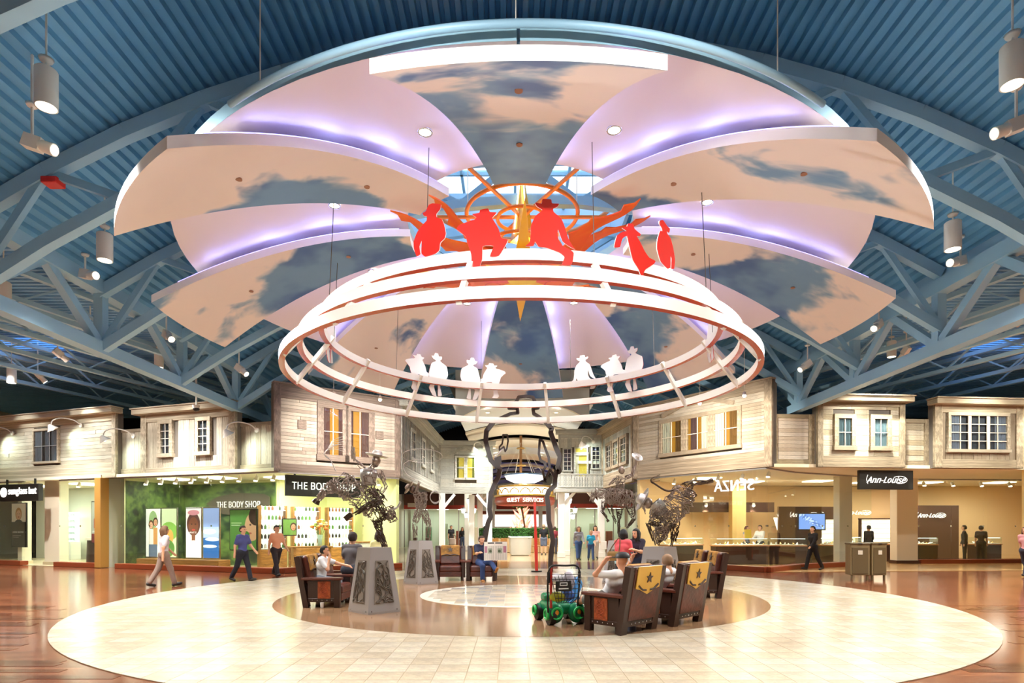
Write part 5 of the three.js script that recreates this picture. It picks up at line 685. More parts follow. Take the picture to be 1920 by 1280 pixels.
  for (const [x, z, l, s] of [[-6.1, -5.2, 'left pin spotlight hanging in front of the amber sash windows', 1], [-4.7, -5.8, 'right pin spotlight hanging in front of the amber sash windows', 1], [6.4, -6.4, 'left pin spotlight hanging before the three amber windows', 1], [7.5, -5.2, 'right pin spotlight hanging before the three amber windows', 1]]) { const g = thing('pin_spotlight', l, 'spotlight', [x, 6.05, z], 0, 'pin spotlights'); obj('cord', bar(V(0, 0.06, 0), V(0, vault(x) - 6.0, 0), 0.012), M.fix, g); obj('can', cyl(V(0, 0.08, 0), V(0, -0.03, 0), 0.05, 0.07, 12), M.fix, g); obj('bulb', ball(0.06, 0, -0.05, 0), M.lampFace, g); spot(x, 5.9, z, x * 1.15, 4.6, z - 3.2, 75, 0.9, 0.8, WARM, 3); }
  const cam = thing('dome_camera', 'small white dome camera hanging before the vertical board front', 'camera', [-11.4, 5.85, -6.6]); obj('pole', bar(V(0, 0.1, 0), V(0, 2.85, 0), 0.04), M.fix, cam); obj('housing', cyl(V(0, 0.12, 0), V(0, 0, 0), 0.13, 0.1, 16), M.fix, cam); obj('dome', ball(0.11, 0, 0, 0, 1, 0.9, 1), M.black, cam);
  tag(obj('red_junction_box', rb(0.3, 0.12, 0.25, -8.75, vault(-8.75) - 0.45, 3.4, 0.02), M.red), 'small red junction box on the left roof truss', 'junction box');
}
// ---------- armchairs ----------
const starShape = (r) => Array.from({ length: 10 }, (_, i) => { const a = PI / 2 + i * PI / 5, q = i % 2 ? r * 0.42 : r; return [q * cos(a), q * sin(a)]; });
function makeChair() {                                           // faces +z, origin on the floor under the seat
  const g = thing('western_armchair', 'armchair', 'armchair', [0, 0, 0], 0, 'western armchairs');
  const lean = (y) => -0.3 - y * 0.16;
  for (const s of [-1, 1]) {
    obj('post', bar(V(s * 0.4, 0, -0.28), V(s * 0.4, 1.04, -0.47), 0.11, 0.15), M.espresso, g); obj('leg', rb(0.11, 0.56, 0.12, s * 0.4, 0.28, 0.34, 0.01), M.espresso, g);
    obj('armrest', rb(0.17, 0.055, 0.82, s * 0.4, 0.585, 0.03, 0.015), mat(0x5a2a1c, 0.3), g);
    const sp = obj('side_panel', rb(0.05, 0.38, 0.58, s * 0.4, 0.36, 0.03, 0.005), M.espresso, g); obj('tooled_panel', rb(0.02, 0.35, 0.26, s * 0.43, 0.36, 0.08, 0.004), M.tooled, sp);
    const tl = []; for (let k = 0; k < 5; k++) tl.push(tube(Array.from({ length: 6 }, (_, i) => V(s * 0.443, 0.22 + i * 0.055, 0.08 + 0.08 * sin(i * 1.7 + k * 1.3))), 0.004, 14, 4)); obj('tooling', tl, mat(0xb04a20, 0.5), sp);
    obj('bottom_rail', rb(0.07, 0.08, 0.6, s * 0.4, 0.15, 0.03, 0.01), M.espresso, g); obj('stud', Array.from({ length: 5 }, (_, i) => ball(0.012, s * 0.437, 0.15, -0.16 + i * 0.1, 1, 1, 1, 6)), M.chrome, g).userData.kind = 'stuff';
  }
  const tilt = (geo) => geo.rotateX(-0.18);
  const bp = obj('back_panel', tilt(rb(0.72, 0.82, 0.05, 0, 0.42, 0, 0.01)).translate(0, 0.2, -0.36), M.leather, g);
  obj('yoke', tilt(extr([[-0.31, 0.86], [0.31, 0.86], [0.31, 0.52], [0.2, 0.5], [0, 0.42], [-0.2, 0.5], [-0.31, 0.52]], 0.015).rotateY(PI).translate(0, 0, -0.03)).translate(0, 0.2, -0.36), mat(0xd9a744, 0.55), bp);
  obj('star', tilt(extr(starShape(0.09).map(([x, y]) => [x, y + 0.68]), 0.012).rotateY(PI).translate(0, 0, -0.045)).translate(0, 0.2, -0.36), M.espresso, bp);
  obj('scroll', [-1, 1].map((s) => tilt(tube([V(s * 0.05, 0.49, -0.05), V(s * 0.14, 0.5, -0.05), V(s * 0.26, 0.57, -0.05)], 0.016, 10, 5)).translate(0, 0.2, -0.36)), M.espresso, bp);
  obj('top_rail', rb(0.8, 0.09, 0.12, 0, 1.0, -0.46, 0.02), M.espresso, g); obj('base_rail', rb(0.7, 0.09, 0.06, 0, 0.16, -0.33, 0.01), M.espresso, g); obj('stud', Array.from({ length: 6 }, (_, i) => ball(0.012, -0.25 + i * 0.1, 0.16, -0.365, 1, 1, 1, 6)), M.chrome, g).userData.kind = 'stuff';
  obj('seat_cushion', [rb(0.68, 0.2, 0.74, 0, 0.36, 0.06, 0.06, 4)], M.leather, g); obj('seat_base', rb(0.68, 0.16, 0.7, 0, 0.2, 0.06, 0.03), M.leather, g);
  const bc = obj('back_cushion', tilt(rb(0.68, 0.62, 0.16, 0, 0.33, 0, 0.07, 4)).translate(0, 0.42, -0.27), M.leather, g);
  obj('cushion_yoke', tilt(rb(0.6, 0.36, 0.12, 0, 0.47, 0.04, 0.05, 4)).translate(0, 0.42, -0.27), M.tan, bc); obj('cushion_star', tilt(extr(starShape(0.1).map(([x, y]) => [x, y + 0.5]), 0.02).translate(0, 0, 0.098)).translate(0, 0.42, -0.27), M.espresso, bc);
  obj('cushion_scroll', [-1, 1].map((s) => tilt(tube([V(0, 0.32, 0.1), V(s * 0.1, 0.34, 0.105), V(s * 0.26, 0.31, 0.1)], 0.018, 10, 5)).translate(0, 0.42, -0.27)), M.espresso, bc);
  return g;
}
{
  const c0 = makeChair(), list = [
    [1.56, 4.96, PI + 0.75, 'leather armchair nearest the camera, its star panel back turned to us'], [2.55, 4.19, PI + 0.77, 'leather armchair second in the front right pair, back turned, right of the nearest one'],
    [4.28, 0.35, -PI / 2, 'leather armchair on the right side of the ring, nearer of that pair'], [4.3, -0.75, -PI / 2, 'leather armchair on the right side of the ring, farther of that pair'],
    [-4.1, 1.95, PI / 2, 'leather armchair on the left where the boy sits'], [-4.15, 0.85, PI / 2, 'leather armchair on the left behind the boy\'s chair'],
    [-2.12, -4.05, 0.1, 'empty leather armchair at the back left facing us, with star cushion'], [-1.14, -4.05, 0.0, 'leather armchair at the back where the man reads a newspaper']];
  list.forEach(([x, z, t, l], i) => { if (i) copy(c0, l, [x, 0.0135, z], t); else { c0.position.set(x, 0.0135, z); c0.rotation.y = t; c0.userData.label = l; } });
}

// ---------- pedestals ----------
function makePedestal() {
  const g = thing('steel_pedestal', 'pedestal', 'pedestal', [0, 0, 0], PI / 4, 'steel pedestals'), b = 0.36, t = 0.23, H = 1.26, y0 = 0.0135;
  obj('shell', lathe([[0, y0], [b * 1.414, y0], [b * 1.414, 0.05], [t * 1.414, H], [0, H]], 4).rotateY(PI / 4).toNonIndexed(), mat(0xb4afac, 0.4, 0.55, { flatShading: true }), g);
  for (let k = 0; k < 4; k++) {
    const tl = Math.atan((b - t) / (H - 0.05)), at = (geo) => geo.rotateX(-tl).translate(0, 0, b + 0.001).rotateY(k * PI / 2), h0 = 0.2, h1 = 1.02, w0 = 0.22, w1 = 0.14;
    const pn = obj('relief_panel', at(extr([[-w0, h0], [w0, h0], [w1, h1], [-w1, h1]], 0.012)), M.reliefBack, g);
    const tb = []; for (let i = 0; i < 40; i++) { let y = rr(h0 + 0.04, h1 - 0.05), w = () => (w0 + (w1 - w0) * (y - h0) / (h1 - h0)) - 0.03, x = rr(-w(), w()), a = rr(0.3, 2.8) * (rnd() > 0.5 ? 1 : -1); const p = []; for (let s = 0; s < 6; s++) { p.push(V(clamp(x, -w(), w()), y, 0.018)); x += 0.055 * cos(a); y = clamp(y + 0.055 * sin(a), h0 + 0.03, h1 - 0.03); a += rr(-0.5, 0.5); } tb.push(at(tube(p, rr(0.011, 0.018), 10, 4))); }
    obj('relief_branches', tb, M.relief, pn).userData.kind = 'stuff';
    obj('bolt', [-0.28, 0.28].map((x) => at(ball(0.012, x, 0.07, 0.004, 1, 1, 1, 6))), M.wireDark, g);
  }
  return g;
}
{
  const p0 = makePedestal(); [[-2.87, 2.93, 'grey steel pedestal with relief panels, nearest on the left under the bull rider'], [-2.85, -2.8, 'grey steel pedestal at the back left under the roping cowboy'], [2.95, -2.9, 'grey steel pedestal at the back right under the rearing horse'], [2.76, 2.6, 'grey steel pedestal at the front right under the falling rider']].forEach(([x, z, l], i) => { if (i) copy(p0, l, [x, 0, z], PI / 4); else { p0.position.set(x, 0, z); p0.userData.label = l; } });
}
// ---------- wire sculptures ----------
function wires(bones, n, r) {                                     // bones: [ax,ay,az, ra, bx,by,bz, rb]
  const out = [];
  for (const [ax, ay, az, ra, bx2, by, bz, rb2, dens = 1] of bones) {
    const A = V(ax, ay, az), B = V(bx2, by, bz), d = B.clone().sub(A), L = d.length(), z = d.clone().normalize(), x = V(0, 0, 0).crossVectors(Math.abs(z.y) > 0.9 ? V(1, 0, 0) : V(0, 1, 0), z).normalize(), y = V(0, 0, 0).crossVectors(z, x);
    const P = (t, th, k = 1) => A.clone().addScaledVector(d, t).addScaledVector(x, (ra + (rb2 - ra) * t) * k * cos(th)).addScaledVector(y, (ra + (rb2 - ra) * t) * k * sin(th));
    const cnt = Math.max(4, Math.round(0.42 * n * dens * (0.5 + L) * (0.4 + 2.6 * Math.max(ra, rb2))));
    for (let i = 0; i < cnt; i++) { const th0 = rr(0, 6.28), tw = rr(-2.4, 2.4), t0 = rr(-0.12, 0.4), t1 = rr(0.6, 1.12), p = []; for (let s = 0; s <= 6; s++) { const t = t0 + (t1 - t0) * s / 6; p.push(P(t, th0 + tw * t + rr(-0.2, 0.2), rr(0.75, 1.08))); } out.push(tube(p, r * rr(0.7, 1.35), 12, 4)); }
    if (ra > 0.09) for (let i = 0; i < cnt * 0.45; i++) { const t = rr(0, 1), ph = rr(0, 6.28), tl = rr(-0.4, 0.4), p = []; for (let s = 0; s < 8; s++) { const th = ph + s / 7 * rr(3.5, 5.2); p.push(P(t + tl * 0.2 * sin(th), th, rr(0.9, 1.06))); } out.push(tube(p, r * 0.8, 14, 4)); }
  }
  return out;
}
const hatG = (s = 1) => lathe([[0, 0.13], [0.07, 0.14], [0.1, 0.11], [0.115, 0.02], [0.2, 0.0], [0.245, 0.035], [0.24, 0.02], [0.19, -0.01], [0, -0.01]], 20).scale(1.1 * s, s, s);
function sculpture(label, at, turn, parts) {
  const g = thing('wire_sculpture', label, 'sculpture', at, turn, 'wire rodeo sculptures');
  for (const [name, geo, m, stuff] of parts) { const o = obj(name, geo, m, g); if (stuff) o.userData.kind = 'stuff'; } return g;
}
{
  const w = 0.0095, ped = 1.27;
  sculpture('wire sculpture of a bucking bull with its head down and a hatted rider, arm raised', [-2.85, ped, 2.9], 0, [
    ['bull_body', wires([[0.02, 0.72, 0, 0.24, -0.35, 1.0, 0, 0.25, 1.3], [-0.35, 1.0, 0, 0.25, -0.75, 1.3, 0, 0.22, 1.2]], 46, w), M.wire, 1], ['bull_shoulder', wires([[0.02, 0.66, 0, 0.22, 0.2, 0.75, 0, 0.17, 1.4]], 60, w), M.wireDark, 1],
    ['bull_head', wires([[0.2, 0.74, 0, 0.15, 0.36, 0.5, 0.04, 0.08, 1.4]], 60, w), M.wire, 1], ['horn', [tube([V(0.3, 0.72, 0.1), V(0.42, 0.74, 0.14), V(0.5, 0.84, 0.14)], 0.018, 10, 6), tube([V(0.28, 0.74, -0.1), V(0.4, 0.78, -0.14), V(0.46, 0.88, -0.14)], 0.018, 10, 6)], M.wirePale],
    ['foreleg', wires([[0.02, 0.55, 0.1, 0.1, 0.1, 0.3, 0.08, 0.055], [0.1, 0.3, 0.08, 0.055, 0.2, 0.03, 0.06, 0.04], [0, 0.55, -0.1, 0.1, 0.05, 0.3, -0.08, 0.055], [0.05, 0.3, -0.08, 0.055, 0.14, 0.03, -0.06, 0.04]], 52, w), M.wireDark, 1], ['hoof', [cyl(V(0.2, 0, 0.06), V(0.2, 0.05, 0.06), 0.05, 0.04, 8), cyl(V(0.14, 0, -0.06), V(0.14, 0.05, -0.06), 0.05, 0.04, 8), cyl(V(-1.08, 0.9, 0.1), V(-1.12, 0.82, 0.1), 0.035, 0.05, 8), cyl(V(-1.18, 0.93, -0.08), V(-1.24, 0.87, -0.08), 0.035, 0.05, 8)], M.wireDark],
    ['hind_leg', wires([[-0.75, 1.2, 0.1, 0.15, -0.95, 1.08, 0.12, 0.08], [-0.95, 1.08, 0.12, 0.07, -1.08, 0.9, 0.1, 0.04], [-0.78, 1.22, -0.1, 0.15, -1.0, 1.12, -0.1, 0.08], [-1.0, 1.12, -0.1, 0.07, -1.18, 0.93, -0.08, 0.04]], 46, w), M.wire, 1],
    ['tail', [tube([V(-0.78, 1.48, 0), V(-0.88, 1.68, 0), V(-1.0, 1.8, 0), V(-0.9, 1.92, 0), V(-0.72, 2.0, 0)], 0.012, 24, 5), ...Array.from({ length: 7 }, (_, i) => tube([V(-0.95, 1.88, 0), V(-0.8, 1.9 + i * 0.025, 0.02 * i), V(-0.62, 1.86 + i * 0.045, 0.03 * (i - 3))], 0.005, 8, 4))], M.wirePale],
    ['rider_body', wires([[-0.14, 1.12, 0, 0.13, -0.1, 1.5, 0, 0.16, 1.1], [-0.1, 1.5, 0, 0.05, 0.0, 1.62, 0, 0.06, 1]], 46, w), M.wire, 1], ['rider_vest', lathe([[0.12, 0], [0.17, 0.18], [0.16, 0.3], [0.06, 0.34]], 14).scale(1, 1, 0.75).translate(-0.14, 1.2, 0), M.wirePale],
    ['rider_arm', wires([[-0.2, 1.48, 0.08, 0.06, -0.4, 1.66, 0.1, 0.045], [-0.4, 1.66, 0.1, 0.045, -0.42, 1.94, 0.1, 0.03], [0.05, 1.48, -0.08, 0.06, 0.2, 1.2, 0, 0.05], [0.2, 1.2, 0, 0.05, 0.08, 1.02, 0, 0.04]], 42, w), M.wire, 1], ['rider_leg', wires([[-0.1, 1.1, 0.2, 0.1, 0.12, 0.88, 0.26, 0.07], [0.12, 0.88, 0.26, 0.065, -0.42, 0.62, 0.26, 0.05], [-0.1, 1.1, -0.2, 0.1, 0.12, 0.88, -0.26, 0.07]], 44, w), M.wireDark, 1],
    ['boot', bar(V(-0.4, 0.63, 0.26), V(-0.52, 0.53, 0.27), 0.07, 0.1), M.wireDark], ['rider_head', ball(0.085, 0.01, 1.68, 0, 1, 1.25, 1), M.wire], ['hat', hatG(0.85).rotateZ(-0.2).translate(0.02, 1.76, 0), M.wirePale]]);
  sculpture('wire sculpture of a standing cowboy leaning back and swinging a lasso loop', [-2.85, ped, -2.8], 0, [
    ['leg', wires([[-0.05, 0.88, 0.04, 0.11, -0.16, 0.48, 0.06, 0.085], [-0.16, 0.48, 0.06, 0.08, -0.14, 0.06, 0.06, 0.06], [0.06, 0.88, -0.04, 0.11, 0.22, 0.48, -0.06, 0.085], [0.22, 0.48, -0.06, 0.08, 0.2, 0.06, -0.06, 0.06]], 60, w), M.wire, 1], ['boot', [rb(0.1, 0.08, 0.24, -0.14, 0.04, 0.1, 0.02), rb(0.1, 0.08, 0.24, 0.2, 0.04, 0, 0.02)], M.wireDark],
    ['torso', wires([[0, 0.88, 0, 0.14, -0.02, 1.4, 0, 0.19, 1.5]], 62, w), M.wire, 1], ['arm', wires([[0.12, 1.4, 0.05, 0.07, 0.16, 1.1, 0.1, 0.05], [0.16, 1.1, 0.1, 0.05, 0.02, 0.92, 0.14, 0.04], [-0.16, 1.42, 0, 0.07, -0.05, 1.7, 0.05, 0.05]], 50, w), M.wire, 1], ['head', ball(0.09, -0.24, 1.47, 0.02, 1, 1.2, 1), M.wireDark], ['hat', hatG(0.8).rotateZ(1.0).translate(-0.33, 1.52, 0.02), M.wire],
    ['lasso', tube(Array.from({ length: 24 }, (_, i) => { const a = i / 24 * 6.28; return V(0.05 + 0.58 * cos(a), 2.45 + 0.16 * sin(a), 0.35 * sin(a)); }), 0.009, 60, 5, true), M.wirePale], ['rope', tube([V(-0.05, 1.7, 0.05), V(-0.42, 1.95, 0.05), V(-0.5, 2.2, 0), V(-0.2, 2.33, 0.1), V(0.1, 2.3, 0.3)], 0.009, 30, 5), M.wirePale], ['coil', [0, 1, 2].map((i) => new THREE.TorusGeometry(0.15 + i * 0.02, 0.008, 4, 20).rotateY(0.4 + i * 0.2).translate(0.42, 1.25, 0)), M.wirePale]]);
  sculpture('wire sculpture of a rearing horse with a rider waving his hat', [2.95, ped, -2.9], 0, [
    ['horse_body', wires([[-0.42, 1.3, 0, 0.24, 0.05, 1.25, 0, 0.26, 1.2], [0.05, 1.25, 0, 0.26, 0.42, 1.15, 0, 0.25, 1.2]], 52, w), M.wire, 1], ['neck', wires([[-0.42, 1.3, 0, 0.17, -0.72, 1.42, 0, 0.11, 1.2], [-0.72, 1.42, 0, 0.1, -0.82, 1.15, 0, 0.06, 1.2]], 52, w), M.wire, 1],
    ['hind_leg', wires([[0.3, 1.0, 0.08, 0.14, 0.4, 0.62, 0.1, 0.07], [0.4, 0.62, 0.1, 0.055, 0.2, 0.36, 0.1, 0.03], [0.02, 0.95, -0.08, 0.12, 0.0, 0.62, -0.08, 0.05], [0.0, 0.62, -0.08, 0.045, -0.02, 0.03, -0.06, 0.03]], 50, w), M.wireDark, 1], ['foreleg', wires([[-0.45, 1.15, 0.08, 0.09, -0.52, 0.85, 0.1, 0.045], [-0.52, 0.85, 0.1, 0.04, -0.36, 0.62, 0.1, 0.03], [-0.3, 1.1, -0.08, 0.09, -0.2, 0.75, -0.1, 0.045], [-0.2, 0.75, -0.1, 0.04, -0.08, 0.5, -0.1, 0.03]], 46, w), M.wireDark, 1], ['hoof', [cyl(V(-0.02, 0, -0.06), V(-0.02, 0.06, -0.06), 0.05, 0.035, 8), cyl(V(-0.38, 0.6, 0.1), V(-0.34, 0.54, 0.1), 0.035, 0.045, 8)], M.wireDark],
    ['rider', wires([[0.0, 1.45, 0, 0.13, 0.05, 1.85, 0, 0.16, 1.2], [0.0, 1.5, 0.2, 0.09, -0.15, 1.15, 0.26, 0.06], [0.18, 1.82, 0, 0.06, 0.36, 1.9, 0, 0.05, 2], [0.36, 1.9, 0, 0.05, 0.46, 2.2, 0, 0.035, 2.5], [-0.1, 1.82, 0, 0.06, -0.3, 1.6, 0.05, 0.04]], 50, w), M.wire, 1], ['rider_head', ball(0.1, 0.06, 2.05, 0, 1, 1.2, 1), M.wire], ['hat', hatG(0.62).rotateX(0.9).rotateZ(-0.5).translate(0.5, 2.42, 0.05), M.wirePale], ['hat_hand', wires([[0.46, 2.2, 0, 0.03, 0.5, 2.45, 0.03, 0.03]], 40, w), M.wire, 1], ['tail', wires([[0.6, 1.25, 0, 0.05, 0.75, 0.8, 0, 0.03]], 60, w * 0.7), M.wire, 1]]);
  sculpture('wire sculpture of a kicking bull throwing its rider backwards, silver hat at the left', [2.76, ped, 2.6], 0, [
    ['bull_body', wires([[0.08, 0.55, 0, 0.25, 0.4, 0.88, 0, 0.27, 1.2], [0.4, 0.88, 0, 0.26, 0.5, 1.15, 0, 0.2, 1.2]], 50, w), M.wire, 1], ['foreleg', wires([[0.0, 0.5, 0.1, 0.1, -0.25, 0.45, 0.12, 0.05], [-0.25, 0.45, 0.12, 0.05, -0.1, 0.04, 0.1, 0.04], [0.25, 0.5, -0.1, 0.1, 0.1, 0.25, -0.1, 0.05], [0.1, 0.25, -0.1, 0.05, -0.02, 0.04, -0.08, 0.04], [0.3, 0.5, 0.05, 0.1, 0.26, 0.04, 0.02, 0.05]], 50, w), M.wireDark, 1], ['bull_head', wires([[0.05, 0.42, 0, 0.16, 0.02, 0.15, 0.05, 0.1, 1.4]], 50, w), M.wire, 1],
    ['hind_leg', wires([[0.48, 1.15, 0.08, 0.13, 0.62, 1.26, 0.1, 0.06], [0.62, 1.26, 0.1, 0.05, 0.92, 1.28, 0.1, 0.035], [0.5, 1.1, -0.08, 0.13, 0.72, 1.02, -0.1, 0.06], [0.72, 1.02, -0.1, 0.05, 0.76, 1.0, -0.1, 0.035]], 46, w), M.wireDark, 1], ['hoof', [cyl(V(0.92, 1.28, 0.1), V(1.02, 1.31, 0.1), 0.04, 0.05, 8)], M.wireDark], ['tail', [tube([V(0.42, 1.2, 0), V(0.15, 1.1, 0.05), V(-0.15, 1.26, 0.05)], 0.02, 20, 5), ...Array.from({ length: 5 }, (_, i) => tube([V(-0.1, 1.24, 0.05), V(-0.2, 1.27 + i * 0.015, 0.05), V(-0.02, 1.3 + i * 0.03, 0.1)], 0.007, 8, 4))], M.wireDark],
    ['rider', wires([[0.18, 0.5, 0.05, 0.14, -0.12, 0.78, 0.05, 0.16, 1.3], [0.1, 0.5, 0.18, 0.1, -0.15, 0.3, 0.2, 0.07], [-0.15, 0.3, 0.2, 0.06, -0.05, 0.05, 0.2, 0.05], [-0.15, 0.72, 0.1, 0.06, -0.22, 0.5, 0.15, 0.045], [-0.22, 0.5, 0.15, 0.045, -0.1, 0.4, 0.15, 0.035]], 52, w), M.wire, 1], ['chest_plate', lathe([[0.1, 0], [0.16, 0.14], [0.13, 0.28]], 14).scale(1, 1, 0.7).rotateZ(0.7).translate(0.06, 0.66, 0.05), M.wirePale], ['rider_head', ball(0.095, -0.25, 0.86, 0.05, 1, 1.2, 1), M.wire], ['hat', hatG(0.95).rotateZ(1.1).translate(-0.34, 0.92, 0.05), M.wirePale]]);
}
// ---------- ride-on stroller with bags ----------
{
  const g = thing('ride_on_stroller', 'green ride-on stroller with a tall black push handle', 'stroller', [0.58, 0.0135, 4.25], 0.3), gr = mat(0x0f7a4c, 0.25), lg = mat(0x23c05a, 0.3);
  obj('body', [rb(0.5, 0.2, 0.72, 0.06, 0.26, -0.1, 0.09, 4), rb(0.44, 0.16, 0.3, 0.06, 0.4, -0.3, 0.07, 4)], gr, g);
  for (const [x, z, r] of [[-0.2, 0.22, 0.15], [0.34, 0.22, 0.15], [-0.2, -0.38, 0.14], [0.34, -0.38, 0.14]]) { const w = obj('wheel', cyl(V(x - 0.05, r, z), V(x + 0.05, r, z), r, r, 20), M.black, g); obj('wheel_cover', ball(r * 0.85, x, r + 0.04, z, 0.5, 1, 1), gr, w); obj('hub', new THREE.TorusGeometry(r * 0.55, 0.022, 6, 16).rotateY(PI / 2).translate(x + (x > 0 ? 0.08 : -0.08), r + 0.03, z), lg, w); }
  for (const s of [-1, 1]) { const f = obj('fender', ball(0.19, s * 0.2 + 0.06, 0.2, 0.24, 0.85, 0.95, 0.6, 16), gr, g); obj('face_ring', new THREE.TorusGeometry(0.09, 0.02, 6, 18).translate(s * 0.2 + 0.06, 0.2, 0.35), lg, f); obj('badge', ball(0.035, s * 0.2 + 0.06, 0.22, 0.355, 1, 1.2, 0.4), mat(0xe0942c, 0.4), f); }
  obj('push_handle', [tube([V(-0.28, 0.22, 0.3), V(-0.3, 0.5, 0.34), V(-0.3, 0.9, 0.38), V(-0.26, 0.99, 0.4), V(0.0, 1.0, 0.4), V(0.2, 0.99, 0.4), V(0.25, 0.9, 0.38), V(0.25, 0.5, 0.34), V(0.24, 0.22, 0.3)], 0.017, 60, 8)], M.black, g);
  obj('grip', [cyl(V(-0.3, 0.9, 0.38), V(-0.3, 0.72, 0.37), 0.026), cyl(V(0.25, 0.9, 0.38), V(0.25, 0.72, 0.37), 0.026)], M.black, g); obj('red_bar', bar(V(-0.26, 0.97, 0.39), V(-0.24, 0.3, 0.33), 0.035), mat(0xb4281c, 0.4), g);
  const bag = thing('mesh_bag', 'black mesh bag hanging from the stroller handle with a black label pocket', 'bag', [0.56, 0.0135, 4.25], 0.3), net = [];
  for (let i = 0; i < 9; i++) { const x = -0.24 + i * 0.058; net.push(tube([V(x, 0.88 - 0.08 * Math.abs(i - 4) / 4, 0.42), V(x * 1.08, 0.66, 0.56), V(x * 0.9, 0.46, 0.54), V(x * 0.6, 0.38, 0.42)], 0.006, 14, 4)); } for (let j = 0; j < 7; j++) { const t = j / 6; net.push(tube(Array.from({ length: 7 }, (_, i) => { const u = i / 6 * 2 - 1; return V(u * (0.26 - 0.1 * t * t), 0.86 - t * 0.46, 0.44 + 0.14 * Math.sqrt(1 - u * u * 0.9) * Math.sin(0.5 + t * 2)); }), 0.006, 16, 4)); }
  obj('mesh_net', net, M.black, bag).userData.kind = 'stuff'; const pk = obj('label_pocket', rb(0.27, 0.17, 0.02, -0.1, 0.68, 0.585, 0.006), M.black, bag); obj('label_mark', [rb(0.13, 0.012, 0.004, -0.1, 0.735, 0.597, 0.001), rb(0.13, 0.012, 0.004, -0.1, 0.695, 0.597, 0.001), rb(0.012, 0.05, 0.004, -0.16, 0.715, 0.597, 0.001), rb(0.012, 0.05, 0.004, -0.04, 0.715, 0.597, 0.001), rb(0.17, 0.016, 0.004, -0.1, 0.64, 0.597, 0.001)], M.white, pk);
  tag(obj('plastic_bag', ball(0.13, 0.53, 0.8, 4.62, 1.2, 0.6, 0.6, 14), mat(0xf1f1f4, 0.35)), 'crumpled white plastic bag in the top of the mesh bag', 'plastic bag'); tag(obj('grey_bundle', ball(0.13, 0.74, 0.75, 4.63, 0.8, 1.3, 0.6, 14), mat(0xb9b2bc, 0.6)), 'pale grey bundle in the right of the mesh bag', 'bundle'); tag(obj('lime_ball', ball(0.11, 0.56, 0.5, 4.68, 1.3, 0.75, 0.6, 16), mat(0xa9a820, 0.4)), 'lime yellow roundish pouch in the bottom of the mesh bag', 'pouch'); tag(obj('blue_bundle', ball(0.11, 0.72, 0.53, 4.65, 1.1, 0.9, 0.6, 14), mat(0x4a72c4, 0.5)), 'blue and white bundle low in the mesh bag', 'bundle');
  const jk = gridGeo(14, 16, (u, v) => [0.73 + u * 0.26 + 0.03 * sin(v * 9 + u * 5), 0.8 - v * 0.5 + 0.03 * sin(u * 7), 4.36 - 0.12 * u + 0.05 * sin(v * 6 + u * 8) + 0.05 * v]); const jb = jk.clone(); jb.translate(-0.01, 0, -0.02); tag(obj('blue_jacket', [jk, jb], mat(0x4f9fe0, 0.7)), 'bright blue jacket draped over the stroller seat', 'jacket');
}
// ---------- bin cabinet ----------
{
  const b = thing('recycling_cabinet', 'olive two-door bin cabinet standing on the wood floor at the right', 'bin', [11.0, 0, -4.1], 0), m = mat(0x8a7852, 0.5), d = mat(0x6a5a3a, 0.5);
  for (const s of [-1, 1]) { const at = (geo) => geo.translate(s * 0.28, 0, 0).rotateY(s * 0.22).translate(s * 0.02, 0, 0); const body = obj('body', at(rb(0.55, 0.98, 0.5, 0, 0.63, -0.2, 0.02)), m, b); obj('door', at(rb(0.46, 0.82, 0.02, 0, 0.6, 0.06, 0.01)), d, body); obj('label_card', at(bx(0.13, 0.13, 0.01, 0, 0.86, 0.078)), M.cream, body); obj('top', at(rb(0.58, 0.06, 0.54, 0, 1.13, -0.2, 0.02)), d, b); obj('slot', at(bx(0.12, 0.03, 0.02, 0, 1.13, 0.075)), M.black, b); obj('foot', at(merge([bx(0.05, 0.16, 0.05, -0.22, 0.08, 0), bx(0.05, 0.16, 0.05, 0.22, 0.08, 0)])), d, b); }
}
tag(obj('paper_cup', lathe([[0, 0], [0.032, 0], [0.042, 0.11], [0.039, 0.11], [0.03, 0.01], [0, 0.01]], 16).translate(-4.05, 0.0135, 2.42), M.white), 'white paper cup on the floor under the boy\'s armchair', 'cup');
tag(obj('paper_cup', lathe([[0, 0], [0.032, 0], [0.042, 0.11], [0.039, 0.11], [0.03, 0.01], [0, 0.01]], 16).translate(-1.62, 0.0135, -3.5), M.white), 'white paper cup on the floor between the two back armchairs', 'cup');
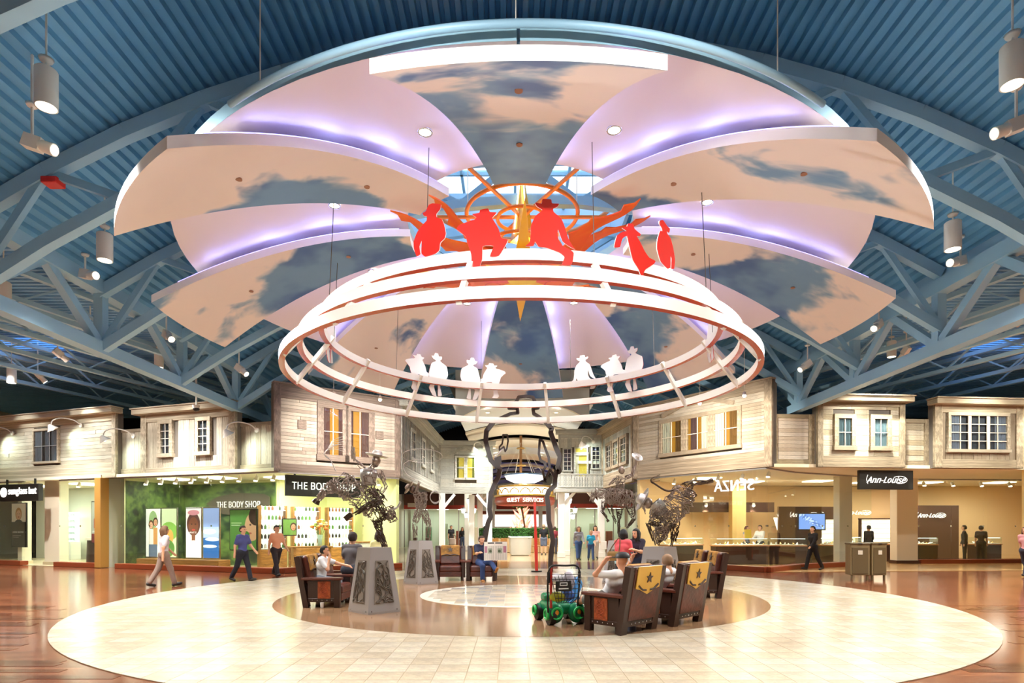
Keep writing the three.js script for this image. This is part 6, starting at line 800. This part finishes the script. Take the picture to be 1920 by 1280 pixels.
// ---------- people ----------
function surfaceNet(f, lo, hi, c) {
  const n = [0, 1, 2].map((k) => Math.ceil((hi[k] - lo[k]) / c) + 1), [nx, ny, nz] = n, v = new Float32Array(nx * ny * nz), id = new Int32Array(nx * ny * nz).fill(-1), I = (i, j, k) => i + nx * (j + ny * k);
  const B = 5, lim = (B + 1) * c * 0.9 + 0.035;                  // blocks far from the surface are filled with one value
  for (let k0 = 0; k0 < nz; k0 += B) for (let j0 = 0; j0 < ny; j0 += B) for (let i0 = 0; i0 < nx; i0 += B) {
    const m = f(lo[0] + (i0 + 2) * c, lo[1] + (j0 + 2) * c, lo[2] + (k0 + 2) * c), skip = Math.abs(m) > lim && m < 900;
    for (let k = k0; k < Math.min(nz, k0 + B); k++) for (let j = j0; j < Math.min(ny, j0 + B); j++) for (let i = i0; i < Math.min(nx, i0 + B); i++) v[I(i, j, k)] = skip ? m : f(lo[0] + i * c, lo[1] + j * c, lo[2] + k * c);
  }
  const p = [], ix = [];
  for (let k = 0; k < nz - 1; k++) for (let j = 0; j < ny - 1; j++) for (let i = 0; i < nx - 1; i++) {
    let s = 0, x = 0, y = 0, z = 0, m = 0; const q = (a, b, d) => v[I(i + a, j + b, k + d)];
    for (let e = 0; e < 8; e++) if (q(e & 1, e >> 1 & 1, e >> 2) < 0) m |= 1 << e; if (m === 0 || m === 255) continue;
    for (const [a, b] of EDGES) { const ia = m >> a & 1, ib = m >> b & 1; if (ia === ib) continue; const va = q(a & 1, a >> 1 & 1, a >> 2), vb = q(b & 1, b >> 1 & 1, b >> 2), t = va / (va - vb); x += (a & 1) + t * ((b & 1) - (a & 1)); y += (a >> 1 & 1) + t * ((b >> 1 & 1) - (a >> 1 & 1)); z += (a >> 2) + t * ((b >> 2) - (a >> 2)); s++; }
    id[I(i, j, k)] = p.length / 3; p.push(lo[0] + (i + x / s) * c, lo[1] + (j + y / s) * c, lo[2] + (k + z / s) * c);
  }
  for (let k = 1; k < nz - 1; k++) for (let j = 1; j < ny - 1; j++) for (let i = 1; i < nx - 1; i++) {
    const a = v[I(i, j, k)] < 0, quad = (b, c2, d, e, fl) => { if (fl) ix.push(b, c2, d, b, d, e); else ix.push(b, d, c2, b, e, d); };
    if (a !== v[I(i + 1, j, k)] < 0) quad(id[I(i, j - 1, k - 1)], id[I(i, j, k - 1)], id[I(i, j, k)], id[I(i, j - 1, k)], a);
    if (a !== v[I(i, j + 1, k)] < 0) quad(id[I(i - 1, j, k - 1)], id[I(i - 1, j, k)], id[I(i, j, k)], id[I(i, j, k - 1)], a);
    if (a !== v[I(i, j, k + 1)] < 0) quad(id[I(i - 1, j - 1, k)], id[I(i, j - 1, k)], id[I(i, j, k)], id[I(i - 1, j, k)], a);
  }
  const g = new THREE.BufferGeometry(); g.setAttribute('position', new THREE.Float32BufferAttribute(p, 3)); g.setIndex(ix); g.computeVertexNormals(); g.setAttribute('uv', new THREE.Float32BufferAttribute(new Float32Array(p.length / 3 * 2), 2)); return g;
}
const EDGES = [[0, 1], [2, 3], [4, 5], [6, 7], [0, 2], [1, 3], [4, 6], [5, 7], [0, 4], [1, 5], [2, 6], [3, 7]];
function field(caps, k, grow = 0) {                               // caps: [A, B, ra, rb]; smooth union
  return (x, y, z) => {
    let d = 1e3;
    for (const [A, B, ra, rb2] of caps) { const bx2 = B.x - A.x, by = B.y - A.y, bz = B.z - A.z, ax = x - A.x, ay = y - A.y, az = z - A.z, t = clamp((ax * bx2 + ay * by + az * bz) / (bx2 * bx2 + by * by + bz * bz + 1e-9)); const q = Math.hypot(ax - bx2 * t, ay - by * t, az - bz * t) - (ra + (rb2 - ra) * t), h = clamp(0.5 + 0.5 * (d - q) / k); d = d + (q - d) * h - k * h * (1 - h); }
    return d - grow;
  };
}
function capsMesh(caps, c, k, grow, extra) {
  const lo = [1e3, 1e3, 1e3], hi = [-1e3, -1e3, -1e3]; for (const [A, B, a, b] of caps) for (const [P, r] of [[A, a], [B, b]]) ['x', 'y', 'z'].forEach((q, i) => { lo[i] = Math.min(lo[i], P[q] - r - grow - 2.5 * c); hi[i] = Math.max(hi[i], P[q] + r + grow + 2.5 * c); });
  const f = field(caps, k, grow); return surfaceNet(extra ? (x, y, z) => extra(f(x, y, z), x, y, z) : f, lo, hi, c);
}
function human(label, o) {
  const H = o.h ?? 1.7, S = H / 1.7, g = thing('person', label, 'person', o.at, o.turn ?? 0, o.group), cell = o.cell ?? 0.026, py = o.pelvis ?? 0.525 * H, lean = o.lean ?? 0.03, skin = mat(o.skin ?? 0xd9a583, 0.55);
  const up = V(0, cos(lean), sin(lean)), pel = V(0, py, 0), at = (t) => pel.clone().addScaledVector(up, t * H), sh = at(0.288), nk = at(0.32), hp = o.head ?? [0, 0], hd = nk.clone().add(V(sin(hp[1]) * 0.02, cos(hp[0]) * 0.078 * H, sin(hp[0]) * 0.078 * H + 0.015));
  const r = (v) => v * S, arms = [], legs = [], hands = [], feet = [];
  (o.arms ?? [[0.1, 0.12, 0.25, 0], [-0.1, 0.12, 0.25, 0]]).forEach(([a, b, e, inw], i) => { const s = i ? 1 : -1, A = sh.clone().add(V(s * r(0.165), -r(0.02), 0)), E = A.clone().add(V(s * sin(b), -cos(a) * cos(b), sin(a) * cos(b)).multiplyScalar(0.17 * H)), d2 = V(s * sin(b) * 0.3 - s * inw, -cos(a + e), sin(a + e)).normalize(), W = E.clone().addScaledVector(d2, 0.148 * H); arms.push([[A, E, r(0.05), r(0.041)], [E, W, r(0.04), r(0.028)]]); hands.push([W, d2, s]); });
  (o.legs ?? [[0, 0, 0.03], [0, 0, 0.03]]).forEach(([a, b, sp], i) => { const s = i ? 1 : -1, A = V(s * r(0.085), py - r(0.02), 0), K = A.clone().add(V(s * sin(sp), -cos(a) * cos(sp), sin(a) * cos(sp)).multiplyScalar(0.235 * H)), F = K.clone().add(V(s * sin(sp) * 0.2, -cos(a - b), sin(a - b)).multiplyScalar(0.24 * H)), t = clamp(a - b, -0.9, 1.3), toe = F.clone().add(V(s * 0.02, -sin(-t) * 0.1 - 0.03, cos(t) * 0.16).multiplyScalar(S)); if (o.footUp?.[i]) toe.copy(F).add(V(0, 0.1 * S, 0.1 * S)); legs.push([[A, K, r(0.085), r(0.058)], [K, F, r(0.056), r(0.038)]]); feet.push([F.clone().add(V(0, -r(0.035), -r(0.03))), toe, r(0.042), r(0.036)]); });
  const fem = o.fem ? 0.86 : 1, torso = [[at(0.0).add(V(-r(0.07), 0, 0)), at(0.0).add(V(r(0.07), 0, 0)), r(0.105), r(0.105)], [at(0.06), at(0.15), r(0.105 * fem), r(0.115 * fem)], [at(0.2).add(V(-r(0.075 * fem), 0, 0)), at(0.2).add(V(r(0.075 * fem), 0, 0)), r(0.112 * fem), r(0.112 * fem)], [sh.clone().add(V(-r(0.14 * fem), -r(0.02), 0)), sh.clone().add(V(r(0.14 * fem), -r(0.02), 0)), r(0.062), r(0.062)]];
  const headC = [[hd.clone().add(V(0, r(0.025), -r(0.01))), hd.clone().add(V(0, -r(0.045), r(0.018))), r(0.092), r(0.066)], [nk.clone().add(V(0, -r(0.05), 0)), hd.clone(), r(0.058), r(0.05)]], face = V(sin(hp[1]), -sin(hp[0]) * 0.6, cos(hp[1])).normalize();
  const sx = V(face.z, 0, -face.x).normalize(), ft = (f2, s2, y) => hd.clone().addScaledVector(face, r(f2)).addScaledVector(sx, r(s2)).add(V(0, r(y), 0)); headC.push([ft(0.085, 0, 0.0), ft(0.1, 0, -0.02), r(0.008), r(0.014)], [ft(-0.005, 0.088, 0), ft(-0.01, 0.092, -0.03), r(0.014), r(0.012)], [ft(-0.005, -0.088, 0), ft(-0.01, -0.092, -0.03), r(0.014), r(0.012)]);
  const palm = hands.map(([W, d]) => [W, W.clone().addScaledVector(d, r(0.09)), r(0.03), r(0.034)]);
  const bodyGeo = [capsMesh([...torso, ...headC, ...arms.flat(), ...legs.flat(), ...palm], Math.min(cell, 0.02), 0.03, 0)];
  if (o.fingers) for (const [W, d, s] of hands) { const side = V(0, 0, 0).crossVectors(d, Math.abs(d.y) > 0.8 ? V(0, 0, 1) : V(0, 1, 0)).normalize(), nrm = V(0, 0, 0).crossVectors(side, d).normalize().multiplyScalar(o.curl ?? -1), fc = [[W.clone().addScaledVector(d, r(0.02)), W.clone().addScaledVector(d, r(0.07)), r(0.026), r(0.03)]]; [[-0.03, 0.062], [-0.01, 0.075], [0.011, 0.07], [0.03, 0.055]].forEach(([q, L]) => { const a = W.clone().addScaledVector(d, r(0.085)).addScaledVector(side, r(q)), b = a.clone().addScaledVector(d, r(L * 0.55)).addScaledVector(nrm, r(0.008)), c2 = b.clone().addScaledVector(d, r(L * 0.4)).addScaledVector(nrm, r(0.022)); fc.push([a, b, r(0.0095), r(0.009)], [b, c2, r(0.009), r(0.0075)]); }); const ta = W.clone().addScaledVector(d, r(0.03)).addScaledVector(side, -s * r(0.03)); fc.push([ta, ta.clone().addScaledVector(d, r(0.035)).addScaledVector(side, -s * r(0.03)).addScaledVector(nrm, r(0.015)), r(0.012), r(0.009)]); bodyGeo.push(capsMesh(fc, 0.005, 0.006, 0)); }
  const body = obj('body', bodyGeo, skin, g);
  obj('eyes', [ft(0.078, 0.032, 0.012), ft(0.078, -0.032, 0.012)].map((p) => ball(r(0.011), p.x, p.y, p.z, 1, 1, 1, 6)), M.black, body); const mo = ft(0.078, 0, -0.058); obj('mouth', ball(r(0.018), mo.x, mo.y, mo.z, 1.1, 0.32, 0.6, 8), mat(0xa4564c, 0.5), body);
  obj('top', capsMesh([...torso, ...arms.map((a) => { if (o.sleeve === 'long') return a; const [A, E, p, q] = a[0]; return [[A, A.clone().lerp(E, o.sleeve === 'none' ? 0.1 : 0.72), p, p + (q - p) * 0.5]]; }).flat()], cell, 0.03, r(0.014)), mat(o.top ?? 0xdddddd, 0.85), g);
  const lg = legs.map((l) => { if (o.bottomLen === 'short') { const [A, K, p, q] = l[0]; return [[A, A.clone().lerp(K, 0.85), p + 0.006, q + 0.02]]; } const [K, F, p, q] = l[1]; return [l[0], [K, K.clone().lerp(F, 0.93), p, q + 0.012]]; }).flat();
  obj('bottom', capsMesh([torso[0], ...lg], cell, 0.03, r(0.018)), mat(o.bottom ?? 0x35465e, 0.85), g); feet.forEach((f) => obj('shoe', capsMesh([f], Math.min(cell, 0.014), 0.01, r(0.006)), mat(o.shoes ?? 0x2a2420, 0.6), g));
  if (o.hair !== null) { const hc = [[ft(-0.016, 0, 0.034), ft(-0.03, 0, 0.0), r(0.097), r(0.094)]]; if (o.long) hc.push([ft(-0.05, 0, -0.02), ft(-0.06, 0, -0.16 * o.long), r(0.095), r(0.07)], [ft(-0.01, 0.07, 0), ft(-0.01, 0.085, -0.13 * o.long), r(0.04), r(0.035)], [ft(-0.01, -0.07, 0), ft(-0.01, -0.085, -0.13 * o.long), r(0.04), r(0.035)]); const yc = hd.y + r(0.062); obj('hair', capsMesh(hc, 0.014, 0.02, 0, (d, x, y, z) => { const fz = (x - hd.x) * face.x + (z - hd.z) * face.z, sd = Math.abs((x - hd.x) * sx.x + (z - hd.z) * sx.z); return Math.max(d, Math.min(fz - r(o.long && sd > r(0.07) ? 0.05 : 0.02), yc - y), o.long ? -9 : (hd.y - r(0.07)) - y); }), mat(o.hair ?? 0x241a14, 0.7), g); }
  g.userData.hd = undefined; return { g, hd, hands, ft, r };
}
{
  const sit = (th, kn) => [[th, kn, 0.12], [th, kn, 0.12]], FL = 0.0135;
  // seated boy
  human('boy in a white T-shirt resting his cheek on his hand in the left armchair', { at: [-4.22, FL, 1.98], turn: PI / 2, h: 1.5, pelvis: 0.55, lean: 0.12, skin: 0xdca684, top: 0xe9ecee, bottom: 0x8a93a0, hair: 0x15100e, head: [0.15, 0.1], legs: sit(1.45, 1.4), arms: [[0.62, 0.12, 2.45, 0.3], [1.2, 0.15, 0.15, 0.2]], fingers: 1, cell: 0.018 });
  human('man in a grey T-shirt with his back to us, perched on the left armchairs', { at: [-3.78, 0.0, 1.35], turn: PI - 0.15, h: 1.78, pelvis: 0.72, lean: 0.22, top: 0x5d595c, bottom: 0x3a3f4a, hair: 0x2b1a12, head: [0.25, 0.15], legs: sit(1.15, 1.0), arms: [[0.5, 0.35, 0.9, 0.2], [0.6, 0.3, 1.0, 0.2]], fingers: 1, cell: 0.02 });
  human('woman with a dark bob and a pale yellow top, back to us behind the pedestal', { at: [-3.42, FL, 0.1], turn: PI + 0.2, h: 1.56, fem: 1, top: 0xe9e2a0, bottom: 0x4a4a52, hair: 0x2c1812, long: 0.7, sleeve: 'short' });
  // newspaper reader
  const nm = human('man in a navy shirt and jeans reading a newspaper', { at: [-1.14, FL, -4.0], turn: 0.35, h: 1.76, pelvis: 0.55, lean: -0.12, skin: 0xd6a080, top: 0x1d2440, bottom: 0x2a3f6c, shoes: 0xa8702e, hair: 0x3a2416, head: [0.35, 0.25], legs: [[1.4, 1.4, 0.02], [1.62, 0.55, 0.25]], arms: [[0.75, 0.1, 1.0, 0.1], [0.75, 0.1, 1.0, 0.1]], fingers: 1, cell: 0.02 });
  { const np = thing('newspaper', 'open newspaper held by the man in the navy shirt', 'newspaper', [-0.72, 0.93, -3.5], 0.3), t = canvasTex(256, 256, (c, w, h) => { rectc(c, '#e6e2d8', 0, 0, w, h); for (let k = 0; k < 5; k++) for (let j = 0; j < 26; j++) rectc(c, '#8a867c', 10 + k * 49, 60 + j * 7.4, 40, 2.4); rectc(c, '#3a3834', 12, 10, 150, 16); rectc(c, '#97a08c', 60, 90, 96, 70); ell(c, '#55604a', 100, 130, 30, 18); rectc(c, '#b0788c', 180, 60, 60, 90); }), pm = mat(0xffffff, 0.9, 0, { map: t }); for (const s of [-1, 1]) obj('page', gridGeo(6, 2, (u, v) => [s * u * 0.36, -0.28 + v * 0.56, 0.1 * (1 - Math.cos(u * 1.4)) * 1.3 + 0.01 * sin(v * 6), u, v], s < 0), pm, np); }
  // two women by the pedestals
  human('woman in a coral top with a brown shoulder bag, back to us', { at: [2.42, FL, 0.45], turn: PI - 0.5, h: 1.6, fem: 1, top: 0xf0636c, sleeve: 'long', bottom: 0x26282e, bottomLen: 'short', hair: 0x120e10, long: 0.6, head: [0.3, 0], arms: [[0.3, 0.1, 0.9, 0.2], [0.45, 0.1, 1.2, 0.25]], fingers: 1, cell: 0.018 });
  human('woman with long black hair in a dark top looking down at her phone', { at: [2.84, FL, 0.2], turn: -0.75, h: 1.62, fem: 1, top: 0x2a2436, bottom: 0x27304a, hair: 0x0e0b0c, long: 1.3, head: [0.35, -0.2], arms: [[0.5, 0.08, 1.25, 0.3], [0.5, 0.08, 1.3, 0.3]], fingers: 1, cell: 0.018, lean: 0.1 });
  { const b = thing('shoulder_bag', 'brown woven shoulder bag on the coral woman\'s back', 'bag', [2.18, 0, 0.62], -0.3); obj('pouch', rb(0.3, 0.22, 0.14, 0, 0.98, 0.04, 0.06, 4), mat(0x8a6a3a, 0.8), b); obj('strap', tube([V(-0.12, 1.05, 0.05), V(0.0, 1.25, 0.03), V(0.12, 1.4, -0.06), V(0.14, 1.25, 0), V(0.12, 1.05, 0.05)], 0.014, 24, 6), mat(0x6a4e2a, 0.7), b); tag(obj('waist_wrap', lathe([[0.19, 0.78], [0.2, 0.86], [0.185, 0.92], [0.18, 0.92], [0.19, 0.85], [0.18, 0.78]], 20).scale(1, 1, 0.85).translate(2.42, 0.0135, 0.45), mat(0xa9d4dc, 0.8)), 'pale blue cloth tied round the coral woman\'s waist', 'cloth');
    tag(obj('phone', rb(0.07, 0.13, 0.01, 0, 0, 0, 0.004).rotateX(-0.7).translate(2.62, 1.08, 0.5), M.black), 'dark phone in the hands of the woman with long black hair', 'phone'); tag(obj('green_bag', rb(0.3, 0.34, 0.14, 3.12, 0.92, 0.12, 0.05, 3), mat(0x2d6a34, 0.7)), 'dark green bag hanging beside the woman with long black hair', 'bag'); tag(obj('yellow_bag', rb(0.16, 0.26, 0.1, 3.1, 0.62, 0.24, 0.03, 3), mat(0xe6c32c, 0.6)), 'small yellow bag below the green bag', 'bag'); }
  // reclining man and his neighbour
  const rm = human('man in a white T-shirt and black cap lounging in the nearest armchair', { at: [1.36, FL, 4.76], turn: PI + 0.72, h: 1.74, pelvis: 0.5, lean: -0.6, skin: 0xd79c7a, top: 0xf1f1f1, bottom: 0x6b675e, bottomLen: 'short', hair: null, head: [0.05, 0], legs: [[1.5, 0.15, 0.1], [1.42, 0.2, 0.04]], arms: [[1.5, 0.75, 2.2, 0.25], [1.55, 0.75, 2.3, 0.25]], footUp: [1, 1], fingers: 1, cell: 0.018 });
  { const p = rm.ft(-0.02, 0, 0.05), cp = obj('cap', [lathe([[0, 0.1], [0.06, 0.092], [0.1, 0.06], [0.112, 0], [0.104, 0], [0, 0.02]], 20).scale(1, 1, 1.12).translate(p.x, p.y + 0.0, p.z), rb(0.15, 0.014, 0.1, p.x, p.y + 0.005, p.z + 0.15, 0.006)], M.black, rm.g); const wb = rm.hands[0][0]; obj('wristband', new THREE.TorusGeometry(0.033, 0.012, 6, 16).translate(wb.x, wb.y, wb.z), M.white, rm.g); }
  human('brown-haired person in a white top slumped in the second front armchair', { at: [2.33, FL, 3.95], turn: PI + 0.75, h: 1.66, pelvis: 0.48, lean: -0.6, skin: 0xdba988, top: 0xe4e6ea, bottom: 0x4a5468, hair: 0x8a6a4c, head: [0.3, -0.9], legs: sit(1.4, 1.3), arms: [[0.6, 0.2, 1.0, 0.3], [0.6, 0.2, 1.0, 0.3]], cell: 0.022 });
  // walkers on the left
  const W1 = [[0.35, 0.1, 0.02], [-0.3, 0.25, 0.02]], W2 = [[-0.28, 0.3, 0.02], [0.32, 0.08, 0.02]], A1 = [[-0.35, 0.1, 0.3, 0], [0.4, 0.1, 0.4, 0]];
  human('walker in a grey-white top and brown trousers in front of the lit posters', { at: [-9.85, 0.005, -2.0], turn: PI - 0.7, h: 1.72, top: 0xcfc8cc, bottom: 0x8a7568, hair: 0x7a5a40, long: 0.7, legs: W1, arms: A1, fem: 1, pelvis: 0.88 });
  human('walker in a blue-violet top and black trousers before the green face poster', { at: [-8.4, 0.005, -3.6], turn: 1.2, h: 1.72, top: 0x4a4f86, bottom: 0x20202a, hair: 0x3a2a20, legs: W2, arms: A1, pelvis: 0.88 });
  human('walker in an orange and white top and dark trousers by the store corner', { at: [-8.1, 0.005, -5.45], turn: 0.9, h: 1.74, top: 0xe8a27c, bottom: 0x2a2226, hair: 0x2a1c16, legs: W1, arms: A1, pelvis: 0.89 });
  // corridor walkers
  human('woman in a black cardigan and jeans walking towards us in the corridor', { at: [3.15, 0, -15.4], turn: 0.1, h: 1.72, fem: 1, top: 0x8a8a90, bottom: 0x35507c, hair: 0x5a3a24, long: 1.1, legs: W1, arms: A1, sleeve: 'long', pelvis: 0.88 });
  human('child in a turquoise T-shirt and jeans walking in front of two women', { at: [3.72, 0, -15.0], turn: 0.0, h: 1.52, top: 0x2aa0cc, bottom: 0x35507c, hair: 0xa87848, legs: W2, arms: A1, pelvis: 0.77 });
  human('woman in a pink top carrying a white shopping bag in the corridor', { at: [4.12, 0, -16.3], turn: -0.1, h: 1.76, fem: 1, top: 0xd8a8a0, bottom: 0xcfc6c0, hair: 0x24140e, long: 1.1, legs: W1, arms: A1, sleeve: 'none', pelvis: 0.9 });
  tag(obj('shopping_bag', rb(0.34, 0.42, 0.14, 4.5, 0.72, -16.1, 0.02), M.white), 'white shopping bag beside the woman in pink', 'bag');
  human('man in a dark shirt standing behind a patterned pushchair far down the corridor', { at: [-4.7, 0, -29.5], turn: 0.2, h: 1.78, top: 0x33343a, bottom: 0x5a5048, hair: 0x2a2018, cell: 0.035 });
  human('woman in a black jacket and jeans far down the corridor', { at: [-3.85, 0, -29.2], turn: 0.1, h: 1.66, fem: 1, top: 0x1c1c20, bottom: 0x3a4a66, hair: 0x4a2a1c, long: 1, sleeve: 'long', cell: 0.035 });
  { const pc = thing('pushchair', 'pale patterned pushchair in front of the man far down the corridor', 'pushchair', [-4.55, 0, -28.9]); obj('seat', rb(0.5, 0.5, 0.4, 0, 0.6, 0, 0.1, 3), mat(0xd8c8c0, 0.8), pc); obj('handle', tube([V(-0.2, 0.7, -0.2), V(-0.2, 1.0, -0.4), V(0.2, 1.0, -0.4), V(0.2, 0.7, -0.2)], 0.02, 20, 5), M.black, pc); for (const [x, z] of [[-0.22, -0.2], [0.22, -0.2], [-0.22, 0.25], [0.22, 0.25]]) obj('wheel', cyl(V(x - 0.03, 0.12, z), V(x + 0.03, 0.12, z), 0.12), M.black, pc); }
  human('man in a black T-shirt and shorts with his back to us by the cafe hedge', { at: [1.72, 0, -21.4], turn: PI, h: 1.84, top: 0x17171c, bottom: 0x5a6274, bottomLen: 'short', hair: 0x9a8468, cell: 0.03 });
  human('person in a dark red shirt right of the man in black by the hedge', { at: [2.45, 0, -22.4], turn: 2.6, h: 1.7, top: 0x7a2430, bottom: 0x3a3a44, hair: 0x3a2418, cell: 0.03 });
  human('person in black standing left of the cafe seats', { at: [-1.95, 0, -23.8], turn: 2.0, h: 1.74, top: 0x1c1b20, bottom: 0x28282e, hair: 0x1c1410, sleeve: 'long', cell: 0.035 });
  // inside the jewellery stores
  human('woman in a grey dress behind the jewellery counter', { at: [10.55, 0.015, -12.75], turn: 0.5, h: 1.7, fem: 1, top: 0x8a8a98, bottom: 0x5a5a66, hair: 0x5a3020, long: 0.9, cell: 0.03, sleeve: 'none' });
  human('man in a white shirt behind the jewellery counter', { at: [11.2, 0.015, -12.8], turn: -0.9, h: 1.74, top: 0xeceae6, bottom: 0x35353e, hair: 0x3a2a1c, cell: 0.03, sleeve: 'long', arms: [[0.5, 0.1, 1.0, 0.2], [0.5, 0.1, 1.0, 0.2]] });
  human('passer-by in dark clothes walking along the jewellery window', { at: [11.35, 0.005, -8.3], turn: -1.3, h: 1.72, top: 0x1d1718, bottom: 0x18151a, hair: 0x150f0d, legs: W1, arms: A1, sleeve: 'long', pelvis: 0.88 });
  human('man in a black suit behind the store entrance', { at: [17.1, 0.015, -14.3], turn: PI, h: 1.74, top: 0x151318, bottom: 0x18161a, hair: 0x1a1210, sleeve: 'long', cell: 0.03 });
  human('dark figure browsing at the right jewellery counter, left of two', { at: [21.2, 0.015, -13.6], turn: -2.2, h: 1.74, top: 0x35302e, bottom: 0x2a2624, hair: 0x1a1210, sleeve: 'long', cell: 0.03 });
  human('dark figure browsing at the right jewellery counter, right of two', { at: [21.9, 0.015, -13.5], turn: 2.4, h: 1.72, top: 0x453a34, bottom: 0x241f1e, hair: 0x2a1a14, cell: 0.03 });
  human('walker in a pink top at the right edge of the view', { at: [17.0, 0.005, -5.4], turn: -1.2, h: 1.7, fem: 1, top: 0xd89a9a, bottom: 0x3a3a46, hair: 0x5a3a2a, long: 1, legs: W2, arms: A1, pelvis: 0.87 });
}

renderer.render(scene, camera);
